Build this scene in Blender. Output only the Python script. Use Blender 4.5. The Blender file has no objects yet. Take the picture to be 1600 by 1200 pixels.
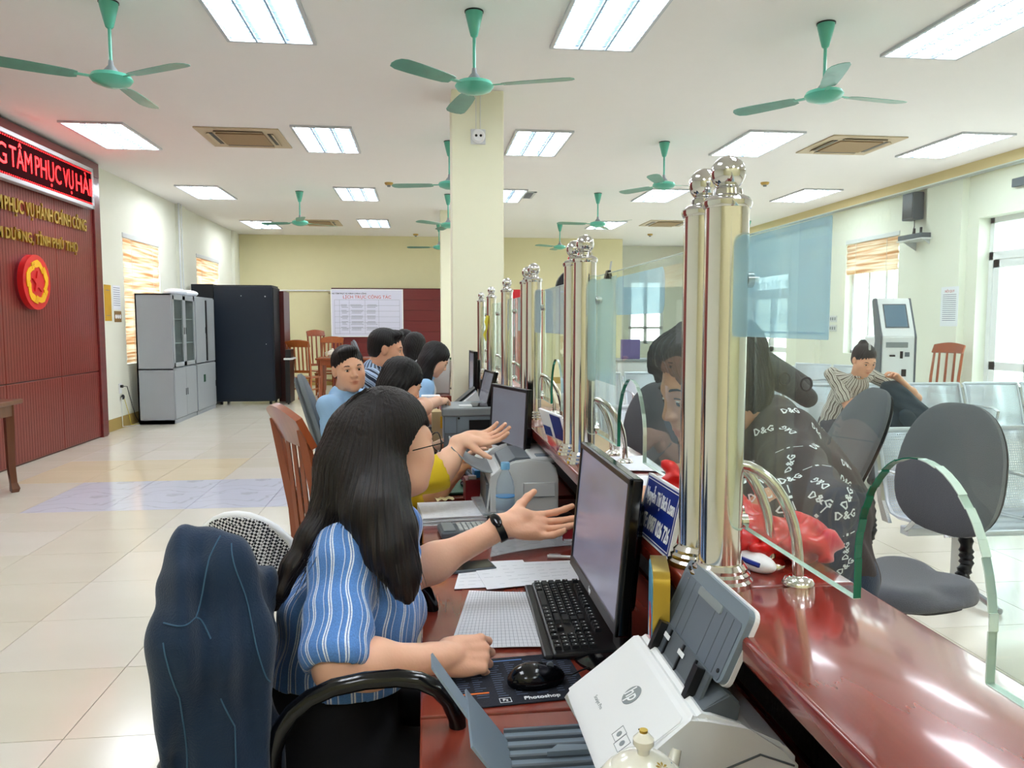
import bpy, bmesh, math, random
import numpy as np
from mathutils import Vector, Matrix, Euler
from mathutils.bvhtree import BVHTree
from math import sin, cos, pi, radians, atan2, sqrt, tan
random.seed(7)
rng = np.random.default_rng(7)
SC = bpy.context.scene
COL = SC.collection

# ---------------------------------------------------------------- camera
cd = bpy.data.cameras.new('camera'); cam = bpy.data.objects.new('camera', cd); COL.objects.link(cam)
cd.sensor_width = 36; cd.sensor_fit = 'HORIZONTAL'; cd.lens = 27.0; cd.clip_start = 0.02; cd.clip_end = 200
PITCH, YAW = radians(4.5265), radians(6.4459)
cam.location = (0, 0, 1.45)
cam.rotation_euler = (pi / 2 - PITCH, 0, -YAW)
SC.camera = cam

# ---------------------------------------------------------------- exposure and sky
SC.view_settings.view_transform = 'Standard'
SC.view_settings.look = 'None'
SC.view_settings.gamma = 1
SC.view_settings.use_curve_mapping = False
SC.view_settings.exposure = EXPOSURE = 1.55
W = bpy.data.worlds.new('world'); SC.world = W; W.use_nodes = True
wn = W.node_tree.nodes; wl = W.node_tree.links
bgn = wn['Background']
tc = wn.new('ShaderNodeTexCoord'); sp = wn.new('ShaderNodeSeparateXYZ'); rp = wn.new('ShaderNodeValToRGB')
wl.new(tc.outputs['Generated'], sp.inputs[0]); wl.new(sp.outputs['Z'], rp.inputs[0]); wl.new(rp.outputs[0], bgn.inputs[0])
rp.color_ramp.elements[0].position = 0.0; rp.color_ramp.elements[0].color = (.80, .84, .84, 1)
rp.color_ramp.elements[1].position = 0.6; rp.color_ramp.elements[1].color = (.82, .90, 1.0, 1)
bgn.inputs[1].default_value = 2.6
TUBE_EMISSION = 8.0
LED_EMISSION = 2.2

# ---------------------------------------------------------------- materials
def lin(c):
    if isinstance(c, str):
        c = c.lstrip('#'); c = [int(c[i:i+2], 16) / 255 for i in (0, 2, 4)]
    return tuple((x / 12.92 if x <= .04045 else ((x + .055) / 1.055) ** 2.4) for x in c[:3]) + (1,)
def nd(nt, t, **k):
    n = nt.nodes.new(t)
    for a, v in k.items():
        if a.startswith('i_'): n.inputs[int(a[2:]) if a[2:].isdigit() else a[2:].replace('_', ' ')].default_value = v
        else: setattr(n, a, v)
    return n
def mat(name, col, rough=.5, metal=0, var=.06, nscale=6, stretch=None, bump=0, bscale=60, trans=0, ior=1.45, alpha=1,
        emit=None, estr=0, coat=0, sheen=0, col2=None, vcol=False, spec=.5, coords='Object'):
    m = bpy.data.materials.new(name); m.use_nodes = True
    nt = m.node_tree; b = nt.nodes['Principled BSDF']; L = nt.links
    c = lin(col)
    b.inputs['Roughness'].default_value = rough; b.inputs['Metallic'].default_value = metal
    b.inputs['IOR'].default_value = ior; b.inputs['Alpha'].default_value = alpha
    b.inputs['Transmission Weight'].default_value = trans
    b.inputs['Coat Weight'].default_value = coat; b.inputs['Coat Roughness'].default_value = .08
    b.inputs['Sheen Weight'].default_value = sheen
    b.inputs['Specular IOR Level'].default_value = spec
    t = nd(nt, 'ShaderNodeTexCoord'); mp = nd(nt, 'ShaderNodeMapping')
    L.new(t.outputs[coords], mp.inputs[0])
    if stretch: mp.inputs['Scale'].default_value = stretch
    nz = nd(nt, 'ShaderNodeTexNoise'); nz.inputs['Scale'].default_value = nscale; nz.inputs['Detail'].default_value = 4
    L.new(mp.outputs[0], nz.inputs['Vector'])
    mx = nd(nt, 'ShaderNodeMix', data_type='RGBA')
    if col2 is None:
        d = [max(0, x * (1 - var * 2)) for x in c[:3]] + [1]
    else: d = lin(col2)
    mx.inputs[6].default_value = c; mx.inputs[7].default_value = d
    L.new(nz.outputs['Fac'], mx.inputs[0])
    out = mx.outputs[2]
    if vcol:
        at = nd(nt, 'ShaderNodeAttribute', attribute_name='Col')
        m2 = nd(nt, 'ShaderNodeMix', data_type='RGBA', blend_type='MULTIPLY'); m2.inputs[0].default_value = 1
        L.new(out, m2.inputs[6]); L.new(at.outputs['Color'], m2.inputs[7]); out = m2.outputs[2]
    L.new(out, b.inputs['Base Color'])
    if bump:
        n2 = nd(nt, 'ShaderNodeTexNoise'); n2.inputs['Scale'].default_value = bscale; n2.inputs['Detail'].default_value = 3
        L.new(mp.outputs[0], n2.inputs['Vector'])
        bp = nd(nt, 'ShaderNodeBump'); bp.inputs['Strength'].default_value = bump; bp.inputs['Distance'].default_value = .01
        L.new(n2.outputs['Fac'], bp.inputs['Height']); L.new(bp.outputs[0], b.inputs['Normal'])
    if emit is not None:
        b.inputs['Emission Color'].default_value = lin(emit); b.inputs['Emission Strength'].default_value = estr
    return m
def wood(name, c1, c2, rough=.3, axis='Y', coat=.3, scale=3.0):
    st = {'X': (.6, 9, 9), 'Y': (9, .6, 9), 'Z': (9, 9, .6)}[axis]
    m = mat(name, c1, rough, col2=c2, nscale=scale, stretch=st, coat=coat)
    return m

M = {}
def defm():
    M['wall_white'] = mat('wall_paint_pale', '#ECEDDF', .6, var=.02)
    M['wall_yellow'] = mat('wall_paint_yellow', '#E6DFB4', .6, var=.02)
    M['pillar'] = mat('pillar_paint', '#ECEBD0', .55, var=.015)
    M['ceiling'] = mat('ceiling_plaster', '#F3F1EF', .8, var=.01)
    M['ochre'] = mat('baseboard_ochre', '#B49A58', .5)
    M['white'] = mat('white_plastic', '#EDEEF0', .35, var=.01)
    M['offwhite'] = mat('offwhite_plastic', '#D9DCDD', .4, var=.015)
    M['paper'] = mat('paper', '#EEF0F6', .8, var=.02)
    M['grey'] = mat('grey_plastic', '#8C9498', .45, var=.03)
    M['dgrey'] = mat('dark_grey_plastic', '#5E666E', .5, var=.04)
    M['steelgrey'] = mat('blue_grey_plastic', '#7D8B97', .45, var=.04)
    M['black'] = mat('black_plastic', '#131417', .35, var=.1)
    M['blackgloss'] = mat('black_gloss_plastic', '#0C0D10', .12, var=.1)
    M['metal'] = mat('painted_light_metal', '#C9CDD2', .35, metal=.25, var=.03)
    M['cabinet'] = mat('grey_painted_steel', '#A9AFB6', .4, metal=.1, var=.03)
    M['rack'] = mat('dark_navy_painted_steel', '#0F1C2B', .45, var=.08)
    M['rackd'] = mat('black_painted_steel', '#0B121B', .5, var=.08)
    M['steel'] = mat('polished_steel', '#E4E2DE', .12, metal=1, var=.03)
    M['chrome'] = mat('chrome', '#D8D8D8', .05, metal=1, var=.01)
    M['benchsteel'] = mat('bench_steel', '#D3DBE2', .3, metal=.35, var=.02)
    M['tube'] = mat('aluminium', '#C6CACD', .25, metal=.8, var=.03)
    M['fan'] = mat('fan_green', '#5FBFA6', .3, var=.08, nscale=9, coat=.3)
    M['fanblade'] = mat('fan_blade_green', '#58A793', .35, col2='#4C7F70', nscale=10, coat=.2)
    M['maroon'] = wood('maroon_wood', '#7C2A28', '#5A1A1C', .28, 'Y', .4)
    M['counter'] = wood('counter_wood', '#93372A', '#6C1F1B', .22, 'Y', .6, 4)
    M['desk'] = wood('desk_wood', '#93402E', '#6E241E', .25, 'Y', .5, 4)
    M['deskedge'] = wood('desk_edge_wood', '#A0492F', '#7D2E22', .3, 'Z', .3)
    M['panelwood'] = mat('panel_wood', '#8E3630', .35, col2='#6B2422', nscale=3, stretch=(30, 30, .6), coat=.2, bump=.15, bscale=6)
    M['panelh'] = mat('panel_wood_horizontal', '#7A2C2C', .4, col2='#641F22', nscale=3, stretch=(.6, 30, 30), coat=.1)
    M['darkwood'] = wood('dark_red_wood', '#551717', '#3A0E10', .35, 'Z', .3)
    M['chairwood'] = wood('orange_brown_wood', '#B5642C', '#8A4218', .3, 'Z', .4)
    M['redwood'] = wood('reddish_chair_wood', '#A4532B', '#7C3518', .3, 'Z', .4)
    M['brownwood'] = wood('brown_wood', '#7C4A2C', '#573019', .35, 'Z', .3)
    M['fabric'] = mat('grey_fabric', '#5F636B', .95, col2='#50545B', nscale=300, bump=.5, bscale=400, sheen=.3)
    M['fabricl'] = mat('light_grey_fabric', '#7C8389', .95, col2='#6C7378', nscale=300, bump=.4, bscale=400)
    M['gold'] = mat('gold_metal', '#C9A846', .28, metal=.8, var=.1)
    M['red'] = mat('red_plastic', '#D81F22', .4, var=.05)
    M['redbag'] = mat('red_thin_plastic_bag', '#EE2A26', .3, col2='#D8191A', nscale=8, trans=.15, bump=.5, bscale=14)
    M['blue'] = mat('blue_plastic', '#2B57B8', .4)
    M['lblue'] = mat('light_blue_plastic', '#3FA0E6', .4)
    M['navy'] = mat('navy_sign', '#152C86', .3, var=.04)
    M['crimson'] = mat('crimson_plastic', '#7E1722', .4)
    M['yellow'] = mat('yellow_paint', '#F2B90F', .4, var=.04)
    M['amber'] = mat('amber_paper', '#D3A21C', .5)
    M['green'] = mat('leaf_green', '#3E7A3C', .5, col2='#2A5A2C', nscale=20)
    M['dgreen'] = mat('dark_green', '#123A2A', .5, col2='#1D5A3C', nscale=80)
    M['cable'] = mat('black_cable', '#17181A', .5)
    M['ycable'] = mat('yellow_cable', '#D9C93F', .5)
    M['porcelain'] = mat('porcelain', '#EFEBDC', .12, var=.01, coat=.5)
    M['inkblue'] = mat('ink_blue', '#2F6C8C', .4)
    M['inkgold'] = mat('ink_gold', '#B8963C', .4)
    M['ink'] = mat('ink_grey', '#7D8494', .8)
    M['inkdark'] = mat('ink_dark', '#33343B', .8)
    M['inkred'] = mat('ink_red', '#C8322E', .8)
    M['inkwhite'] = mat('ink_white', '#F2F4F8', .6, var=.01)
    M['skin'] = mat('skin', '#EDBFA2', .5, col2='#E4AF90', nscale=14, vcol=True, bump=.06, bscale=180)
    M['skin'].node_tree.nodes['Principled BSDF'].inputs['Subsurface Weight'].default_value = .12
    M['skin'].node_tree.nodes['Principled BSDF'].inputs['Subsurface Radius'].default_value = (.02, .008, .004)
    M['eyewhite'] = mat('eye_white', '#E8E4DE', .2, var=.01)
    M['iris'] = mat('dark_iris', '#1B0F0A', .15)
    M['brow'] = mat('brow_hair', '#1E1614', .8)
    M['glass'] = glass_mat('clear_glass', (.93, .985, .96), .0)
    M['bluefilm'] = film_mat('blue_translucent_film', '#CFE8F8', .62)
    M['paleflm'] = film_mat('pale_translucent_film', '#D3E8EE', .45)
    M['bluefilm2'] = film_mat('lettering_translucent_film', '#E2F2FC', .6)
    M['glassedge'] = mat('green_glass_edge', '#1F8468', .12, var=.1, trans=.3)
    M['glassedgel'] = mat('pale_glass_edge', '#E2F2EA', .2, var=.05)
    M['tubeemit'] = mat('fluorescent_glow', '#FFFFFF', .5, emit='#F3F8FF', estr=TUBE_EMISSION)
    M['reflector'] = mat('lamp_reflector', '#93AABC', .4, var=.01)
    M['reflector'].node_tree.nodes['Principled BSDF'].inputs['Emission Color'].default_value = (0, 0, 0, 1)
    M['led'] = mat('red_led_glow', '#FF1010', .5, emit='#FF1A1E', estr=LED_EMISSION)
    M['screen'] = screen_mat('lit_screen', '#6E6672', '#8A8FA6', .26)
    M['screen2'] = screen_mat('lit_screen_warm', '#7F7A84', '#8A8F98', .20)
    M['screen3'] = screen_mat('kiosk_screen', '#5F86A0', '#7FA0B4', .28)
    M['plasticclear'] = mat('clear_plastic_film', '#E8EDF2', .15, trans=.6, ior=1.2, bump=.5, bscale=25, alpha=.75)
    M['pet'] = mat('clear_bottle_plastic', '#DCEBF5', .08, trans=.75, ior=1.15, alpha=.75)
    M['denim'] = mat('dark_denim', '#1A3350', .92, col2='#0D1D31', nscale=9, bump=.25, bscale=300, sheen=.15)
    M['blackcloth'] = mat('black_cloth', '#0E0F14', .9, bump=.2, bscale=80)
    M['hair'] = hair_mat('black_hair', '#08070A', '#22150F')
    M['hair2'] = hair_mat('plain_black_hair', '#0E0C0E', '#181315')
def glass_mat(name, tint, rough):
    m = bpy.data.materials.new(name); m.use_nodes = True; nt = m.node_tree; nt.nodes.remove(nt.nodes['Principled BSDF'])
    out = nt.nodes['Material Output']
    tr = nd(nt, 'ShaderNodeBsdfTransparent'); tr.inputs[0].default_value = (*tint, 1)
    gl = nd(nt, 'ShaderNodeBsdfGlossy'); gl.inputs['Roughness'].default_value = .02
    fr = nd(nt, 'ShaderNodeFresnel'); fr.inputs['IOR'].default_value = 1.5
    # faint dust smears that scatter a little light
    df = nd(nt, 'ShaderNodeBsdfDiffuse'); df.inputs[0].default_value = (.86, .90, .88, 1)
    t = nd(nt, 'ShaderNodeTexCoord'); nz = nd(nt, 'ShaderNodeTexNoise'); nz.inputs['Scale'].default_value = 3.2; nz.inputs['Detail'].default_value = 5
    nt.links.new(t.outputs['Object'], nz.inputs['Vector'])
    rr = nd(nt, 'ShaderNodeMapRange'); rr.inputs[1].default_value = .3; rr.inputs[2].default_value = .8; rr.inputs[3].default_value = .015; rr.inputs[4].default_value = .08
    nt.links.new(nz.outputs['Fac'], rr.inputs[0])
    m1 = nd(nt, 'ShaderNodeMixShader'); m2 = nd(nt, 'ShaderNodeMixShader')
    nt.links.new(rr.outputs[0], m1.inputs[0]); nt.links.new(tr.outputs[0], m1.inputs[1]); nt.links.new(df.outputs[0], m1.inputs[2])
    ge = nd(nt, 'ShaderNodeNewGeometry'); iv = nd(nt, 'ShaderNodeMath', operation='SUBTRACT'); iv.inputs[0].default_value = 1; nt.links.new(ge.outputs['Backfacing'], iv.inputs[1])
    ml = nd(nt, 'ShaderNodeMath', operation='MULTIPLY'); nt.links.new(fr.outputs[0], ml.inputs[0]); nt.links.new(iv.outputs[0], ml.inputs[1])
    nt.links.new(ml.outputs[0], m2.inputs[0]); nt.links.new(m1.outputs[0], m2.inputs[1]); nt.links.new(gl.outputs[0], m2.inputs[2])
    nt.links.new(m2.outputs[0], out.inputs[0])
    return m
def film_mat(name, col, op):
    m = bpy.data.materials.new(name); m.use_nodes = True; nt = m.node_tree; nt.nodes.remove(nt.nodes['Principled BSDF'])
    out = nt.nodes['Material Output']
    tr = nd(nt, 'ShaderNodeBsdfTransparent'); tr.inputs[0].default_value = (.9, .96, 1, 1)
    df = nd(nt, 'ShaderNodeBsdfDiffuse'); df.inputs[0].default_value = lin(col)
    tl = nd(nt, 'ShaderNodeBsdfTranslucent'); tl.inputs[0].default_value = lin(col)
    nz = nd(nt, 'ShaderNodeTexNoise'); nz.inputs['Scale'].default_value = 2
    ma = nd(nt, 'ShaderNodeMapRange'); ma.inputs[3].default_value = op - .04; ma.inputs[4].default_value = op + .04
    nt.links.new(nz.outputs['Fac'], ma.inputs[0])
    m0 = nd(nt, 'ShaderNodeMixShader'); m0.inputs[0].default_value = .5
    nt.links.new(df.outputs[0], m0.inputs[1]); nt.links.new(tl.outputs[0], m0.inputs[2])
    m1 = nd(nt, 'ShaderNodeMixShader'); nt.links.new(ma.outputs[0], m1.inputs[0])
    nt.links.new(tr.outputs[0], m1.inputs[1]); nt.links.new(m0.outputs[0], m1.inputs[2])
    nt.links.new(m1.outputs[0], out.inputs[0]); return m
def screen_mat(name, c1, c2, s):
    m = mat(name, '#101014', .22); nt = m.node_tree; b = nt.nodes['Principled BSDF']
    t = nd(nt, 'ShaderNodeTexCoord'); mp = nd(nt, 'ShaderNodeMapping'); mp.inputs['Scale'].default_value = (4, 4, 9)
    nt.links.new(t.outputs['Object'], mp.inputs[0])
    nz = nd(nt, 'ShaderNodeTexNoise'); nz.inputs['Scale'].default_value = 1.6; nt.links.new(mp.outputs[0], nz.inputs['Vector'])
    mx = nd(nt, 'ShaderNodeMix', data_type='RGBA'); mx.inputs[6].default_value = lin(c1); mx.inputs[7].default_value = lin(c2)
    nt.links.new(nz.outputs['Fac'], mx.inputs[0]); nt.links.new(mx.outputs[2], b.inputs['Emission Color']); b.inputs['Emission Strength'].default_value = s
    return m
def hair_mat(name, c1, c2):
    m = mat(name, c1, .3, spec=.4); nt = m.node_tree; b = nt.nodes['Principled BSDF']; L = nt.links
    at = nd(nt, 'ShaderNodeAttribute', attribute_name='strand')
    mp = nd(nt, 'ShaderNodeMapping'); mp.inputs['Scale'].default_value = (1, 1, 1); L.new(at.outputs['Vector'], mp.inputs[0])
    nz = nd(nt, 'ShaderNodeTexNoise'); nz.inputs['Scale'].default_value = 1; nz.inputs['Detail'].default_value = 6; L.new(mp.outputs[0], nz.inputs['Vector'])
    mr = nd(nt, 'ShaderNodeMapRange'); mr.inputs[1].default_value = .35; mr.inputs[2].default_value = .7; L.new(nz.outputs['Fac'], mr.inputs[0])
    mx = nd(nt, 'ShaderNodeMix', data_type='RGBA'); mx.inputs[6].default_value = lin(c1); mx.inputs[7].default_value = lin(c2)
    L.new(mr.outputs[0], mx.inputs[0]); L.new(mx.outputs[2], b.inputs['Base Color'])
    bp = nd(nt, 'ShaderNodeBump'); bp.inputs['Strength'].default_value = .9; bp.inputs['Distance'].default_value = .004
    L.new(nz.outputs['Fac'], bp.inputs['Height']); L.new(bp.outputs[0], b.inputs['Normal'])
    r2 = nd(nt, 'ShaderNodeMapRange'); r2.inputs[3].default_value = .28; r2.inputs[4].default_value = .6; L.new(nz.outputs['Fac'], r2.inputs[0]); L.new(r2.outputs[0], b.inputs['Roughness'])
    return m
defm()

# ---------------------------------------------------------------- object helpers
def tag(o, label=None, cat=None, group=None, kind=None):
    if label: o['label'] = label
    if cat: o['category'] = cat
    if group: o['group'] = group
    if kind: o['kind'] = kind
    return o
def thing(name, label, cat, loc=(0, 0, 0), rz=0, group=None, rot=None):
    o = bpy.data.objects.new(name, None); COL.objects.link(o)
    o.empty_display_size = .05
    o.location = loc; o.rotation_euler = rot if rot else (0, 0, rz)
    return tag(o, label, cat, group)
def link(name, me, m, parent=None, smooth=False):
    if m is not None:
        for mm in (m if isinstance(m, (list, tuple)) else [m]): me.materials.append(M[mm] if isinstance(mm, str) else mm)
    o = bpy.data.objects.new(name, me); COL.objects.link(o)
    if parent is not None: o.parent = parent
    if smooth:
        me.polygons.foreach_set('use_smooth', [True] * len(me.polygons))
    return o
def kids(o): return [c for c in COL.objects if c.parent == o]
def dup(root, loc=None, rz=None, label=None, group=None, parent=None):
    r = root.copy(); COL.objects.link(r)
    if loc is not None: r.location = loc
    if rz is not None: r.rotation_euler = (0, 0, rz)
    if label: r['label'] = label
    if group: r['group'] = group
    if parent is not None: r.parent = parent
    for ch in root.children:
        c = ch.copy(); COL.objects.link(c); c.parent = r
        for g in ch.children:
            d = g.copy(); COL.objects.link(d); d.parent = c
    return r

class MB:
    """collects primitive shapes in one bmesh, then links it as one object"""
    def __init__(s): s.bm = bmesh.new()
    def _x(s, vs, loc, rot, mtx=None):
        R = Euler(rot).to_matrix().to_4x4() if not isinstance(rot, Matrix) else rot.to_4x4()
        mt = Matrix.Translation(Vector(loc)) @ R
        bmesh.ops.transform(s.bm, matrix=mt, verts=vs); return s
    def box(s, c, d, rot=(0, 0, 0), bev=0, seg=2, mi=0):
        r = bmesh.ops.create_cube(s.bm, size=1); vs = r['verts']
        bmesh.ops.scale(s.bm, vec=Vector(d), verts=vs)
        if bev:
            es = list({e for v in vs for e in v.link_edges})
            rr = bmesh.ops.bevel(s.bm, geom=es, offset=bev, segments=seg, affect='EDGES', profile=.5)
            vs = list({v for f in rr['faces'] for v in f.verts} | {v for v in vs if v.is_valid})
        if mi:
            for f in {f for v in vs for f in v.link_faces}: f.material_index = mi
        return s._x(vs, c, rot)
    def bb(s, x0, x1, y0, y1, z0, z1, bev=0, seg=2, mi=0):
        return s.box(((x0+x1)/2, (y0+y1)/2, (z0+z1)/2), (abs(x1-x0), abs(y1-y0), abs(z1-z0)), bev=bev, seg=seg, mi=mi)
    def cyl(s, c, r, h, rot=(0, 0, 0), r2=None, n=24, mi=0):
        q = bmesh.ops.create_cone(s.bm, cap_ends=True, segments=n, radius1=r, radius2=r if r2 is None else r2, depth=h)
        if mi:
            for f in {f for v in q['verts'] for f in v.link_faces}: f.material_index = mi
        return s._x(q['verts'], c, rot)
    def sph(s, c, r, sc=(1, 1, 1), rot=(0, 0, 0), n=20, mi=0):
        q = bmesh.ops.create_uvsphere(s.bm, u_segments=n, v_segments=max(6, n // 2), radius=r)
        bmesh.ops.scale(s.bm, vec=Vector(sc), verts=q['verts'])
        if mi:
            for f in {f for v in q['verts'] for f in v.link_faces}: f.material_index = mi
        return s._x(q['verts'], c, rot)
    def lathe(s, prof, c=(0, 0, 0), n=28, rot=(0, 0, 0)):
        rows = []
        for r, z in prof:
            rows.append([s.bm.verts.new((r * cos(2*pi*i/n), r * sin(2*pi*i/n), z)) for i in range(n)])
        for a, b in zip(rows, rows[1:]):
            for i in range(n):
                s.bm.faces.new((a[i], a[(i+1) % n], b[(i+1) % n], b[i]))
        if prof[0][0] > 1e-5: s.bm.faces.new(rows[0][::-1])
        if prof[-1][0] > 1e-5: s.bm.faces.new(rows[-1])
        return s._x([v for r in rows for v in r], c, rot)
    def tube(s, pts, r, n=10, closed=False, caps=True, flat=1):
        pts = [Vector(p) for p in pts]; rs = r if isinstance(r, (list, tuple)) else [r] * len(pts)
        rows = []; up = None
        for i, p in enumerate(pts):
            if closed: d = pts[(i+1) % len(pts)] - pts[i-1]
            else: d = pts[min(i+1, len(pts)-1)] - pts[max(i-1, 0)]
            d.normalize()
            if up is None:
                up = Vector((0, 0, 1)) if abs(d.z) < .9 else Vector((1, 0, 0))
            a = d.cross(up)
            if a.length < 1e-6: a = d.cross(Vector((0, 1, 0)))
            a.normalize(); b = a.cross(d).normalized(); up = b
            rows.append([s.bm.verts.new(p + (a * cos(2*pi*j/n) + b * sin(2*pi*j/n) * flat) * rs[i]) for j in range(n)])
        pr = list(zip(rows, rows[1:])) + ([(rows[-1], rows[0])] if closed else [])
        for A, B in pr:
            for j in range(n):
                s.bm.faces.new((A[j], A[(j+1) % n], B[(j+1) % n], B[j]))
        if caps and not closed:
            s.bm.faces.new(rows[0][::-1]); s.bm.faces.new(rows[-1])
        return s
    def prism(s, pts, h, mtx=None, mi=0, bev=0):
        """polygon pts (2D) in XY, extruded h along Z, then transformed by mtx"""
        a = [s.bm.verts.new((x, y, 0)) for x, y in pts]; b = [s.bm.verts.new((x, y, h)) for x, y in pts]
        fs = [s.bm.faces.new(a[::-1]), s.bm.faces.new(b)]
        n = len(pts)
        for i in range(n): fs.append(s.bm.faces.new((a[i], a[(i+1) % n], b[(i+1) % n], b[i])))
        for f in fs: f.material_index = mi
        if bev:
            es = list({e for v in a + b for e in v.link_edges})
            vs0 = set(s.bm.verts) - set(a + b)
            bmesh.ops.bevel(s.bm, geom=es, offset=bev, segments=2, affect='EDGES')
            vs = [v for v in s.bm.verts if v not in vs0]
        else: vs = a + b
        if mtx is not None: bmesh.ops.transform(s.bm, matrix=mtx, verts=vs)
        return s
    def grid(s, fn, nu, nv, thick=0):
        vs = [[s.bm.verts.new(fn(i / nu, j / nv)) for j in range(nv + 1)] for i in range(nu + 1)]
        fs = []
        for i in range(nu):
            for j in range(nv): fs.append(s.bm.faces.new((vs[i][j], vs[i+1][j], vs[i+1][j+1], vs[i][j+1])))
        if thick:
            bmesh.ops.recalc_face_normals(s.bm, faces=fs)
            bmesh.ops.solidify(s.bm, geom=fs, thickness=thick)
        return s
    def quad(s, a, b, c, d, mi=0):
        f = s.bm.faces.new([s.bm.verts.new(p) for p in (a, b, c, d)]); f.material_index = mi; return s
    def build(s, name, m, parent=None, smooth=False, auto=None):
        bmesh.ops.recalc_face_normals(s.bm, faces=s.bm.faces[:])
        me = bpy.data.meshes.new(name); s.bm.to_mesh(me); s.bm.free()
        o = link(name, me, m, parent, smooth)
        if smooth: auto_smooth(me, 40 if auto is None else auto)
        return o
def auto_smooth(me, deg):
    me.polygons.foreach_set('use_smooth', [True] * len(me.polygons))
    try: me.set_sharp_from_angle(angle=radians(deg))
    except Exception: pass
def frame(x, y, z=None, o=(0, 0, 0)):
    """matrix whose columns are the axes x, y, z at origin o"""
    x = Vector(x).normalized(); y = Vector(y); y = (y - x * y.dot(x)).normalized(); z = x.cross(y)
    return Matrix(((x.x, y.x, z.x, o[0]), (x.y, y.y, z.y, o[1]), (x.z, y.z, z.z, o[2]), (0, 0, 0, 1)))
_tc = {}
def text_mesh(txt, size, depth=0, bold=0, align='CENTER', sx=1, sy=1, res=3, space=1.0):
    key = (txt, size, depth, bold, align, sx, sy, res, space)
    if key in _tc: return _tc[key].copy()
    cu = bpy.data.curves.new('lettering', 'FONT'); cu.body = txt; cu.size = size; cu.extrude = depth; cu.offset = bold
    cu.align_x = align; cu.align_y = 'CENTER'; cu.resolution_u = res; cu.space_character = space
    o = bpy.data.objects.new('lettering', cu); COL.objects.link(o)
    dg = bpy.context.evaluated_depsgraph_get()
    me = bpy.data.meshes.new_from_object(o.evaluated_get(dg))
    bpy.data.objects.remove(o); bpy.data.curves.remove(cu)
    if sx != 1 or sy != 1: me.transform(Matrix.Diagonal((sx, sy, 1, 1)))
    me.materials.clear()
    _tc[key] = me
    return me.copy()
def text(name, txt, size, mtx, m, parent, **k):
    me = text_mesh(txt, size, **k); me.transform(mtx)
    return link(name, me, m, parent)
def join_meshes(name, mes, m, parent=None):
    bm = bmesh.new()
    for me in mes:
        bm.from_mesh(me)
    out = bpy.data.meshes.new(name); bm.to_mesh(out); bm.free()
    return link(name, out, m, parent)

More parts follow.
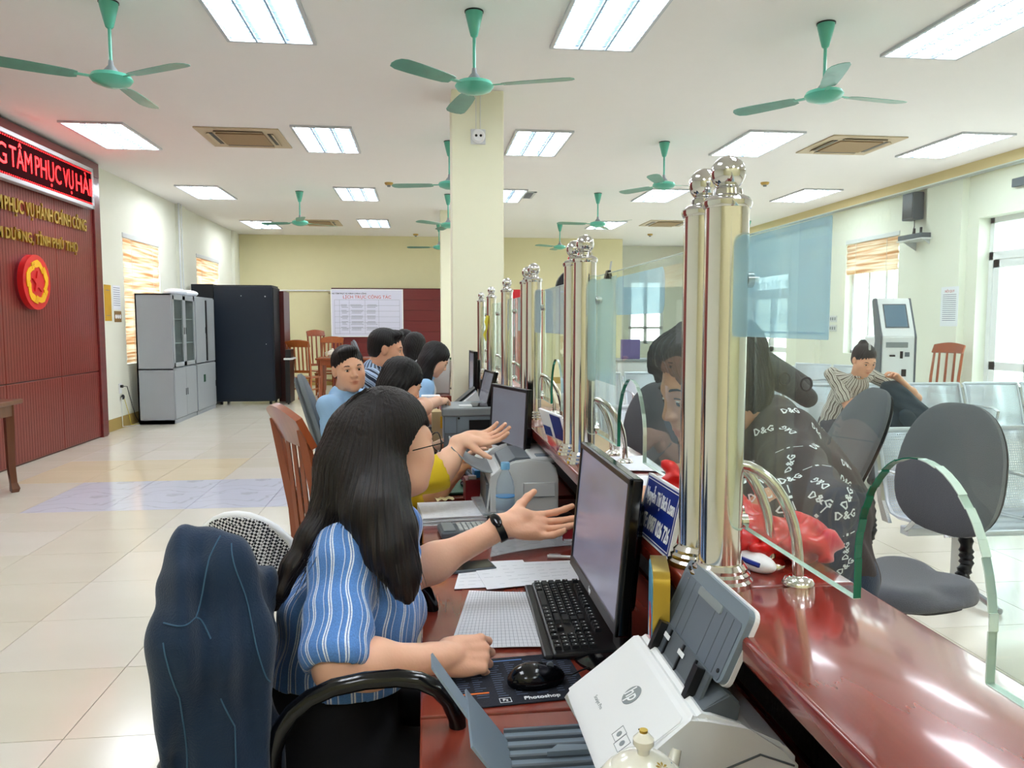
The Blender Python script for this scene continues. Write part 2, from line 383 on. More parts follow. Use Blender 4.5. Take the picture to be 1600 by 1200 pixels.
# ---------------------------------------------------------------- implicit surfaces (bodies, cloth, hair)
class SDF:
    def __init__(s): s.p = []; s.M = Matrix.Identity(4); s.sc = 1.0
    def _pt(s, p): return np.array((s.M @ Vector(p))[:3], float)
    def cap(s, a, b, ra, rb=None, k=.01, t=0, neg=False):
        rb = ra if rb is None else rb
        s.p.append(('c', s._pt(a), s._pt(b), ra * s.sc, rb * s.sc, k * s.sc, t, neg)); return s
    def ell(s, c, r, rot=(0, 0, 0), k=.01, t=0, neg=False):
        R3 = (s.M.to_3x3().normalized() @ Euler(rot).to_matrix())
        s.p.append(('e', s._pt(c), np.array(R3), np.array(r, float) * s.sc, None, k * s.sc, t, neg)); return s
    @staticmethod
    def _d(p, P):
        if p[0] == 'c':
            a, b, ra, rb = p[1:5]; ab = b - a; L = ab @ ab
            h = np.clip(((P - a) @ ab) / max(L, 1e-12), 0, 1)
            return np.linalg.norm(P - a - h[..., None] * ab, axis=-1) - (ra + (rb - ra) * h)
        q = (P - p[1]) @ p[2]; r = p[3]
        k0 = np.linalg.norm(q / r, axis=-1); k1 = np.linalg.norm(q / (r * r), axis=-1)
        return k0 * (k0 - 1) / np.maximum(k1, 1e-9)
    def _box(s, p, pad):
        if p[0] == 'c':
            lo = np.minimum(p[1] - p[3], p[2] - p[4]); hi = np.maximum(p[1] + p[3], p[2] + p[4])
        else:
            e = np.abs(p[2]) @ p[3]; lo = p[1] - e; hi = p[1] + e
        return lo - pad, hi + pad
    def mesh(s, res, disp=None):
        pos = [p for p in s.p if not p[7]]
        los, his = zip(*[s._box(p, .02) for p in pos]); lo = np.min(los, 0) - 2 * res; hi = np.max(his, 0) + 2 * res
        n = np.ceil((hi - lo) / res).astype(int) + 1
        ax = [lo[i] + np.arange(n[i]) * res for i in range(3)]
        D = np.full(n, 1.0, np.float32)
        for p in s.p:
            k = p[5]; l, h = s._box(p, max(3 * res, k * 1.5) + .012)
            i0 = np.clip(((l - lo) / res).astype(int), 0, n - 1); i1 = np.clip(((h - lo) / res).astype(int) + 2, 1, n)
            if np.any(i1 <= i0): continue
            G = np.stack(np.meshgrid(*[ax[i][i0[i]:i1[i]] for i in range(3)], indexing='ij'), -1)
            d = s._d(p, G).astype(np.float32)
            sl = tuple(slice(i0[i], i1[i]) for i in range(3)); c = D[sl]
            if p[7]:
                d = -d; hh = np.clip(.5 - .5 * (c - d) / max(k, 1e-6), 0, 1)
                D[sl] = c * (1 - hh) + d * hh + k * hh * (1 - hh)
            else:
                hh = np.clip(.5 + .5 * (d - c) / max(k, 1e-6), 0, 1)
                D[sl] = d * (1 - hh) + c * hh - k * hh * (1 - hh)
        if disp is not None:
            idx = np.argwhere(np.abs(D) < 5 * res + .015)
            P = lo + idx * res
            D[tuple(idx.T)] += disp(P).astype(np.float32)
        D[0] = D[-1] = 1; D[:, 0] = D[:, -1] = 1; D[:, :, 0] = D[:, :, -1] = 1
        S = D < 0
        c8 = [S[dx:S.shape[0]-1+dx, dy:S.shape[1]-1+dy, dz:S.shape[2]-1+dz] for dx in (0, 1) for dy in (0, 1) for dz in (0, 1)]
        cnt = sum(c.astype(np.int8) for c in c8)
        act = (cnt > 0) & (cnt < 8); ci = np.argwhere(act)
        idm = np.full(act.shape, -1, np.int64); idm[act] = np.arange(len(ci))
        acc = np.zeros((len(ci), 3)); wt = np.zeros(len(ci))
        corners = [(0,0,0),(0,0,1),(0,1,0),(0,1,1),(1,0,0),(1,0,1),(1,1,0),(1,1,1)]
        vals = {c: D[ci[:, 0]+c[0], ci[:, 1]+c[1], ci[:, 2]+c[2]] for c in corners}
        for a in corners:
            for axx in range(3):
                if a[axx] == 1: continue
                b = list(a); b[axx] = 1; b = tuple(b)
                va, vb = vals[a], vals[b]; m = (va < 0) != (vb < 0)
                t = np.where(m, va / np.where(m, va - vb, 1), 0)
                pt = np.array(a, float)[None] + np.zeros((len(ci), 3)); pt[:, axx] += t
                acc[m] += pt[m]; wt[m] += 1
        V = lo + (ci + acc / wt[:, None]) * res
        F = []
        for axx in range(3):
            u, v = (axx + 1) % 3, (axx + 2) % 3
            s0 = [slice(None)] * 3; s1 = [slice(None)] * 3; s0[axx] = slice(0, -1); s1[axx] = slice(1, None)
            A, B = S[tuple(s0)], S[tuple(s1)]
            e = np.argwhere(A != B); e = e[(e[:, u] > 0) & (e[:, v] > 0)]
            inside = A[tuple(e.T)]
            def cell(du, dv):
                q = e.copy(); q[:, u] -= du; q[:, v] -= dv; return idm[tuple(q.T)]
            q = np.stack([cell(1, 1), cell(0, 1), cell(0, 0), cell(1, 0)], 1)
            q[~inside] = q[~inside][:, ::-1]; F.append(q)
        F = np.concatenate(F); F = F[(F >= 0).all(1)]
        return V, F
    def tags(s, V):
        best = np.full(len(V), 1e9); tg = np.zeros(len(V), int)
        for i, p in enumerate(s.p):
            if p[7]: continue
            d = s._d(p, V); m = d < best; best[m] = d[m]; tg[m] = i
        return tg
def np_mesh(name, V, F):
    me = bpy.data.meshes.new(name)
    me.vertices.add(len(V)); me.vertices.foreach_set('co', np.asarray(V, np.float32).ravel())
    me.loops.add(len(F) * 4); me.loops.foreach_set('vertex_index', np.asarray(F, np.int32).ravel())
    me.polygons.add(len(F)); me.polygons.foreach_set('loop_start', np.arange(len(F), dtype=np.int32) * 4)
    me.update(calc_edges=True); me.validate()
    me.polygons.foreach_set('use_smooth', [True] * len(me.polygons))
    return me
def smooth_v(V, F, it=1, f=.5):
    for _ in range(it):
        A = np.zeros_like(V); c = np.zeros(len(V))
        for i in range(4):
            for j in ((i+1) % 4, (i+3) % 4):
                np.add.at(A, F[:, i], V[F[:, j]]); np.add.at(c, F[:, i], 1)
        V = V * (1 - f) + f * A / np.maximum(c, 1)[:, None]
    return V
def set_col(me, C, name='Col'):
    a = me.attributes.new(name, 'FLOAT_COLOR', 'POINT'); C = np.asarray(C, np.float32)
    if C.shape[1] == 3: C = np.concatenate([C, np.ones((len(C), 1), np.float32)], 1)
    a.data.foreach_set('color', C.ravel())
def set_vec(me, C, name):
    a = me.attributes.new(name, 'FLOAT_VECTOR', 'POINT'); a.data.foreach_set('vector', np.asarray(C, np.float32).ravel())
def set_f(me, C, name):
    a = me.attributes.new(name, 'FLOAT', 'POINT'); a.data.foreach_set('value', np.asarray(C, np.float32).ravel())
# ================================================================ setting
XL, XR, YB, H = -4.2, 7.0, 18.3, 3.47
Y0 = -2.5
def struct(name, mb, m, parent=None, smooth=False):
    o = mb.build(name, m, parent, smooth)
    if parent is None: o['kind'] = 'structure'
    return o
# floor: bed slab, individual tiles in the near field
fl = struct('floor', MB().bb(XL-.3, XR+2.5, Y0-.2, 20.4, -.2, -.012), mat('floor_grout', '#8F8A7C', .8))
TX, TY = .61, .572
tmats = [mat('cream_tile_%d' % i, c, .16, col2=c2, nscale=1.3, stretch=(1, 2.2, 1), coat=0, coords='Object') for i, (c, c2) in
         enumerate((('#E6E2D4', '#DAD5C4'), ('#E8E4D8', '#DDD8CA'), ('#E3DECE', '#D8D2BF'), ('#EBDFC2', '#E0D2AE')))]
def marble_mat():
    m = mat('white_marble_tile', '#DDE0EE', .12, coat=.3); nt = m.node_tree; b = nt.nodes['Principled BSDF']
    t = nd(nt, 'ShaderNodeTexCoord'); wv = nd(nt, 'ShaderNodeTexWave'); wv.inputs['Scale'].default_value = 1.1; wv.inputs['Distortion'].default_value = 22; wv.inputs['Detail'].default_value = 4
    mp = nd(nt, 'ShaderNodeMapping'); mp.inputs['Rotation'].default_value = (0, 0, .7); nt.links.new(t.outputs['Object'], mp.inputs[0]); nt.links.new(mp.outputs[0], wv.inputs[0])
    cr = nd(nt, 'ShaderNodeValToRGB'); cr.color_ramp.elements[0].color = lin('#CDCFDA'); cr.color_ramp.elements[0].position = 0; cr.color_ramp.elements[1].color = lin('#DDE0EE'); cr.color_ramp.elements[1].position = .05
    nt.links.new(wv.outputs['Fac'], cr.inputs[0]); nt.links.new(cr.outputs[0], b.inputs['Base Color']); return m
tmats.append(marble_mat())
tile_me = []
for m in tmats:
    mb = MB(); mb.bb(-TX/2+.0018, TX/2-.0018, -TY/2+.0018, TY/2-.0018, -.012, 0)
    me = bpy.data.meshes.new('tile'); mb.bm.to_mesh(me); mb.bm.free(); me.materials.append(m); tile_me.append(me)
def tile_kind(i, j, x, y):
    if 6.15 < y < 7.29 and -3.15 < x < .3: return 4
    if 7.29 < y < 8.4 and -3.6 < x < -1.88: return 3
    if 3.2 < y < 4.8 and -1.88 < x < 0: return 4 if (j % 2 == 0 and False) else 1
    return (i * 7 + j * 13 + (i * j) % 3) % 3
ntile = 0; far = MB()
nx0 = int(math.floor((XL + 1.88) / TX)); nx1 = int(math.ceil((XR + 1.2 + 1.88) / TX))
for j in range(-14, 26):
    for i in range(nx0, nx1):
        x = -1.88 + (i + .5) * TX; y = 5.025 + (j + .5) * TY
        if y > 20 or y < Y0: continue
        # only what the photograph can show near the camera is laid tile by tile
        px = 664 + 1200 * x / max(y, .1); py = 505 + 1200 * 1.45 / max(y, .1)
        vis = 2.2 < y < 9.6 and -120 < px < 1720 and py < 1300 and not (-.05 < x < .6)
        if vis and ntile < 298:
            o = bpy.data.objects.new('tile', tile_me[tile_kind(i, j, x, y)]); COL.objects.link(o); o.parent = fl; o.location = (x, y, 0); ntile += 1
        else:
            far.bb(x-TX/2+.0018, x+TX/2-.0018, y-TY/2+.0018, y+TY/2-.0018, -.012, 0)
tag(far.build('floor_tiles', tmats[0], fl), kind='stuff')
def wall_y(mb, x0, x1, ya, yb, z0, z1, holes):
    """slab with thickness x0..x1 between ya and yb, holes = (y0,y1,z0,z1) sorted by y"""
    y = ya
    for a, b, c, d in holes:
        mb.bb(x0, x1, y, a, z0, z1)
        if c > z0: mb.bb(x0, x1, a, b, z0, c)
        if d < z1: mb.bb(x0, x1, a, b, d, z1)
        y = b
    mb.bb(x0, x1, y, yb, z0, z1)
LW = [(11.42, 12.92, .87, 2.72), (14.93, 16.5, .87, 2.74)]
mb = MB(); wall_y(mb, XL-.28, XL, Y0, 20.2, 0, H+.3, LW); struct('wall_left', mb, 'wall_white')
# pilasters of the left wall
struct('trim_1', MB().bb(XL, XL+.06, 13.78, 14.15, 0, H).bb(XL, XL+.06, 17.6, 17.9, 0, H), 'wall_white')
mb = MB()
for a, b in ((Y0, 13.78), (13.78, 14.15), (14.15, YB)): mb.bb(XL, XL + (.075 if a == 13.78 else .012), max(a, 10.6), b, 0, .16)
struct('baseboard_left', mb, 'ochre')
RW = [(6.3, 9.15, 0, 2.78), (10.8, 12.25, .95, 2.80), (14.3, 16.3, 0, 2.5)]
mb = MB(); wall_y(mb, XR, XR+.3, Y0, 20.2, 0, H+.3, RW); struct('wall_right', mb, 'wall_white')
struct('trim_2', MB().bb(XR-.10, XR, 9.35, 10.05, 0, H).bb(XR-.10, XR, 13.0, 13.4, 0, H), 'wall_white')
struct('trim_3', MB().bb(XR-.14, XR, Y0, 20, H-.14, H), mat('cream_beam_paint', '#DCCF9C', .6, var=.02))
mb = MB()
for a, b in ((Y0, 6.3), (9.15, 14.3), (16.3, 19.8)): mb.bb(XR-.012, XR, a, b, 0, .14)
struct('baseboard_right', mb, 'ochre')
struct('wall_back', MB().bb(XL-.3, 4.75, YB, YB+.25, 0, H+.3), 'wall_yellow')
mb = MB(); 
for a, b, c, d in ((4.75, 5.35, 0, H+.3), (6.3, XR+.3, 0, H+.3), (5.35, 6.3, 0, .9), (5.35, 6.3, 2.6, H+.3)): mb.bb(a, b, 19.9, 20.15, c, d)
mb.bb(4.6, 4.75, YB+.25, 20.15, 0, H+.3)
struct('wall_recess', mb, 'wall_white')
struct('wall_front', MB().bb(XL-.3, XR+.3, Y0-.25, Y0, 0, H+.3), 'wall_yellow')
struct('ceiling', MB().bb(XL-.3, XR+.3, Y0-.25, 20.2, H, H+.2), 'ceiling')
struct('baseboard_back', MB().bb(XL, 4.75, YB-.012, YB, 0, .15), 'ochre')
struct('pillar', MB().bb(.244, .70, 6.84, 7.29, 0, H, bev=.008), 'pillar')
struct('pillar', MB().bb(.29, .72, 14.0, 14.45, 0, H, bev=.008), 'pillar')
# pipe along the back wall, and two on the left wall
struct('trim_4', MB().tube([(-3.9, YB-.03, 2.2), (-2.15, YB-.03, 2.2)], .018).tube([(-3.42, YB-.03, 2.2), (-3.6, YB-.05, 1.95)], .012), 'white')
struct('trim_5', MB().tube([(XL+.08, 13.72, 0), (XL+.08, 13.72, H)], .016).tube([(XL+.08, 13.86, .1), (XL+.08, 13.86, H)], .01), 'offwhite')

# windows of the left wall, with roman blinds of woven bamboo
def window_y(name, X, y0, y1, z0, z1, out, nv=3, m='white', bars=True):
    f = MB(); t = .05
    for y in [y0 + t/2 + (y1-y0-t) * k / nv for k in range(nv+1)]: f.bb(X-.03, X+.03, y-t/2, y+t/2, z0, z1)
    f.bb(X-.03, X+.03, y0, y1, z0, z0+t).bb(X-.03, X+.03, y0, y1, z1-t, z1)
    w = f.build(name, m); w['kind'] = 'structure'
    for k in range(nv):
        a = y0 + t/2 + (y1-y0-t) * k / nv + t/2; b = y0 + t/2 + (y1-y0-t) * (k+1) / nv - t/2
        MB().bb(X-.004, X+.004, a, b, z0+t, z1-t).build('pane', 'glass', w)
    if bars:
        for k in range(1, 12):
            yy = y0 + (y1-y0) * k / 12
            MB().cyl((X + out*.09, yy, (z0+z1)/2), .007, z1-z0, n=8).build('window_bar', 'metal', w)
    return w
window_y('window_1', XL-.14, 11.42, 12.92, .87, 2.72, -1)
window_y('window_2', XL-.14, 14.93, 16.5, .87, 2.74, -1)
window_y('window_3', XR+.16, 10.8, 12.25, .95, 2.80, 1, bars=True)
def blind_mat():
    m = bpy.data.materials.new('bamboo_blind_cloth'); m.use_nodes = True; nt = m.node_tree; nt.nodes.remove(nt.nodes['Principled BSDF'])
    out = nt.nodes['Material Output']; L = nt.links
    t = nd(nt, 'ShaderNodeTexCoord'); mp = nd(nt, 'ShaderNodeMapping'); mp.inputs['Scale'].default_value = (1, 1.0, 26); L.new(t.outputs['Object'], mp.inputs[0])
    nz = nd(nt, 'ShaderNodeTexNoise'); nz.inputs['Scale'].default_value = 1.2; nz.inputs['Detail'].default_value = 3; L.new(mp.outputs[0], nz.inputs['Vector'])
    cr = nd(nt, 'ShaderNodeValToRGB'); cr.color_ramp.elements[0].color = lin('#DDB48C'); cr.color_ramp.elements[0].position = .35; cr.color_ramp.elements[1].color = lin('#FBF0E2'); cr.color_ramp.elements[1].position = .6
    L.new(nz.outputs['Fac'], cr.inputs[0])
    d = nd(nt, 'ShaderNodeBsdfDiffuse'); tl = nd(nt, 'ShaderNodeBsdfTranslucent'); mx = nd(nt, 'ShaderNodeMixShader'); mx.inputs[0].default_value = .55
    L.new(cr.outputs[0], d.inputs[0]); L.new(cr.outputs[0], tl.inputs[0]); L.new(d.outputs[0], mx.inputs[1]); L.new(tl.outputs[0], mx.inputs[2])
    L.new(mx.outputs[0], out.inputs[0]); return m
BM_ = blind_mat()
def blind(X, y0, y1, z0, z1, side, label, n):
    b = thing('window_blind', label, 'blind', (X, (y0+y1)/2, z1), group=None)
    MB().bb(-.04, .04, -(y1-y0)/2-.03, (y1-y0)/2+.03, -.07, 0, bev=.008).build('headrail', 'offwhite', b)
    h = (z1-.07-z0) / n
    for k in range(n):
        zt = -.07 - k*h
        MB().grid(lambda u, v: (side * (.012 + .018 * sin(v * pi)), -(y1-y0)/2 + (y1-y0) * u, zt - v * h), 1, 6, .004).build('blind_fold', BM_, b)
    for yy in (-.3, .3):
        MB().cyl((side*.035, (y1-y0)*yy, -(z1-z0)/2), .003, z1-z0, n=6).build('cord', 'offwhite', b)
blind(XL-.03, 11.44, 12.90, .88, 2.72, 1, 'bamboo roman blind drawn down over the window above the grey filing cabinets', 11)
blind(XL-.03, 14.95, 16.48, .88, 2.74, 1, 'bamboo roman blind over the farther left window, behind the black server rack', 11)
blind(XR+.03, 10.82, 12.23, 2.25, 2.82, -1, 'bamboo roman blind half raised over the barred window behind the kiosk', 4)
# white curtain-like panels and yard beyond the window on the right, door leaves
def door_y(name, X, y0, y1, z1, nleaf, trans_z, skipleaf=()):
    f = MB(); t = .07
    f.bb(X-.04, X+.04, y0, y0+t, 0, z1).bb(X-.04, X+.04, y1-t, y1, 0, z1).bb(X-.04, X+.04, y0, y1, z1-t, z1).bb(X-.04, X+.04, y0, y1, trans_z-.05, trans_z+.05)
    d = f.build(name, 'white'); d['kind'] = 'structure'
    MB().bb(X-.004, X+.004, y0+t, y1-t, trans_z+.05, z1-t).build('transom_pane', 'glass', d)
    w = (y1-y0-2*t) / nleaf
    for k in range(nleaf):
        if k in skipleaf: continue
        a = y0 + t + k*w; b = a + w
        lf = MB().bb(X-.03, X+.03, a, a+.10, .01, trans_z-.05).bb(X-.03, X+.03, b-.10, b, .01, trans_z-.05).bb(X-.03, X+.03, a, b, .01, .16).bb(X-.03, X+.03, a, b, .86, .96).bb(X-.03, X+.03, a, b, trans_z-.15, trans_z-.05).build('door_leaf', 'white', d)
        MB().bb(X-.005, X+.005, a+.1, b-.1, .16, .86).bb(X-.005, X+.005, a+.1, b-.1, .96, trans_z-.15).build('pane', 'glass', lf)
        if k % 2: MB().cyl((X-.06, a+.05, 1.05), .012, .16, n=10).cyl((X-.045, a+.05, 1.0), .008, .05, rot=(0, pi/2, 0), n=8).build('handle', 'tube', lf)
    return d
door_y('door_1', XR+.2, 6.3, 9.15, 2.78, 4, 2.30, (2,))
door_y('door_2', XR+.2, 14.3, 16.3, 2.5, 2, 2.1)
# grey-glazed recess window
w4 = MB().bb(5.35, 5.43, 19.95, 20.05, .9, 2.6).bb(6.22, 6.3, 19.95, 20.05, .9, 2.6).bb(5.35, 6.3, 19.95, 20.05, .9, .98).bb(5.35, 6.3, 19.95, 20.05, 2.52, 2.6).bb(5.78, 5.86, 19.95, 20.05, .9, 2.6).bb(5.35, 6.3, 19.95, 20.05, 1.30, 1.36).build('window_4', 'white'); w4['kind'] = 'structure'
for a, b in ((5.43, 5.78), (5.86, 6.22)):
    for c, d in ((.98, 1.3), (1.36, 2.52)): MB().bb(a, b, 19.99, 20.01, c, d).build('pane', 'glass', w4)
# ground, yard wall and steps outside so that the openings look onto something real
yard = MB().bb(XR+.3, 30, -10, 40, -.3, -.02).build('ground', mat('pale_concrete', '#D8D6CE', .8)); yard['kind'] = 'structure'
yw = MB().bb(14, 14.3, -10, 40, -.1, 2.6).build('yard_wall', mat('pale_rendered_wall', '#E6E4DA', .8)); yw['kind'] = 'structure'
# ================================================================ ceiling fixtures
def make_light():
    t = thing('ceiling_light', 'x', 'light', (0, 0, H))
    w, d = .60, 1.16
    fr = MB()
    for a in (-1, 1): fr.bb(a*w/2-.012, a*w/2+.012, -d/2, d/2, -.022, 0).bb(-w/2-.012, w/2+.012, a*d/2-.012, a*d/2+.012, -.022, 0)
    fr.build('frame', 'metal', t)
    MB().bb(-w/2, w/2, -d/2, d/2, -.004, -.001).build('reflector', 'reflector', t)
    for x in (-.2, 0, .2):
        MB().box((x, 0, -.012), (.125, d-.05, .012), bev=.004, seg=1).build('lamp_tube', 'tubeemit', t)
    lv = MB()
    for x in (-.1, .1): lv.bb(x-.006, x+.006, -d/2+.01, d/2-.01, -.026, -.006)
    for k in range(1, 12): lv.bb(-w/2+.01, w/2-.01, -d/2 + k*d/12-.002, -d/2 + k*d/12+.002, -.024, -.017)
    tag(lv.build('louver', 'reflector', t), kind='stuff')
    return t
lights = [(-3.32, 8.90, 'ceiling light panel nearest the red wooden wall'), (-1.045, 8.82, 'ceiling light panel right of the left air conditioner grille'),
 (1.268, 8.73, 'ceiling light panel just right of the front pillar'), (3.71, 8.48, 'ceiling light panel between front right fan and right air conditioner'),
 (5.98, 8.31, 'ceiling light panel nearest the right wall, beyond the air conditioner'),
 (-1.07, 5.25, 'large near ceiling light panel at the top left, beside the leftmost fan'), (1.235, 5.13, 'large near ceiling light panel at the top middle between two fans'),
 (3.74, 5.03, 'large near ceiling light panel at the top right corner'), (-3.32, 12.5, 'ceiling light panel over the left wall pipes, second row'),
 (-1.03, 12.4, 'ceiling light panel in the second row left of the front pillar'), (-3.3, 16.4, 'far ceiling light panel above the black server rack'),
 (-1.0, 15.95, 'far ceiling light panel above the back wall notice board'), (3.71, 12.0, 'ceiling light panel partly behind the middle right fan'),
 (5.99, 11.75, 'ceiling light panel above the window with the half raised blind'), (3.71, 15.7, 'far ceiling light panel behind the small right fan'),
 (1.26, -1.7, 'added fill light panel far behind the viewer above the counter'), (-1.05, -1.7, 'added fill light panel far behind the viewer above the aisle'), (3.72, -1.8, 'added fill light panel far behind the viewer above the waiting area'), (1.26, 1.5, 'ceiling light panel above the counter behind the viewer'), (-1.05, 1.5, 'ceiling light panel above the desk aisle behind the viewer'),  # the three panels far behind the viewer are added to brighten near things
 (3.72, 1.4, 'ceiling light panel above the near waiting area'), (-3.3, 5.2, 'ceiling light panel close to the near end of the red wall'), (6.0, 4.9, 'ceiling light panel above the near right wall'),
 (1.26, 12.3, 'ceiling light panel hidden behind the front pillar'), (6.0, 15.5, 'farthest ceiling light panel by the right wall')]
L0 = make_light()
for i, (x, y, lb) in enumerate(lights):
    o = L0 if i == 0 else dup(L0)
    o.location = (x, y, H); o['label'] = lb; o['group'] = 'ceiling light panels'

def make_fan():
    t = thing('ceiling_fan', 'x', 'fan', (0, 0, H))
    MB().cyl((0, 0, -.004), .062, .008).build('mounting_plate', 'black', t, True)
    MB().lathe([(.0, -.005), (.058, -.005), (.055, -.03), (.036, -.11), (.024, -.155), (.014, -.165), (0, -.165)]).build('canopy', 'fan', t, True)
    MB().cyl((0, 0, -.28), .011, .26, n=14).build('rod', 'fan', t, True)
    MB().lathe([(0, -.36), (.014, -.36), (.018, -.39), (.045, -.425), (.045, -.432), (0, -.432)]).build('lower_cover', 'grey', t, True)
    MB().lathe([(0, -.430), (.06, -.434), (.115, -.452), (.128, -.475), (.11, -.50), (.05, -.522), (0, -.527)]).build('motor_housing', 'fan', t, True)
    for k in range(3):
        a = 2*pi*k/3
        mb = MB()
        out = [(.19, -.045), (.23, -.062), (.34, -.070), (.50, -.074), (.60, -.072), (.645, -.055), (.662, -.02), (.66, .02), (.64, .052), (.60, .066), (.50, .066), (.34, .058), (.22, .048), (.19, .038)]
        mb.prism(out, .003, Matrix.Rotation(a, 4, 'Z') @ Matrix.Translation((0, 0, -.476)) @ Matrix.Rotation(radians(9), 4, 'X'))
        b = mb.build('blade', 'fanblade', t)
        arm = MB().box((.155, 0, 0), (.11, .030, .006), bev=.002)
        bmesh.ops.transform(arm.bm, matrix=Matrix.Rotation(a, 4, 'Z') @ Matrix.Translation((0, 0, -.474)) @ Matrix.Rotation(radians(9), 4, 'X'), verts=arm.bm.verts[:])
        arm.build('blade_arm', 'fan', t)
    return t
fans = [(-1.965, 5.27, 88, 'green ceiling fan at the top left, nearest the red wall'), (.335, 5.16, 100, 'green ceiling fan in front of the white pillar'),
 (2.71, 5.09, 10, 'green ceiling fan at the top right, below the large right light'), (2.68, 8.53, 2, 'green ceiling fan just left of the tall steel post ball'),
 (-1.90, 12.29, 40, 'far green ceiling fan on the left side of the hall'), (2.70, 11.95, 66, 'far green ceiling fan right of the pillar, second row back'),
 (2.74, 15.59, 95, 'small far green ceiling fan hanging by the back wall, right of pillar'), (.379, 12.33, 103, 'green ceiling fan half hidden by the front pillar, lower one'),
 (.287, 8.77, 47, 'green ceiling fan hidden behind the front pillar, one blade showing left'), (.3, 15.9, 50, 'farthest green ceiling fan peeking left of the rear pillar'),
 (6.38, 14.8, 40, 'far green ceiling fan behind the tall steel posts near the right wall'), (5.35, 5.3, 62, 'green ceiling fan at the right edge, one blade tip showing')]
F0 = make_fan()
for i, (x, y, a, lb) in enumerate(fans):
    o = F0 if i == 0 else dup(F0)
    o.location = (x, y, H); o.rotation_euler = (0, 0, radians(a)); o['label'] = lb; o['group'] = 'green ceiling fans'

acm = mat('aged_beige_plastic', '#C9B89A', .5, var=.05); acd = mat('beige_filter_grille', '#A98F6C', .7, col2='#97805F', nscale=120)
def make_ac():
    t = thing('ceiling_air_conditioner', 'x', 'air conditioner', (0, 0, H)); s = .43
    MB().box((0, 0, -.008), (2*s, 2*s, .016), bev=.005).build('panel', acm, t)
    for k in range(4):
        a = k * pi/2; R = Matrix.Rotation(a, 3, 'Z')
        MB().box(R @ Vector((0, -.31, -.018)), (.50, .055, .006), rot=R.to_4x4()).build('air_slot', 'black', t)
        MB().box(R @ Vector((0, -.335, -.026)), (.50, .03, .006), rot=(R.to_4x4() @ Matrix.Rotation(radians(25), 4, 'X'))).build('louver_flap', acm, t)
    MB().box((0, 0, -.024), (.50, .50, .014), bev=.004).build('grille', acd, t)
    return t
A0 = make_ac()
for i, (x, y, lb) in enumerate([(-1.93, 8.83, 'beige ceiling air conditioner cassette left of the second light, above grey cabinets'), (4.81, 8.42, 'beige ceiling air conditioner cassette on the right between two lights'),
        (4.85, 15.3, 'small far beige air conditioner cassette left of the near steel post'), (-2.1, 16.0, 'far beige air conditioner cassette behind the far left fan')]):
    o = A0 if i == 0 else dup(A0); o.location = (x, y, H); o['label'] = lb; o['group'] = 'ceiling air conditioners'
v = thing('ceiling_vent', 'grey ceiling vent grille just right of the front pillar', 'vent', (1.43, 12.2, H))
fr = MB()
for a in (-1, 1): fr.bb(a*.28-.02, a*.28+.02, -.3, .3, -.015, 0).bb(-.3, .3, a*.28-.02, a*.28+.02, -.015, 0)
fr.build('frame', 'metal', v)
MB().bb(-.26, .26, -.26, .26, -.003, -.001).build('backing', 'dgrey', v)
for k in range(7): MB().box((0, -.24 + k*.08, -.009), (.52, .05, .004), rot=(.5, 0, 0)).build('slat', 'metal', v)
for i, (x, y, lb) in enumerate([(-.5, 11.4, 'small yellowed smoke detector on the ceiling left of the pillar'), (4.88, 10.77, 'small yellowed smoke detector right of the near steel ball'), (-.19, 17.8, 'tiny smoke detector on the far left ceiling'), (5.1, 17.2, 'tiny smoke detector on the far right ceiling')]):
    s = thing('smoke_detector', lb, 'smoke detector', (x, y, H), group='ceiling smoke detectors')
    MB().lathe([(0, 0), (.06, 0), (.06, -.015), (.045, -.035), (0, -.035)]).build('base', mat('yellowed_plastic', '#C9A85A', .5), s, True)
    MB().lathe([(0, -.034), (.028, -.034), (.022, -.06), (0, -.06)]).build('sensor', 'grey', s, True)

# twin-lens box on the pillar with its wires
pc = thing('emergency_lamp', 'round white twin eyed lamp fixed high on the front pillar', 'lamp', (.475, 6.84, 3.07))
MB().box((0, -.006, 0), (.13, .012, .13), bev=.004).build('backplate', 'offwhite', pc)
MB().lathe([(0, 0), (.058, 0), (.058, .03), (.045, .045), (0, .045)], rot=(pi/2, 0, 0), c=(0, -.01, 0)).build('housing', 'white', pc, True)
for a in (-1, 1): MB().sph((a*.02, -.052, 0), .012).build('lens', 'blackgloss', pc, True)
for a in (-1, 1): MB().tube([(a*.018, -.004, .06), (a*.02, -.004, .395)], .003, n=6).build('wire', 'offwhite', pc)

# ================================================================ red wooden wall with sign
rw = thing('wooden_feature_wall', 'tall red wooden panelled feature wall with frame along the left side', 'panelling', (-4.2, 6, 0))
RWL = (XL+.001, -4.11)
MB().bb(RWL[0]+4.2, RWL[1]+4.2-.012, -1.6, 4.3, 0, 3.3).build('backing', 'darkwood', rw)
ys = [-1.6, -.38, .9, 2.05, 3.22, 4.22]
for a, b in zip(ys, ys[1:]):
    for z0, z1 in ((0.02, .84), (.852, 3.25)):
        MB().bb(.078, .098, a+.004, b-.004, z0, z1, bev=.003, seg=1).build('panel', 'panelwood', rw)
        gr = MB(); n = int((b-a)/.055)
        for k in range(1, n): gr.bb(.097, .0995, a + (b-a)*k/n - .0012, a + (b-a)*k/n + .0012, z0+.01, z1-.01)
        tag(gr.build('groove_strip', 'darkwood', rw), kind='stuff')
MB().bb(.07, .125, 4.22, 4.36, 0, 3.44, bev=.006).build('frame_post', 'maroon', rw)
MB().bb(.01, .09, 4.36, 4.48, 0, 3.44, bev=.006).build('frame_return', 'maroon', rw)
MB().bb(.07, .14, -1.6, 4.36, 3.26, 3.44, bev=.006).build('frame_head', 'maroon', rw)
FY = frame((0, 1, 0), (0, 0, 1))
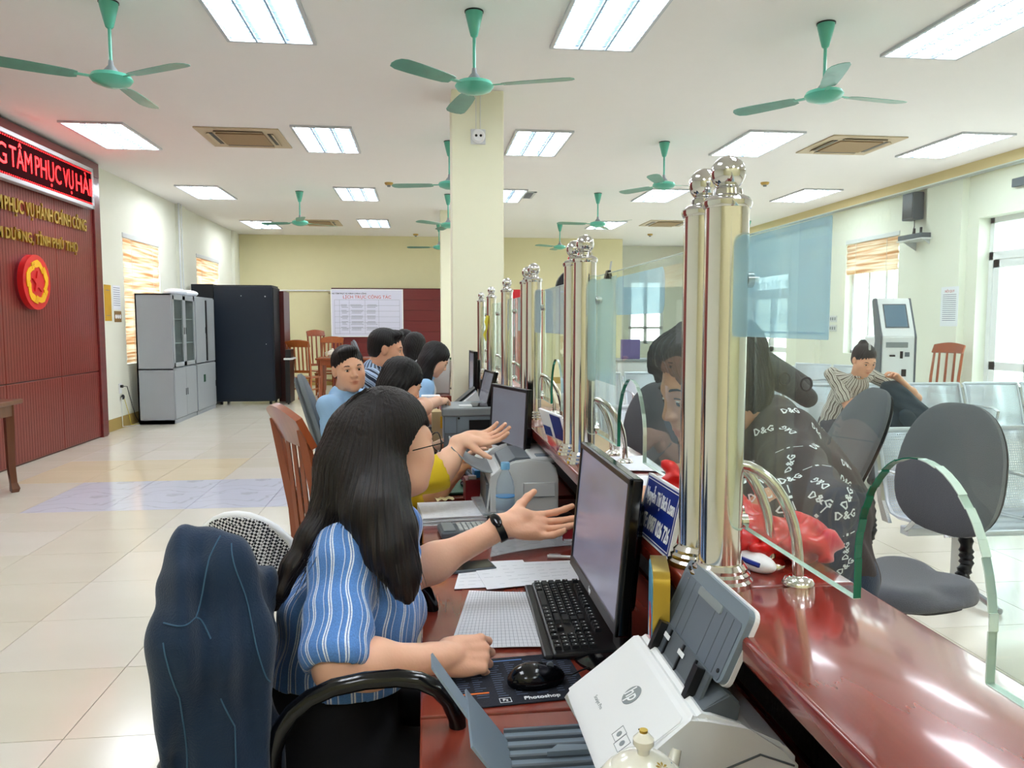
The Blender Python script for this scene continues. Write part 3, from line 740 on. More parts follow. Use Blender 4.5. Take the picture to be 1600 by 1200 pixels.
def FYat(x, y, z, r=0): return Matrix.Translation((x, y, z)) @ FY
# LED board
led = thing('led_sign', 'long red scrolling LED sign board with silver frame on the red wall', 'sign', (-4.06, 8.0, 3.07))
MB().bb(-.02, .05, -2.2, 2.0, -.20, .235).build('housing', 'black', led)
f = MB()
for z0, z1 in ((-.235, -.19), (.205, .25)): f.bb(-.02, .065, -2.2, 2.03, z0, z1, bev=.005, seg=1)
f.bb(-.02, .065, 1.99, 2.03, -.235, .25)
f.build('frame', 'metal', led)
MB().bb(.045, .052, -2.2, 1.99, -.19, .205).build('led_panel', mat('dark_red_led_panel', '#2A0508', .95, spec=.05), led)
dots = MB()
for z in (-.175, .19):
    for k in range(105): dots.bb(.052, .055, -2.18 + k*.04, -2.165 + k*.04, z-.006, z+.006)
tag(dots.build('led_dot_row', 'led', led), kind='stuff')
for wd, y0, y1 in (('G', -.10, .075), ('TÂM', .13, .56), ('PHỤC', .63, 1.20), ('VỤ', 1.26, 1.50), ('HÀN', 1.57, 2.10)):
    me = text_mesh(wd, .26, depth=.002, bold=-.0005, sx=1)
    xs = [v.co.x for v in me.vertices]; w = max(xs) - min(xs); sc = (y1-y0) / w
    if wd == 'HÀN': sc *= 1.0
    me.transform(Matrix.Diagonal((sc, 1.12, 1, 1))); xs = [v.co.x for v in me.vertices]
    me.transform(Matrix.Translation((-min(xs), 0, 0)))
    me.transform(FYat(.055, y0, 0))
    for v in me.vertices: v.co.y = min(v.co.y, 1.985)
    link('led_lettering', me, 'led', led)
# raised gold letters, one part each
def gold_words(parent, words, size, z, x):
    for wd, y0, y1 in words:
        ws = []
        for ch in wd:
            me = text_mesh(ch, size, depth=.008, bold=.0035); xs = [v.co.x for v in me.vertices]
            ws.append((me, min(xs), max(xs)))
        tot = sum(b - a for _, a, b in ws) + .014 * (len(ws) - 1); sc = (y1 - y0) / tot; cur = y0
        for me, a, b in ws:
            me.transform(Matrix.Diagonal((sc, 1, 1, 1))); me.transform(FYat(x, cur - a*sc, z))
            cur += (b - a + .014) * sc
            link('letter', me, 'gold', parent)
g1 = thing('gold_lettering', 'upper row of raised gold letters on the red wall', 'lettering', (-4.10, 8, 2.6))
gold_words(g1, (('M', -.02, .09), ('PHỤC', .13, .49), ('VỤ', .54, .70), ('HÀNH', .75, 1.11), ('CHÍNH', 1.15, 1.54), ('CÔNG', 1.59, 1.965)), .19, .02, .022)
g2 = thing('gold_lettering', 'lower smaller row of raised gold letters on the red wall', 'lettering', (-4.10, 8, 2.33))
gold_words(g2, (('TAM', -.32, .07), ('DƯƠNG,', .12, .67), ('TỈNH', .71, 1.03), ('PHÚ', 1.08, 1.34), ('THỌ', 1.39, 1.70)), .15, 0, .022)
# round emblem: five linked hands around a star
em = thing('round_emblem', 'round red emblem with five yellow hands around a star', 'emblem', (-4.10, 8.58, 1.875))
MB().cyl((.04, 0, 0), .285, .085, rot=(0, pi/2, 0), n=48).build('disc', 'red', em, True)
MB().cyl((.0, 0, 0), .29, .05, rot=(0, pi/2, 0), n=48).build('rim', 'crimson', em, True)
for k in range(5):
    a = pi/2 + 2*pi*k/5
    mb = MB(); R2 = Matrix.Rotation(a - pi/2 + .12, 4, 'Z')
    # forearm band, hand and four fingers, drawn around the ring
    mb.prism([(-.030, .222), (.040, .232), (.098, .200), (.135, .150), (.150, .098), (.112, .080), (.092, .122), (.058, .158), (-.01, .150), (-.035, .168)], .006, FYat(.084, 0, 0) @ R2)
    h = mb.build('hand_shape', 'yellow', em)
    mf = MB()
    for q in range(4):
        mf.prism([(-.030, .150 + q*.019), (-.030, .165 + q*.019), (-.088, .158 + q*.0165), (-.094, .151 + q*.0165), (-.088, .145 + q*.0165)], .009, FYat(.084, 0, 0) @ R2)
    mf.build('fingers', 'yellow', h)
st = [(.118 * (1 if i % 2 == 0 else .42) * cos(pi/2 + i*pi/5), .118 * (1 if i % 2 == 0 else .42) * sin(pi/2 + i*pi/5)) for i in range(10)]
MB().prism(st, .012, FYat(.084, 0, 0)).build('star', 'red', em)

# notices, socket and cables by the window
def notice(name, label, cat, c, w, h, axis, m, lines=(), head=None, inkm='ink', thick=.004):
    """axis: outward normal, 'x+','x-','y-' """
    t = thing(name, label, cat, c)
    F = {'x+': frame((0, 1, 0), (0, 0, 1)), 'x-': frame((0, -1, 0), (0, 0, 1)), 'y-': frame((1, 0, 0), (0, 0, 1))}[axis]
    mb = MB(); mb.prism([(-w/2, -h/2), (w/2, -h/2), (w/2, h/2), (-w/2, h/2)], thick, F); mb.build('sheet', m, t)
    if lines:
        mb = MB()
        for x0, x1, y in lines: mb.prism([(x0*w, y*h-.0035), (x1*w, y*h-.0035), (x1*w, y*h+.0035), (x0*w, y*h+.0035)], .001, F @ Matrix.Translation((0, 0, thick)))
        tag(mb.build('printed_lines', inkm, t), kind='stuff')
    return t, F
t, F_ = notice('wall_poster', 'narrow amber poster on the left wall beside the red panelling', 'poster', (XL+.001, 10.83, 1.72), .22, .48, 'x+', 'amber', [(-.3, .3, .35), (-.3, .3, -.35)])
t, F_ = notice('wall_notice', 'white printed notice between the amber poster and the window', 'notice', (XL+.001, 11.13, 1.80), .26, .33, 'x+', 'paper', [(-.42, .42, .4 - k*.09) for k in range(9)])
t, F_ = notice('round_sticker_notice', 'small brown square notice with white rings under the white notice', 'notice', (XL+.001, 11.15, 1.54), .24, .15, 'x+', mat('brown_card', '#8C6A3A', .5))
for y in (-.07, .0, .07): MB().prism([(y + .03*cos(a*pi/8), .03*sin(a*pi/8)) for a in range(16)], .002, F_ @ Matrix.Translation((0, 0, .004))).build('ring_print', 'inkwhite', t)
so = thing('wall_socket', 'black plug and socket with hanging cables low on the left wall', 'socket', (XL+.001, 11.12, .55))
MB().bb(0, .012, -.045, .045, -.07, .07, bev=.004).build('plate', 'white', so)
MB().cyl((.025, 0, .03), .02, .04, rot=(0, pi/2, 0)).build('plug', 'black', so, True)
MB().sph((.03, .02, -.12), .035, sc=(.6, 1, 1)).build('adapter', 'black', so, True)
MB().tube([(.03, .01, .03), (.06, .1, .02), (.05, .22, -.15), (.06, .36, -.42), (.1, .42, -.54)], .005, n=7).build('cable', 'cable', so, True)
MB().tube([(.03, -.02, -.12), (.02, -.01, -.3), (.02, .0, -.53), (.12, .3, -.545), (.16, .5, -.545)], .005, n=7).build('white_cable', 'offwhite', so, True)
MB().tube([(.04, .03, -.13), (.05, .14, -.35), (.06, .2, -.53), (.2, .5, -.545)], .004, n=7).build('yellow_cable', 'ycable', so, True)

# ================================================================ filing cabinets, rack
def cab_door(parent, x, y0, y1, z0, z1, glass=False, handle_side=1, open_=0):
    d = MB()
    if glass:
        b = .06
        d.bb(x, x+.018, y0, y0+b, z0, z1).bb(x, x+.018, y1-b, y1, z0, z1).bb(x, x+.018, y0, y1, z0, z0+b).bb(x, x+.018, y0, y1, z1-b, z1)
        o = d.build('door', 'cabinet', parent)
        MB().bb(x+.006, x+.010, y0+b, y1-b, z0+b, z1-b).build('glass_pane', 'glass', o)
    else:
        d.bb(x, x+.018, y0, y1, z0, z1, bev=.003, seg=1); o = d.build('door', 'cabinet', parent)
    hy = y1-.035 if handle_side > 0 else y0+.035
    MB().bb(x+.018, x+.026, hy-.012, hy+.012, (z0+z1)/2-.05, (z0+z1)/2+.05).build('handle', 'chrome', o)
    return o
def cabinet(label, y, tall):
    t = thing('filing_cabinet', label, 'cabinet', (-4.08, y, 0), group='grey steel filing cabinets')
    D, w, h = .49, 1.09, tall
    b = MB(); b.bb(0, .02, 0, w, 0, h).bb(0, D, 0, .02, 0, h).bb(0, D, w-.02, w, 0, h).bb(0, D, 0, w, h-.02, h).bb(0, D, 0, w, 0, .06).bb(.02, D-.02, w/2-.01, w/2+.01, .06, h)
    b.bb(.0, D, 0, w, .78, .80).build('body', 'cabinet', t)
    return t, D, w, h
c1, D, w, h = cabinet('grey steel cabinet with two dark glass doors, nearest the window', 11.45, 1.87)
cab_door(c1, D, .02, w/2-.003, .82, h-.02, True, 1); cab_door(c1, D, w/2+.003, w-.02, .82, h-.02, True, -1)
cab_door(c1, D, .02, w/2-.003, .07, .79, False, 1); cab_door(c1, D, w/2+.003, w-.02, .07, .79, False, -1)
for z in (1.15, 1.5): MB().bb(.02, D-.01, .02, w-.02, z, z+.015).build('shelf', 'cabinet', c1)
c2, D, w, h = cabinet('grey steel cabinet with plain doors, one ajar, beside the black rack', 12.56, 1.87)
cab_door(c2, D, .02, w/2-.003, .82, h-.02, False, 1); cab_door(c2, D, .02, w-.02, .07, .79, False, 1)
dd = cab_door(c2, D, w/2+.003, w-.02, .82, h-.02, False, -1); dd.location = (.0, .0, 0)
MB().bb(D-.005, D+.03, w/2+.003, w/2+.05, .84, h-.05).build('dark_gap', 'black', c2)
MB().bb(D+.018, D+.022, .35, .45, .5, .62).build('lock_plate', 'dgreen', c2)
for k, (y, lb) in enumerate(((12.35, 'stack of white folders lying on top of the grey cabinets, near one'), (12.95, 'white rounded bundle on the grey cabinets, beside the black rack'))):
    s = SDF(); s.ell((-3.80, y, 1.925), (.16, .22, .055), k=.02).cap((-3.86, y-.1, 1.91), (-3.74, y+.14, 1.905), .04, k=.03)
    V, F = s.mesh(.012); me = np_mesh('white_bundle', V, F); tag(link('white_bundle', me, 'paper'), lb, 'bundle')
rk = thing('server_rack', 'tall black navy server rack cabinet standing beside the grey cabinets', 'cabinet', (-2.66, 14.05, 0))
RW_, RD, RH = 1.02, .62, 2.1
MB().bb(-RW_, -.02, 0, RD, .06, RH, bev=.012).build('body', 'rack', rk)
MB().bb(-.02, .0, .01, RD-.01, .08, RH-.02, bev=.006).build('side_door', 'rackd', rk)
MB().bb(-RW_+.01, -.03, .01, RD-.01, RH, RH+.02).build('top_plate', 'rackd', rk)
MB().bb(-RW_+.02, -.04, -.012, 0, .10, RH-.05, bev=.004).build('back_panel', 'rack', rk)
for a, b, c in ((-.55, 1.93, .008), (-.14, 1.92, .012), (-.14, 1.08, .008)): MB().cyl((a, -.015, b), c, .006, rot=(pi/2, 0, 0), n=12).build('screw', 'metal', rk)
for x in (-.95, -.1):
    for y in (.07, .55): MB().cyl((x, y, .03), .03, .04, rot=(0, pi/2, 0), n=14).build('caster', 'black', rk)
tag(MB().bb(-4.1, -3.72, 14.2, 14.6, 0, 2.14, bev=.006).build('dark_cupboard', 'rackd'), 'dark cupboard showing behind the server rack by the window', 'cupboard')
pp = thing('wooden_partition', 'dark red wooden partition board standing beyond the server rack', 'partition', (-2.7, 15.1, 0))
MB().bb(0, .12, -.5, .1, 0, 2.04, bev=.005).build('board', 'darkwood', pp)

# ================================================================ back wall screen and board
ps = thing('panelled_screen', 'maroon panelled wooden screen standing at the back wall', 'screen', (-2.11, 17.9, 0))
MB().bb(0, 2.52, 0, .06, 0, 2.25, bev=.01).build('frame', 'darkwood', ps)
for k in range(9):
    z = .03 + k * .245
    MB().bb(.03, 2.49, -.012, .004, z, z+.238, bev=.003, seg=1).build('plank', 'panelh', ps)
wb = thing('schedule_board', 'large white duty schedule board on the maroon screen', 'notice board', (-1.305, 17.86, 1.68))
MB().bb(-.80, .80, -.012, .0, -.53, .53).build('board', mat('lilac_white_board', '#DCDDF0', .4, var=.01), wb)
f = MB()
for a in (-1, 1): f.bb(a*.80-.012, a*.80+.012, -.018, 0, -.542, .542).bb(-.81, .81, -.018, 0, a*.53-.012, a*.53+.012)
f.build('frame', 'inkwhite', wb)
FB = frame((1, 0, 0), (0, 0, 1))
def ftext(name, s, size, c, m, parent, F=FB, **k): return text(name, s, size, Matrix.Translation(c) @ F, m, parent, depth=.0005, **k)
ftext('heading', 'TRUNG TÂM PHỤC VỤ HÀNH CHÍNH CÔNG', .042, (-.44, -.013, .44), 'inkdark', wb, bold=.001)
ftext('title', 'LỊCH TRỰC CÔNG TÁC', .10, (0, -.013, .36), 'inkred', wb)
gl = MB()
for x in (-.73, -.62, -.40, -.05, .26, .73): gl.bb(x-.002, x+.002, -.0135, -.012, -.47, .30)
for k in range(7): gl.bb(-.73, .73, -.0135, -.012, .30-k*.128-.002, .30-k*.128+.002)
tag(gl.build('table_lines', 'ink', wb), kind='stuff')
gl = MB(); r2 = random.Random(3)
for k in range(5):
    for c0, c1 in ((-.60, -.42), (-.38, -.08), (-.03, .24)):
        for q in range(3):
            a = c0 + r2.random()*.04; gl.bb(a, c1 - r2.random()*.06, -.0135, -.012, .15-k*.128+.0 - q*.03+.035, .158-k*.128 - q*.03+.035)
tag(gl.build('handwriting_lines', 'ink', wb), kind='stuff')
# ================================================================ desks
def desk(label, y0, y1, x0=-.015, x1=.60, group='reddish brown office desks along the counter'):
    t = thing('office_desk', label, 'desk', (x0, y0, 0), group=group); L = y1 - y0; D = x1 - x0
    MB().bb(0, D, .002, L-.002, .72, .75, bev=.004).build('desktop', 'desk', t)
    MB().bb(.0, .022, .0, L, .665, .722, bev=.004).build('front_edge', 'deskedge', t)
    for y in (.01, L-.035):
        MB().bb(.03, D-.02, y, y+.025, 0, .72).build('side_panel', 'desk', t)
    MB().bb(D-.14, D-.12, .035, L-.035, .1, .72).build('back_panel', 'desk', t)
    return t
desk('near reddish desk under the scanner and teapot', .10, 1.325)
desk('reddish desk holding the keyboard, papers and white printer', 1.327, 2.98)
desk('reddish desk with the grey printer and turned monitor', 3.04, 4.55)
desk('far reddish desk in front of the white pillar with dark monitors', 4.60, 6.75)
desk('farthest reddish desk beyond the white pillar', 7.4, 10.4)
# ================================================================ counter
ct = thing('reception_counter', 'long glossy red wooden public counter with raised top and steel posts on it', 'counter', (0, 0, 0))
segs = [-.6, 1.09, 2.92, 4.75, 6.83]
for a, b in zip(segs, segs[1:]):
    MB().bb(.40, .66, a+.0015, b-.0015, 1.014, 1.05, bev=.007, seg=3).build('counter_top', 'counter', ct, True)
    MB().bb(.615, .64, a+.001, b-.001, .0, 1.013).build('front_panel', 'counter', ct)
    MB().bb(.60, .614, a+.001, b-.001, .76, 1.012).build('under_counter_shade', 'blackcloth', ct)  # black sheet standing in for the shade under the counter top
for y in (-.58, 1.09, 2.92, 4.75, 6.7): MB().bb(.60, .614, y-.02, y+.02, 0, .75).build('support', 'darkwood', ct)
for a, b in ((7.32, 9.1), (9.1, 10.9)):
    MB().bb(.40, .66, a+.0015, b-.0015, 1.014, 1.05, bev=.007, seg=3).build('counter_top', 'counter', ct, True)
    MB().bb(.615, .64, a+.001, b-.001, .0, 1.013).build('front_panel', 'counter', ct)
# ================================================================ posts
def make_post():
    t = thing('steel_post', 'x', 'post', (.45, 0, 1.05))
    MB().lathe([(0, 0), (.050, 0), (.050, .008), (.046, .012), (.046, .018), (.042, .022), (.042, .027), (.036, .034), (0, .034)]).build('base_flange', 'steel', t, True)
    MB().lathe([(.0325, .03), (.0325, .572)], n=40).build('tube', 'steel', t, True)
    MB().lathe([(0, .570), (.0345, .570), (.0365, .575), (.0365, .580), (.031, .586), (.022, .590), (.021, .598), (.015, .603), (0, .604)]).build('cap', 'chrome', t, True)
    MB().sph((0, 0, .622), .0258, n=32).build('ball', 'chrome', t, True)
    b = MB().cyl((.036, 0, .465), .012, .010, rot=(0, pi/2, 0)).build('clamp_boss', 'steel', t, True)
    MB().cyl((.036, 0, .095), .012, .010, rot=(0, pi/2, 0)).build('clamp_boss', 'steel', t, True)
    # curved handrail to the public side
    pts = [(.02 + .095 * sin(a), -.004 - .02*sin(a), .03 + .155 * cos(a) ) for a in np.linspace(.05, pi/2*.92, 10)] + [(.1155, -.024, .03), (.1165, -.024, .006)]
    MB().tube(pts, .0085, n=14).build('curved_brace', 'steel', t, True)
    MB().lathe([(0, 0), (.024, 0), (.024, .004), (.020, .010), (.012, .014), (0, .014)], c=(.1165, -.024, 0)).build('brace_flange', 'steel', t, True)
    return t
posts = [(1.120, 'nearest tall polished steel post, in front of its twin'), (1.215, 'tall polished steel post just behind the nearest one'),
         (2.150, 'polished steel post, front one of the second pair'), (2.300, 'polished steel post, rear one of the second pair'),
         (3.180, 'polished steel post, front one of the third pair'), (3.370, 'polished steel post, rear one of the third pair'),
         (4.230, 'slim looking steel post, fourth along the counter'), (5.23, 'steel post with yellow ribbon side, fifth along the counter'), (6.18, 'farthest steel post close to the pillar'),
         (.10, 'steel post on the near counter end outside the view'), (.0, 'second steel post on the near counter end outside the view')]
P0 = make_post()
for i, (y, lb) in enumerate(posts):
    o = P0 if i == 0 else dup(P0); o.location = (.45, y, 1.05); o['label'] = lb; o['group'] = 'polished steel posts on the counter'
# yellow ribbon tied on the fifth post
tag(MB().tube([(.42, 5.20, 1.50), (.41, 5.19, 1.46), (.415, 5.19, 1.42), (.40, 5.19, 1.37), (.41, 5.19, 1.33)], [.008, .014, .007, .012, .004], n=6).build('ribbon', 'ycable', None, True), 'thin yellow ribbon tied to a far steel post', 'ribbon')
# ================================================================ glass panes with arched openings
def pane(label, y0, y1, ya, yw=.118, ztop=1.585, zb=1.133, zap=1.315):
    t = thing('glass_partition', label, 'glass partition', (.4895, 0, 0), group='glass partitions on the counter')
    A = []
    n = 26
    if ya is not None:
        A = [(ya - yw * cos(pi*k/n), 1.18 + (zap-1.18) * sin(pi*k/n)) for k in range(n+1)]
        out = [(y0, zb), (ya-yw, zb)] + A + [(ya+yw, zb), (y1, zb), (y1, ztop), (y0, ztop)]
    else: out = [(y0, zb), (y1, zb), (y1, ztop), (y0, ztop)]
    # YZ polygon extruded along X (thickness 8 mm)
    F = Matrix(((0, 0, 1, 0), (1, 0, 0, 0), (0, 1, 0, 0), (0, 0, 0, 1)))
    mb = MB(); mb.prism(out, .008, F); bmesh.ops.triangulate(mb.bm, faces=[f for f in mb.bm.faces if len(f.verts) > 4])
    mb.build('pane', 'glass', t)
    # polished green edges
    def edge(name, pts, m):
        mb = MB()
        for (a, b), (c, d) in zip(pts, pts[1:]):
            mb.quad((-.0004, a, b), (.0084, a, b), (.0084, c, d), (-.0004, c, d))
        e = mb.build(name, m, t); s = e.modifiers.new('thick', 'SOLIDIFY'); s.thickness = .0012
    edge('top_edge', [(y0, ztop), (y1, ztop)], 'glassedgel'); edge('side_edge', [(y1, zb), (y1, ztop)], 'glassedgel')
    if ya is not None:
        h = n // 2
        edge('arch_edge_near', [(ya-yw, zb)] + A[:h+1], 'glassedgel'); edge('arch_edge_far', A[h:] + [(ya+yw, zb)], 'glassedge')
        edge('bottom_edge', [(y0, zb), (ya-yw, zb)], 'glassedgel'); edge('bottom_edge', [(ya+yw, zb), (y1, zb)], 'glassedgel')
    for yy in (y0+.018, y1-.018):
        for z in (1.515, 1.145):
            MB().cyl((.013, yy, z), .0135, .008, rot=(0, pi/2, 0)).cyl((-.004, yy, z), .0135, .006, rot=(0, pi/2, 0)).build('clamp_disc', 'steel', t, True)
    return t
g0 = pane('nearest glass partition with blue sheet and arched opening', .12, 1.19, .71, .106)
g1_ = pane('second glass partition, in front of the leaning customer', 1.235, 2.235, 1.80)
g2_ = pane('third glass partition with white printed sheet', 2.27, 3.30, 2.86)
g3_ = pane('fourth glass partition beyond the third pair of posts', 3.38, 4.26, 3.85)
g4_ = pane('fifth glass partition near the pillar', 4.28, 5.25, 4.85)
g5_ = pane('farthest glass partition near the pillar', 5.27, 6.2, 5.75)
# films and sheets on the glass
GX = .4985
def rrect(w, h, r, n=5):
    o = []
    for cx, cy, a0 in ((w/2-r, h/2-r, 0), (-w/2+r, h/2-r, pi/2), (-w/2+r, -h/2+r, pi), (w/2-r, -h/2+r, 3*pi/2)):
        for k in range(n+1): o.append((cx + r*cos(a0 + k*pi/2/n), cy + r*sin(a0 + k*pi/2/n)))
    return o
FX = frame((0, 1, 0), (0, 0, 1))     # text read from the public side (+X), so mirrored from the desks
def film(label, y, z, w, h, m, r=.004, lines=(), border=True):
    t = thing('blue_glass_sign' if 'blue' in label else 'glass_sticker', label, 'sign', (GX, y, z))
    MB().prism(rrect(w, h, r), .0008, FX).build('film', m, t)
    if border:
        mb = MB(); q = .008
        for a in (-1, 1): mb.prism([(a*(w/2-q)-.0012, -h/2+q), (a*(w/2-q)+.0012, -h/2+q), (a*(w/2-q)+.0012, h/2-q), (a*(w/2-q)-.0012, h/2-q)], .0006, FX @ Matrix.Translation((0, 0, .0008)))
        for a in (-1, 1): mb.prism([(-w/2+q, a*(h/2-q)-.0012), (w/2-q, a*(h/2-q)-.0012), (w/2-q, a*(h/2-q)+.0012), (-w/2+q, a*(h/2-q)+.0012)], .0006, FX @ Matrix.Translation((0, 0, .0008)))
        mb.build('border_line', 'bluefilm2', t)
    for s, sz, dz in lines:
        text('film_lettering', s, sz, FX @ Matrix.Translation((0, dz, .0009)), 'bluefilm2', t, sx=.85)
    return t
film('large blue translucent sheet on the nearest glass partition', 1.048, 1.506, .282, .154, 'bluefilm', .003, (('Hân hạnh phục vụ', .030, .048), ('Nụ cười thân thiện', .028, .0), ('Thái độ tận tình', .030, -.048)))
film('rounded blue sign on the second glass, left of the leaning customer', 1.78, 1.520, .42, .098, 'bluefilm', .025, (('TIẾP NHẬN', .045, .0),), False)
t = thing('white_sticker', 'pale oval sticker on the second glass beside the nearest posts', 'sticker', (GX, 1.405, 1.505))
MB().prism([(.030*cos(a*pi/12), .048*sin(a*pi/12)) for a in range(24)], .0006, FX).build('film', 'paleflm', t)
t = thing('frosted_strip', 'frosted pale strip sheet on glass right of the second posts', 'sheet', (GX, 2.10, 1.43))
MB().prism([(-.12, -.145), (.12, -.145), (.12, .145), (-.12, .145)], .0008, FX).build('film', 'paleflm', t)
t = thing('printed_sheet', 'white printed sheet taped on the third glass partition', 'sheet', (GX, 2.87, 1.50))
MB().prism([(-.31, -.09), (.31, -.09), (.31, .09), (-.31, .09)], .0008, FX).build('sheet', film_mat('thin_paper_on_glass', '#DDE3F2', .72), t)
mb = MB()
for k in range(11): mb.prism([(-.27, .072-k*.014), (.27, .072-k*.014), (.27, .0735-k*.014), (-.27, .0735-k*.014)], .0005, FX @ Matrix.Translation((0, 0, .001)))
tag(mb.build('printed_lines', 'ink', t), kind='stuff')
t = thing('white_sheet', 'white sheet taped on the fourth glass partition', 'sheet', (GX, 3.80, 1.50))
MB().prism([(-.33, -.09), (.33, -.09), (.33, .085), (-.33, .085)], .0008, FX).build('sheet', film_mat('thin_paper_on_glass_b', '#D8DDEB', .8), t)
for y in (2.05, 2.62):
    t = thing('binder_clip', 'black binder clip on top edge of %s' % ('the second glass by the post' if y < 2.5 else 'the third glass with its wire up'), 'clip', (.4935, y, 1.586))
    MB().prism([(-.010, -.016), (.010, -.016), (.004, .006), (-.004, .006)], .022, Matrix.Translation((0, -.011, 0)) @ Matrix(((1, 0, 0, 0), (0, 0, 1, 0), (0, 1, 0, 0), (0, 0, 0, 1)))).build('clip_body', 'black', t)
    MB().tube([(.004, -.005, .003), (.008, -.006, .03), (.008, .006, .03), (.004, .005, .003)], .0012, n=6).build('wire_handle', 'metal', t)

# ================================================================ monitors
def monitor(label, base, ang, w, h, tilt, screen='screen', zc=.32, brand='', stand=True, d=.045, z=None):
    """base point on desk; screen faces local -X, then turned by ang about Z"""
    t = thing('computer_monitor', label, 'monitor', base, ang)
    R = Matrix.Rotation(tilt, 4, 'Y')
    hd = Matrix.Translation((0, 0, zc)) @ R
    def tr(mb): bmesh.ops.transform(mb.bm, matrix=hd, verts=mb.bm.verts[:]); return mb
    tr(MB().bb(.0, .022, -w/2, w/2, -h/2, h/2, bev=.004).bb(.02, d, -w/2+.04, w/2-.04, -h/2+.03, h/2-.05, bev=.012)).build('casing', 'blackgloss', t)
    b = .014
    f = MB()
    for a in (-1, 1): f.bb(-.004, .004, a*(w/2-b/2)-b/2, a*(w/2-b/2)+b/2, -h/2, h/2, bev=.002, seg=1)
    f.bb(-.004, .004, -w/2, w/2, h/2-b, h/2, bev=.002, seg=1).bb(-.004, .004, -w/2, w/2, -h/2, -h/2+b*1.7, bev=.002, seg=1)
    tr(f).build('bezel', 'black', t)
    tr(MB().bb(-.001, .001, -w/2+b, w/2-b, -h/2+b*1.7, h/2-b)).build('screen', screen, t)
    if brand:
        me = text_mesh(brand, .017, depth=.0004, bold=.0003)
        me.transform(hd @ Matrix.Translation((-.0045, 0, -h/2+b*.85)) @ frame((0, -1, 0), (0, 0, 1)))
        link('brand_lettering', me, 'inkwhite', t)
    if stand:
        MB().box((.055, 0, (zc-h*.2)/2+.005), (.025, .07, zc-h*.2), bev=.006).build('stand_neck', 'black', t)
        MB().lathe([(0, 0), (.10, 0), (.10, .006), (.07, .014), (0, .018)], c=(.05, 0, 0), n=32).build('stand_base', 'blackgloss', t, True)
    return t
mon = monitor('large black monitor in front of the leaning customer, near keyboard', (.352, 1.535, .75), 0, .435, .292, radians(5), 'screen', .278, 'hp')
monitor('turned monitor beside the grey printer, screen toward the viewer', (.325, 3.02, .75), radians(17), .36, .25, radians(3), 'screen2', .325)
monitor('far monitor seen edge on, against the white pillar', (.285, 4.75, .75), radians(2), .30, .26, radians(1), 'screen2', .40)
monitor('far monitor tilted back, beside the upright one', (.345, 4.42, .75), radians(8), .26, .22, radians(14), 'screen2', .32)
monitor('farthest monitor beyond the pillar', (.30, 8.3, .75), 0, .42, .27, radians(5), 'screen2', .32)

# ================================================================ hero desk things
kb = thing('keyboard', 'black keyboard lying below the large monitor', 'keyboard', (.352, 1.745, .752), radians(-2.3))
kb.rotation_euler = (0, radians(-1.5), radians(-2.0))
MB().bb(-.085, .085, -.225, .225, .0, .016, bev=.006).build('case', 'black', kb)
MB().bb(-.105, -.083, -.222, .222, .0, .011, bev=.005).build('palm_edge', 'black', kb)
key_me = {}
def key(w, h):
    k = (round(w, 4), round(h, 4))
    if k not in key_me:
        mb = MB(); r = bmesh.ops.create_cube(mb.bm, size=1)
        bmesh.ops.scale(mb.bm, vec=(h-.0028, w-.0028, .008), verts=r['verts'])
        for v in mb.bm.verts:
            if v.co.z > 0: v.co.x *= .8; v.co.y *= .84
        me = bpy.data.meshes.new('key'); mb.bm.to_mesh(me); mb.bm.free(); me.materials.append(mat('key_black', '#1E2024', .45) if not key_me else list(key_me.values())[0].materials[0]); key_me[k] = me
    return key_me[k]
U = .0186
leg = MB()
def kk(col, row, w=1, h=1):
    # columns run along +Y reversed: typist sits at -X, looks to +X, so left is +Y
    x = -.072 + row * U * 1.0 + (h-1) * U/2; y = .213 - (col + w/2) * U
    o = bpy.data.objects.new('key', key(w*U, h*U)); COL.objects.link(o); o.parent = kb; o.location = (x, y, .0195)
    if w < 1.3: leg.box((x+.001, y+.001, .0237), (.0035, .0028, .0003))
for r_, ws in enumerate(([1.25, 1.25, 1.25, 6.25, 1.25, 1.25, 1.25, 1.25], [2.25]+[1]*10+[2.75], [1.75]+[1]*11+[2.25], [1.5]+[1]*12+[1.5], [1]*13+[2])):
    c = 0
    for w in ws: kk(c, r_, w); c += w
c = 0
for n_, g in ((1, 1), (4, .5), (4, .5), (4, 0)):
    for q in range(n_): kk(c, 5.4); c += 1
    c += g
for q in range(3):
    kk(15.3+q, 5.4); kk(15.3+q, 4); kk(15.3+q, 3); kk(15.3+q, 0)
kk(16.3, 1)
for r_ in range(5):
    for q in range(4):
        if r_ == 0 and q == 1: continue
        kk(18.6+q, r_)
tag(leg.build('key_lettering', 'inkwhite', kb), kind='stuff')
for q in range(3): MB().cyl((.078, -.16-q*.015, .0165), .0018, .001, n=8).build('status_light', mat('green_led', '#50E060', .5, emit='#50FF60', estr=2) if q == 0 else 'inkwhite', kb)

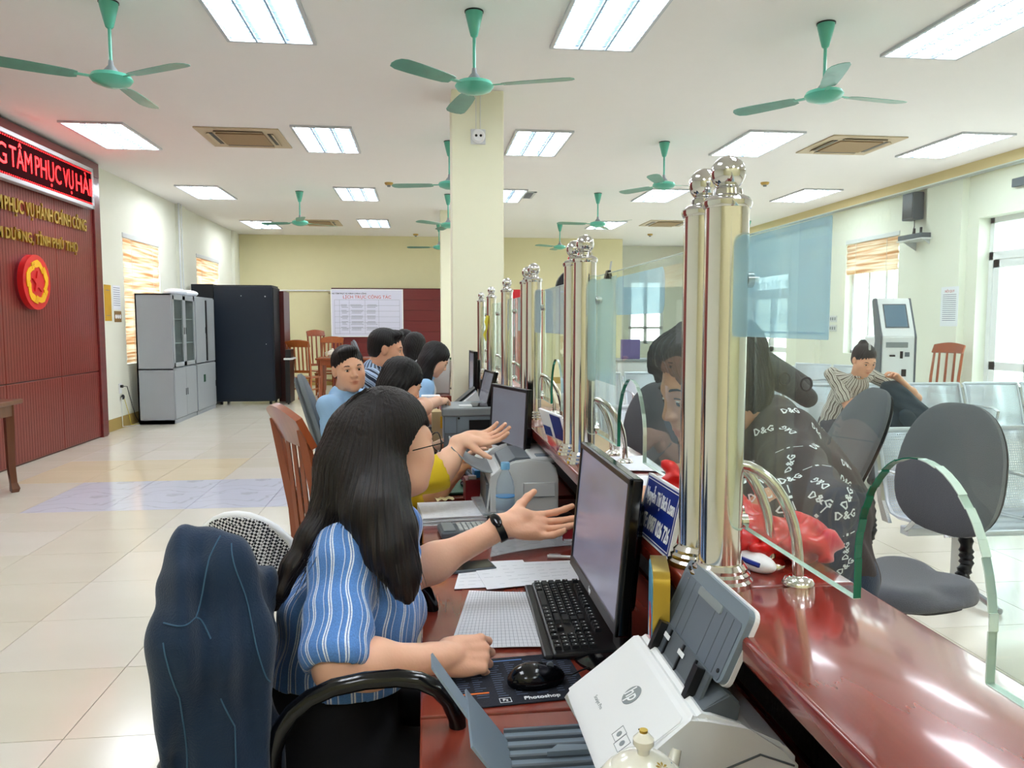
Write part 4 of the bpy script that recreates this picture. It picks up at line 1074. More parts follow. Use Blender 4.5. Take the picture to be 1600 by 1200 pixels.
pad = thing('mouse_pad', 'black printed mouse pad under the mouse at desk front', 'mouse pad', (.170, 1.450, .7505), radians(5))
MB().bb(-.13, .13, -.098, .098, 0, .003, bev=.001, seg=1).build('pad', mat('pad_black_cloth', '#171B28', .8, bump=.2, bscale=300), pad)
FZ = frame((1, 0, 0), (0, 1, 0))
ftext('pad_lettering', 'Photoshop', .016, (.035, -.082, .0032), 'inkwhite', pad, F=FZ, bold=.0004)
ftext('pad_lettering', 'Ps', .012, (-.035, -.082, .0032), 'inkwhite', pad, F=FZ)
mb = MB()
for a, b, c, d in ((-.046, -.024, -.0905, -.0895), (-.046, -.024, -.0745, -.0735), (-.046, -.045, -.09, -.074), (-.025, -.024, -.09, -.074)): mb.bb(a, b, c, d, .003, .0034)
mb.build('logo_box', 'inkwhite', pad)
MB().bb(-.115, -.06, -.050, -.045, .003, .0035).build('orange_bar', mat('ink_orange', '#E8742A', .5), pad)
MB().bb(-.11, -.045, .075, .079, .003, .0035).bb(-.03, .03, .080, .084, .003, .0035).build('blue_bar', mat('ink_sky', '#5C86C8', .5), pad)
mb = MB(); r3 = random.Random(5)
for cx in (-.115, -.085, -.045, -.01, .03, .07, .1):
    for k in range(16):
        y = .07 - k*.009
        if y > -.066: mb.bb(cx, cx + .012 + r3.random()*.012, y, y+.0015, .003, .0033)
tag(mb.build('small_print', mat('ink_slate', '#5D6A88', .7), pad), kind='stuff')
ms = thing('computer_mouse', 'shiny black computer mouse on the printed pad', 'mouse', (.208, 1.425, .754), radians(8))
s = SDF(); s.ell((0, 0, .010), (.058, .032, .026), k=.01); s.ell((-.01, 0, .016), (.038, .030, .023), k=.012); s.ell((0, 0, -.031), (.09, .06, .030), k=.003, neg=True)
s.cap((.015, 0, .037), (.06, 0, .022), .0016, k=.002, neg=True)
V, F = s.mesh(.0022); link('shell', np_mesh('shell', smooth_v(V, F, 2), F), 'blackgloss', ms)
MB().cyl((.028, 0, .0325), .007, .006, rot=(pi/2, 0, 0)).build('wheel', 'dgrey', ms, True)
MB().tube([(.055, 0, .010), (.075, .005, .006), (.095, .02, .004), (.12, .03, .004)], .0018, n=6).build('cable', 'cable', ms, True)

def paper(name, label, cat, pts, z, m='paper', lines=0, curl=0, seed=1, grid=False, thick=.0012, group=None):
    """pts: 4 corners (x,y) counter-clockwise"""
    c = Vector((sum(p[0] for p in pts)/4, sum(p[1] for p in pts)/4, z))
    t = thing(name, label, cat, c, group=group); r = random.Random(seed)
    P = [Vector((p[0]-c.x, p[1]-c.y, 0)) for p in pts]
    ph = r.random()*6
    def fn(u, v, dz=0):
        p = (P[0]*(1-u) + P[1]*u)*(1-v) + (P[3]*(1-u) + P[2]*u)*v
        return Vector((p.x, p.y, dz + thick + curl*(.5+.5*sin(3*u+ph)*cos(2.5*v+ph)) ))
    MB().grid(lambda u, v: fn(u, v), 10, 10, thick).build('sheet', m, t, True)
    if lines:
        mb = MB()
        for k in range(lines):
            v = (k+1)/(lines+1)
            for q in range(8):
                u0, u1 = .04 + q*.115, .04 + (q+1)*.115
                if not grid and r.random() < .25: continue
                if not grid: u1 = u0 + .115 * (.4 + .6*r.random())
                w = .0016 if not grid else .001
                a, b = fn(u0, v, .0006), fn(u1, v, .0006); n = Vector((0, 0, 0)); d = (fn(.5, 1) - fn(.5, 0)).normalized() * w * .35
                mb.quad(a - d, b - d, b + d, a + d)
        if grid:
            for q in range(22):
                u = (q+1)/23
                for k in range(8):
                    a, b = fn(u, k/8, .0006), fn(u, (k+1)/8, .0006); d = (fn(1, .5) - fn(0, .5)).normalized() * .0003
                    mb.quad(a - d, b - d, b + d, a + d)
        tag(mb.build('ruled_lines' if grid else 'printed_lines', 'ink', t), kind='stuff')
    return t
paper('notebook_page', 'squared paper sheet lying left of the keyboard, under the hand', 'paper', [(.045, 1.60), (.262, 1.585), (.258, 1.93), (.108, 1.955)], .7505, lines=20, grid=True, curl=.006, seed=2)
paper('document', 'white sheet sticking out farther left of the two behind the keyboard', 'paper', [(.07, 1.975), (.30, 1.99), (.28, 2.20), (.10, 2.20)], .7505, lines=7, seed=3, curl=.003)
paper('document', 'white printed sheet on top behind the keyboard', 'paper', [(.155, 1.955), (.41, 2.0), (.42, 2.17), (.13, 2.175)], .7535, lines=6, seed=4, curl=.003)
paper('plastic_sleeve', 'crumpled clear plastic sleeve lying before the white printer', 'sleeve', [(.185, 2.21), (.46, 2.33), (.47, 2.50), (.21, 2.40)], .7505, m='plasticclear', curl=.016, seed=5, lines=0, thick=.002)
ph_ = thing('smartphone', 'dark flat smartphone lying under the raised forearm', 'phone', (.115, 2.15, .7505), radians(12))
MB().bb(-.075, .075, -.04, .04, 0, .009, bev=.003).build('case', 'dgrey', ph_); MB().bb(-.07, .07, -.036, .036, .009, .0098).build('screen', 'blackgloss', ph_)
pn = thing('white_pen', 'white pen lying behind the keyboard near the monitor', 'pen', (.405, 2.205, .757), radians(-14))
MB().cyl((0, 0, 0), .005, .10, rot=(0, pi/2, 0)).build('barrel', 'white', pn, True); MB().cyl((.053, 0, 0), .0045, .012, rot=(0, pi/2, 0), r2=.001).build('tip', 'metal', pn, True); MB().bb(-.045, -.01, -.001, .001, .005, .008).build('clip', 'metal', pn)
# calculator / card terminal
ca = thing('calculator', 'grey desk calculator with many keys behind the forearm', 'calculator', (.125, 2.52, .7505), radians(6))
MB().bb(-.085, .085, -.06, .06, 0, .022, bev=.006).build('body', 'dgrey', ca)
MB().bb(-.075, -.035, -.05, .05, .021, .028, bev=.003).build('display', 'grey', ca)
for i in range(6):
    for j in range(5): MB().bb(-.022 + i*.017, -.010 + i*.017, -.045 + j*.019, -.031 + j*.019, .021, .026).build('key', 'offwhite', ca)
# stack of printed documents
for k in range(7):
    paper('paper_stack_sheet', ['lowest', 'second lowest', 'third lowest', 'middle', 'third highest', 'second highest'][k] + ' sheet of the paper stack beside the water bottle' if k < 6 else 'printed sheet lying topmost on the paper stack beside the bottle', 'paper',
          [(-.03 + k*.003, 2.62 + (k % 3)*.006), (.205 + (k % 2)*.006, 2.64), (.21, 2.87 + (k % 2)*.01), (-.035, 2.86)], .7505 + k*.0042, lines=9 if k == 6 else 0, seed=20+k, curl=.0015, group='sheets of the paper stack', thick=.003)
pbd = thing('clear_tray', 'clear plastic folder edge lying right of the paper stack', 'folder', (.20, 2.74, .783), .1)
MB().bb(-.02, .03, -.13, .13, 0, .012, bev=.004).build('folder', 'plasticclear', pbd)
# ----- white laser printer
pr = thing('laser_printer', 'white grey laser printer with open paper tray behind the bottle', 'printer', (.335, 2.82, .75))
prof = [(-.115, .0), (.115, 0), (.125, .01), (.125, .16), (.115, .20), (.085, .222), (.03, .228), (-.03, .222), (-.07, .205), (-.105, .175), (-.115, .165)]
FXZ = Matrix(((1, 0, 0, 0), (0, 0, -1, 0), (0, 1, 0, 0), (0, 0, 0, 1)))
MB().prism(prof, .016, Matrix.Translation((0, -.184, 0)) @ FXZ, bev=.005).build('side_cover', 'offwhite', pr)
MB().prism(prof, .016, Matrix.Translation((0, .20, 0)) @ FXZ, bev=.005).build('side_cover', 'offwhite', pr)
prof2 = [(-.11, .012), (.12, .012), (.12, .19), (.08, .215), (.04, .215), (-.02, .165), (-.075, .185), (-.11, .165)]
MB().prism(prof2, .36, Matrix.Translation((0, .18, 0)) @ FXZ, bev=.004).build('body', 'offwhite', pr)
MB().prism([(-.07, .186), (-.02, .168), (.04, .215), (.03, .224), (-.02, .224), (-.068, .20)], .27, Matrix.Translation((0, .13, 0)) @ FXZ).build('output_well', 'dgrey', pr)
MB().bb(.035, .118, -.165, .175, .205, .226, bev=.006).build('top_cover', 'offwhite', pr)
MB().bb(.055, .10, -.14, -.09, .224, .230, bev=.002).build('button_panel', 'steelgrey', pr)
MB().bb(.0, .113, -.204, -.198, .095, .145, bev=.002).build('side_hatch', 'offwhite', pr)
MB().bb(.002, .111, -.206, -.203, .0955, .0965).bb(.001, .002, -.206, -.203, .096, .145).build('hatch_seam', 'dgrey', pr)
MB().grid(lambda u, v: (-.245 + .175*u, -.13 + .27*v, .265 - .095*u - .03*sin(pi*u)), 10, 2, .004).build('paper_flap', 'grey', pr, True)
MB().grid(lambda u, v: (-.13 + .02*u, -.15 + .30*v, .0 + .15*u), 6, 2, .006).build('front_tray', 'offwhite', pr, True)
MB().bb(-.125, -.114, -.14, .15, .01, .13).build('front_recess', 'dgrey', pr)
# water bottle
bt = thing('water_bottle', 'clear water bottle with light blue cap before the white printer', 'bottle', (.262, 2.52, .7505))
pf = [(0, .0), (.026, .0), (.031, .006), (.031, .02), (.0295, .028), (.0315, .036), (.0295, .046), (.0315, .056), (.030, .066), (.0315, .078), (.0315, .12), (.0305, .124), (.0315, .130), (.0315, .150), (.027, .175), (.017, .200), (.0125, .208), (.0125, .222), (0, .222)]
MB().lathe(pf, n=32).build('bottle_body', 'pet', bt, True)
MB().lathe([(.0312, .080), (.0320, .081), (.0320, .119), (.0312, .120)], n=32).build('label_band', film_mat('bottle_label', '#CFE2F2', .6), bt, True)
MB().cyl((0, 0, .124), .0322, .002, n=32).build('blue_ring', 'lblue', bt)
MB().lathe([(0, .214), (.0155, .214), (.0155, .234), (.014, .237), (0, .237)], n=32).build('cap', mat('pale_blue_cap', '#7DB9E4', .35), bt, True)
# red notebook, black object and papers right of hand
rb = thing('red_notebook', 'small red book under the fingertips beside the monitor', 'book', (.475, 2.43, .7505), radians(-12))
MB().bb(-.03, .035, -.07, .07, 0, .004).bb(-.03, .035, -.07, .07, .014, .018).bb(-.032, -.028, -.07, .07, 0, .018).build('cover', 'crimson', rb); MB().bb(-.028, .032, -.067, .067, .004, .014).build('pages', 'paper', rb)
bb_ = thing('black_case', 'black case lying behind the outstretched fingers', 'case', (.462, 2.60, .7505), radians(10)); MB().bb(-.035, .035, -.05, .05, 0, .045, bev=.008).build('case_body', 'black', bb_)
paper('document', 'white paper under the red book beside the monitor', 'paper', [(.44, 2.22), (.55, 2.22), (.56, 2.42), (.46, 2.42)], .7505, lines=4, seed=31, curl=.002)
# ----- items beyond the printer at the second desk
gp = thing('green_folder', 'dark green sparkly pouch lying on the second desk', 'pouch', (.095, 3.22, .7505), .12); MB().bb(-.07, .075, -.13, .13, 0, .012, bev=.005).build('pouch', 'dgreen', gp)
m2 = thing('computer_mouse', 'small black mouse on the dark green pouch', 'mouse', (.165, 3.20, .763)); MB().sph((0, 0, .012), .03, sc=(.8, 1.3, .55)).build('shell', 'blackgloss', m2, True)
rbx = thing('crimson_pen_box', 'dark red card box at the second desk edge beside the printer', 'box', (.185, 3.02, .7505), .05)
MB().bb(-.035, .035, -.05, .05, 0, .085, bev=.002, seg=1).build('box', 'crimson', rbx); MB().bb(-.02, .01, -.03, .0, .085, .098).build('contents', 'paper', rbx)
lbx = thing('blue_stamp_box', 'small bright blue plastic box on the crimson box', 'box', (.203, 3.04, .8365), .1); MB().bb(-.016, .018, -.03, .03, 0, .03, bev=.003).build('box', 'lblue', lbx)
MB().bb(.016, .021, -.01, .02, .0, .035).build('latch', 'blue', lbx)
yn = thing('yellow_note', 'crumpled pale yellow note on the second desk edge', 'note', (.07, 3.0, .7505 + .0), .3)
MB().grid(lambda u, v: (-.035 + .07*u, -.022 + .045*v, .004 + .008*sin(7*u+2*v)**2), 8, 6, .001).build('note', mat('cream_paper', '#EFE6B4', .8), yn, True)
bs = thing('blue_stapler', 'blue stapler with silver arm on the second desk', 'stapler', (.165, 3.55, .7505), radians(70))
MB().bb(-.065, .065, -.016, .016, 0, .012, bev=.003).build('base', 'black', bs); MB().box((0, 0, .032), (.12, .028, .022), rot=(0, -.08, 0), bev=.006).build('arm', 'blue', bs); MB().bb(.06, .09, -.008, .008, .010, .018).build('staple_rail', 'metal', bs)
k2 = thing('small_keyboard', 'grey black keyboard edge before the turned monitor', 'keyboard', (.275, 3.35, .7505), .15); MB().bb(-.07, .05, -.2, .2, 0, .018, bev=.005).build('case', 'dgrey', k2)
for i in range(4):
    for j in range(12): MB().bb(-.06 + i*.024, -.042 + i*.024, -.19 + j*.031, -.164 + j*.031, .018, .024).build('key', 'black', k2)
# grey multifunction printer
g = thing('grey_printer', 'boxy grey printer standing on the second desk', 'printer', (.25, 4.24, .75))
MB().bb(-.155, .17, -.17, .17, .01, .215, bev=.006).build('body', 'steelgrey', g)
MB().bb(-.165, .175, -.178, .178, .205, .25, bev=.008).build('lid', 'grey', g)
MB().bb(.0, .12, -.13, .05, .25, .254).build('control_screen', 'blackgloss', g); MB().bb(-.07, -.0, -.1, -.02, .25, .253).build('paper_label', 'offwhite', g)
MB().bb(-.088, -.085, -.174, -.169, .02, .20).bb(-.15, .165, -.174, -.169, .112, .115).build('panel_seam', 'dgrey', g)
MB().bb(-.02, .15, -.176, -.168, .135, .185).build('output_slot', 'black', g); MB().cyl((-.075, -.172, .195), .006, .006, rot=(pi/2, 0, 0)).build('lock', 'black', g)
wp = thing('white_printer', 'rounded white printer half hidden behind the printer flap', 'printer', (.285, 3.42, .77), .1)
s = SDF(); s.ell((0, 0, .05), (.14, .17, .10), k=.01); s.ell((0, 0, -.1), (.3, .3, .1), k=.004, neg=True); V, F = s.mesh(.008); link('body', np_mesh('body', smooth_v(V, F, 2), F), 'offwhite', wp)
wp.location.z = .7505; wp.location.x = .30; wp.scale = (.7, .8, 1)
MB().tube([(-.13, -.08, .075), (-.06, -.13, .11), (.05, -.13, .125), (.12, -.08, .10)], .003, n=6).build('seam_line', 'dgrey', wp)
rc = thing('orange_box', 'flat brownish orange box held tilted against the grey printer', 'box', (.26, 4.02, .83)); 
MB().box((0, 0, 0), (.09, .012, .035), rot=(0, -.5, 0), bev=.002).build('box', mat('rust_card', '#A8522E', .5), rc)
# stamp, card box, small scanner on top of grey printer
st_ = thing('red_stamp', 'small red stamp block standing by the hand on the far desk', 'stamp', (.108, 4.62, .93)); MB().bb(-.022, .022, -.02, .02, 0, .055, bev=.003).build('stamp_body', 'red', st_)
yb = thing('cardboard_box', 'open shallow cardboard box with yellow print on the far desk', 'box', (.105, 4.62, .7505)); MB().bb(-.07, .07, -.09, .09, 0, .178, bev=.003).build('box', mat('tan_card', '#C9B184', .7, var=.1), yb)
MB().bb(-.02, .03, -.0915, -.0895, .08, .15).build('yellow_print', 'amber', yb)
sc2 = thing('white_scanner', 'small white wedge scanner behind the grey printer', 'scanner', (.245, 4.56, .7505))
MB().prism([(-.07, .0), (.09, 0), (.09, .20), (.05, .31), (-.07, .21)], .2, Matrix.Translation((0, .1, 0)) @ FXZ, bev=.008).build('body', 'white', sc2)
MB().prism([(-.066, .218), (.05, .314), (.044, .322), (-.074, .226)], .16, Matrix.Translation((0, .08, 0)) @ FXZ).build('feed_slot', 'black', sc2)
for k, (x, y, z, w, l) in enumerate([(.02, 5.0, .82, .16, .25), (.14, 5.05, .86, .15, .22), (.18, 5.6, .84, .16, .3)]):
    bx = thing('document_pile', ('white paper pile at the left of the far desk', 'paper pile in a grey tray on the far desk', 'paper pile before the pillar on the far desk')[k], 'paper', (x, y, .7505))
    MB().bb(-w/2, w/2, -l/2, l/2, 0, z-.78, bev=.004).build('tray', 'dgrey', bx)
    for q in range(4): MB().box((0, 0, z-.776 + q*.012), (w*.95, l*.95, .008), rot=(0, .05*((q*7) % 3-1), .08*((q*5) % 3-1))).build('sheet', 'paper', bx)
wc = thing('white_calendar_box', 'white printed desk box beside the light blue blouse', 'box', (.03, 5.35, .7505)); MB().bb(-.06, .07, -.05, .05, 0, .20, bev=.004).build('box', 'paper', wc); MB().bb(.0, .04, -.0515, -.0495, .08, .14).build('printed_mark', 'ink', wc)
wg = thing('grey_machine', 'pale blue grey office machine left of the pillar base', 'machine', (.12, 7.8, .7505)); MB().bb(-.12, .12, -.15, .15, 0, .36, bev=.01).build('body', 'offwhite', wg); MB().bb(-.12, .12, -.152, .15, .355, .37).build('lid', 'steelgrey', wg)
cbl = tag(MB().tube([(.06, 3.95, .757), (.10, 4.02, .757), (.03, 4.08, .757), (.11, 4.12, .757), (.05, 4.2, .757), (.09, 4.35, .757)], .004, n=6).tube([(.03, 3.8, .757), (.08, 3.88, .757), (.02, 3.98, .757), (.06, 4.2, .757)], .004, n=6).build('cable', 'cable', None, True), 'dark cables curled on the second desk by the grey printer', 'cable')
# orchid in a pot
po = thing('potted_orchid', 'green leafy plant in a white pot left of the pillar', 'plant', (.22, 8.3, 1.12))
po.location = (.205, 8.1, .7505)
MB().lathe([(0, 0), (.05, 0), (.075, .30), (.065, .30), (.06, .27), (0, .27)]).build('pot', 'porcelain', po, True)
for k in range(9):
    a = k*2.4; L_ = .16 + .04*(k % 3)
    MB().grid(lambda u, v: ((L_*u)*cos(a) - (v-.5)*.055*sin(pi*min(1, u*.95+.05))*sin(a), (L_*u)*sin(a) + (v-.5)*.055*sin(pi*min(1, u*.95+.05))*cos(a), .28 + .13*u - .16*u*u + .02*k/9 + .05*(k % 2)*u), 8, 2, .003).build('leaf', 'green', po, True)
MB().tube([(0, 0, .28), (-.02, .01, .42), (-.05, .02, .50)], .004, n=6).build('stem', 'green', po, True)
# ----- blue name plate
sg = thing('name_plate', 'blue name and phone plate with white border on the counter', 'sign', (0, 0, 0))
a_, b_, c_ = Vector((.400, 1.427, 1.049)), Vector((.402, 1.240, 1.051)), Vector((.424, 1.400, 1.160))
Fp = frame(b_ - a_, c_ - a_, o=(0, 0, 0)); ctr = (b_ + c_) / 2 + Vector((-.0, 0, .004))
sg.location = ctr; w, h = .188, .116
MB().prism([(-w/2, -h/2), (w/2, -h/2), (w/2, h/2), (-w/2, h/2)], -.008, Fp).build('plate', 'white', sg)
MB().prism([(-w/2+.004, -h/2+.004), (w/2-.004, -h/2+.004), (w/2-.004, h/2-.004), (-w/2+.004, h/2-.004)], .0006, Fp).build('blue_face', 'navy', sg)
mb = MB()
for a in (-1, 1):
    mb.prism([(-w/2+.008, a*(h/2-.008)-.0007), (w/2-.008, a*(h/2-.008)-.0007), (w/2-.008, a*(h/2-.008)+.0007), (-w/2+.008, a*(h/2-.008)+.0007)], .0004, Fp @ Matrix.Translation((0, 0, .0007)))
    mb.prism([(a*(w/2-.008)-.0007, -h/2+.008), (a*(w/2-.008)+.0007, -h/2+.008), (a*(w/2-.008)+.0007, h/2-.008), (a*(w/2-.008)-.0007, h/2-.008)], .0004, Fp @ Matrix.Translation((0, 0, .0007)))
mb.build('border_line', 'inkwhite', sg)
text('name_lettering', 'Nguyễn Thị Bích Loan', .030, Fp @ Matrix.Translation((0, .022, .001)), 'inkwhite', sg, sx=.58, sy=1.1, bold=.0006, depth=.0003)
text('phone_lettering', 'DT: 0987 026 726', .034, Fp @ Matrix.Translation((0, -.026, .001)), 'inkwhite', sg, sx=.62, sy=1.1, bold=.0007, depth=.0003)
# second, small blue and white plate farther on
s2 = thing('name_plate', 'small blue and white plate leaning behind the turned monitor', 'sign', (.43, 2.55, 1.10)); s2.rotation_euler = (.1, -.35, .35)
MB().bb(-.004, .004, -.07, .07, -.05, .05).build('plate', 'inkwhite', s2); MB().bb(-.0055, -.003, -.065, .0, -.045, .045).bb(-.0055, -.003, .02, .065, -.045, -.01).build('blue_face', 'navy', s2)
s2.location.z = 1.105
# decorative tin between monitor and scanner
tn = thing('decorative_tin', 'flat gold rimmed tin with sky blue picture beside the scanner', 'tin', (.372, 1.175, .752), radians(-14))
MB().prism(rrect(.115, .30, .018), .026, Matrix.Translation((0, 0, .163)) @ frame((0, -1, 0), (0, 0, 1)) @ Matrix.Translation((0, 0, -.013))).build('tin_body', 'gold', tn, True)
MB().prism(rrect(.105, .288, .015), .002, Matrix.Translation((0, 0, .163)) @ frame((0, -1, 0), (0, 0, 1)) @ Matrix.Translation((0, 0, .0125))).build('picture', mat('sky_picture', '#2F93C8', .3, col2='#6FB8DA', nscale=8), tn)
MB().prism([(-.03, -.12), (.02, -.13), (.015, .03), (.0, .06), (-.012, .04)], .001, Matrix.Translation((0, 0, .163)) @ frame((0, -1, 0), (0, 0, 1)) @ Matrix.Translation((0, 0, .0146))).build('white_figure', 'paper', tn)
MB().prism([(.005, .05), (.04, .03), (.042, .075), (.008, .09)], .001, Matrix.Translation((0, 0, .163)) @ frame((0, -1, 0), (0, 0, 1)) @ Matrix.Translation((0, 0, .0147))).build('red_patch', 'red', tn)
MB().prism([(.018, .055), (.03, .053), (.03, .067), (.02, .07)], .001, Matrix.Translation((0, 0, .163)) @ frame((0, -1, 0), (0, 0, 1)) @ Matrix.Translation((0, 0, .0152))).build('gold_patch', 'yellow', tn)
# papers standing behind the monitor on the counter
paper('document', 'white papers lying on the counter behind the large monitor', 'paper', [(.415, 1.60), (.60, 1.58), (.62, 1.88), (.42, 1.92)], 1.0505, seed=41, curl=.02)
paper('document', 'white sheet lying on the counter by the second posts', 'paper', [(.52, 2.0), (.64, 1.98), (.65, 2.22), (.53, 2.24)], 1.0505, seed=42, curl=.004)

# ================================================================ document scanner (hero)
sn = thing('document_scanner', 'white document scanner with raised grey tray in the foreground', 'scanner', (0, 1.03, .752))
sl = .265
pf1 = [(.215, .118), (.222, .108), (.262, .0), (.47, 0), (.475, .012), (.475, .135), (.455, .158), (.405, .184), (.352, .204), (.337, .206), (.327, .200)]
Ym = Matrix.Translation((0, sl/2, 0)) @ FXZ
MB().prism(pf1, sl, Ym, bev=.007).build('body', 'white', sn)
# lower light grey case seam on the near side and black seam line
for ysg in (-1,):
    MB().tube([(.300, ysg*(sl/2+.0005), .085), (.35, ysg*(sl/2+.0008), .125), (.42, ysg*(sl/2+.0008), .150), (.466, ysg*(sl/2+.0005), .132)], .0014, n=6).build('side_seam', 'dgrey', sn)
# front face frame: local u along -Y (reading direction from staff side), v up the slope
p0 = Vector((.2165, 0, .119)); p1 = Vector((.327, 0, .200)); Ff = frame((0, -1, 0), p1 - p0, o=p0); fl_ = (p1 - p0).length
def onface(mb, name, m, smooth=False): return mb.build(name, m, sn, smooth)
mb = MB(); mb.prism(rrect(.247, fl_-.012, .010), .0022, Ff @ Matrix.Translation((0, fl_/2, -.0008))); onface(mb, 'front_cover', 'white')
LO = Ff @ Matrix.Translation((.005, .088, .0016))
onface(MB().prism([(.0165*cos(a*pi/16), .0165*sin(a*pi/16)) for a in range(32)], .0006, LO), 'logo_disc', 'grey')
text('logo_lettering', 'hp', .030, LO @ Matrix.Translation((.0, .001, .0008)) @ Matrix(((1, .25, 0, 0), (0, 1, 0, 0), (0, 0, 1, 0), (0, 0, 0, 1))), 'inkwhite', sn, bold=.0003, depth=.0002, sx=.85)
text('model_lettering', 'Scanjet Pro', .0085, Ff @ Matrix.Translation((-.035, .040, .0018)), 'grey', sn, depth=.0001)
for (a, b, r_) in ((.062, .048, .010), (.083, .046, .011)):
    mb = MB()
    for (q0, q1, q2, q3) in ((-r_, r_, -r_, -r_+.0008), (-r_, r_, r_-.0008, r_), (-r_, -r_+.0008, -r_, r_), (r_-.0008, r_, -r_, r_)):
        mb.prism([(q0, q2), (q1, q2), (q1, q3), (q0, q3)], .0004, Ff @ Matrix.Translation((a, b, .0016)))
    mb.prism([(.0045*cos(k*pi/6), .0045*sin(k*pi/6)) for k in range(12)], .0004, Ff @ Matrix.Translation((a, b, .0016)))
    onface(mb, 'button', 'grey')
onface(MB().cyl(Ff @ Vector((.083, .075, .002)), .0016, .001), 'indicator', 'black')
# paper feed well
MB().prism([(.335, .195), (.375, .175), (.395, .175), (.400, .210), (.385, .225), (.350, .205)], .235, Matrix.Translation((0, .1175, 0)) @ FXZ, bev=.003).build('feed_well', 'dgrey', sn)
ti = radians(0)
T0 = Vector((.352, 0, .192)); T1 = Vector((.402, 0, .307)); Ft = frame((0, -1, 0), T1 - T0, o=T0); tl = (T1 - T0).length
# lower chute with guides
MB().prism(rrect(.19, .055, .003), .004, Ft @ Matrix.Translation((0, .022, .002))).build('feed_chute', 'dgrey', sn)
for x in (-.082, .074):
    MB().prism(rrect(.012, .05, .002), .014, Ft @ Matrix.Translation((x, .024, .004))).build('paper_guide', 'black', sn)
for x in (-.055, .0, .05): MB().prism(rrect(.004, .05, .001), .003, Ft @ Matrix.Translation((x, .024, .006))).build('chute_rib', 'black', sn)
for x in (-.06, .002, .064): MB().prism(rrect(.022, .007, .001), .0008, Ft @ Matrix.Translation((x, .036, .0085))).build('size_label', 'inkwhite', sn)
# big tray plate
tray = MB().prism(rrect(.232, .104, .014), .010, Ft @ Matrix.Translation((0, .098, -.010))).build('input_tray', 'steelgrey', sn)
MB().prism(rrect(.236, .108, .016), .006, Ft @ Matrix.Translation((0, .098, -.0145))).build('tray_back', 'white', tray)
MB().prism(rrect(.215, .082, .006), .0012, Ft @ Matrix.Translation((0, .089, .0))).build('tray_panel', mat('tray_panel_grey', '#6C7684', .5), tray)
for x in (-.085, -.06, -.035, .03, .06, .085): MB().prism(rrect(.0012, .078, .0005), .0008, Ft @ Matrix.Translation((x, .089, .0009))).build('tray_rib', 'dgrey', tray)
MB().prism(rrect(.085, .012, .003), .002, Ft @ Matrix.Translation((.005, .124, .0013))).build('extension_tab', 'grey', tray)
for x in (-.1, .1): MB().cyl(Ft @ Vector((x, .138 if x < 0 else .06, .001)), .003, .003, rot=Ft.to_3x3(), n=12).build('rubber_dot', 'black', tray)
# output tray: ribbed grey plates on the desk with raised end flap
MB().bb(.16, .27, 1.02, 1.23, .7505, .758).build('x', 'black') if False else None
ot = thing('output_tray', 'ribbed grey output tray of the scanner lying folded out on the desk', 'tray', (0, 0, 0))
ot.location = (.155, 1.125, .760)
MB().bb(-.03, .13, -.095, .115, 0, .006, bev=.002).build('tray_plate', 'steelgrey', ot)
for k in range(8): MB().bb(-.03, .125, -.085 + k*.027, -.079 + k*.027, .005, .012, bev=.001, seg=1).build('tray_rib', 'dgrey', ot)
MB().prism([(.03, -.02), (.05, .0), (.10, -.005), (.105, -.02)], .008, Matrix.Translation((0, .04, .010))).build('paper_stop', 'steelgrey', ot)
fe = MB()
def flapf(u, v): return (-.03 - .065*u, -.095 + .175*v + .03*u, .006 + .075*u)
MB().grid(flapf, 6, 8, .004).build('end_flap', 'steelgrey', ot)
for k in range(7):
    v = .1 + k*.13
    MB().tube([flapf(.05, v), flapf(.5, v), flapf(.95, v)], .0022, n=5).build('tray_rib', 'dgrey', ot)
MB().grid(lambda u, v: (-.095 - .055*u, .02 + .055*v + .07*u, .078 + .052*u), 4, 2, .004).build('flap_extension', 'steelgrey', ot)
# box and teapot in the near foreground
bxx = thing('wooden_tea_box', 'brown wooden box under the teapot at the desk front', 'box', (.262, .845, .7505)); MB().bb(-.07, .07, -.07, .07, 0, .0955, bev=.004).build('box', 'brownwood', bxx)
tp = thing('teapot', 'white porcelain teapot with small flower motifs in the foreground', 'teapot', (.252, .848, .847), radians(42))
MB().lathe([(0, 0), (.03, 0), (.034, .006), (.050, .022), (.058, .042), (.056, .060), (.045, .074), (.035, .079), (0, .079)], n=40).build('pot_body', 'porcelain', tp, True)
MB().lathe([(0, .078), (.037, .078), (.038, .081), (.030, .088), (.014, .094), (.007, .096), (.008, .102), (.0125, .108), (.0125, .114), (.007, .120), (.004, .123), (0, .124)], n=36).build('lid', 'porcelain', tp, True)
MB().tube([(-.050, 0, .062), (-.068, 0, .072), (-.083, 0, .066), (-.088, 0, .050), (-.080, 0, .032), (-.066, 0, .022), (-.050, 0, .022)], [.007, .0065, .006, .006, .006, .0065, .007], n=12).build('handle', 'porcelain', tp, True)
MB().tube([(.045, 0, .035), (.062, 0, .043), (.071, 0, .056), (.078, 0, .068)], [.013, .010, .008, .007], n=12).build('spout', 'porcelain', tp, True)
MB().cyl((0, 0, .1235), .005, .003).build('knob_tip', 'gold', tp)
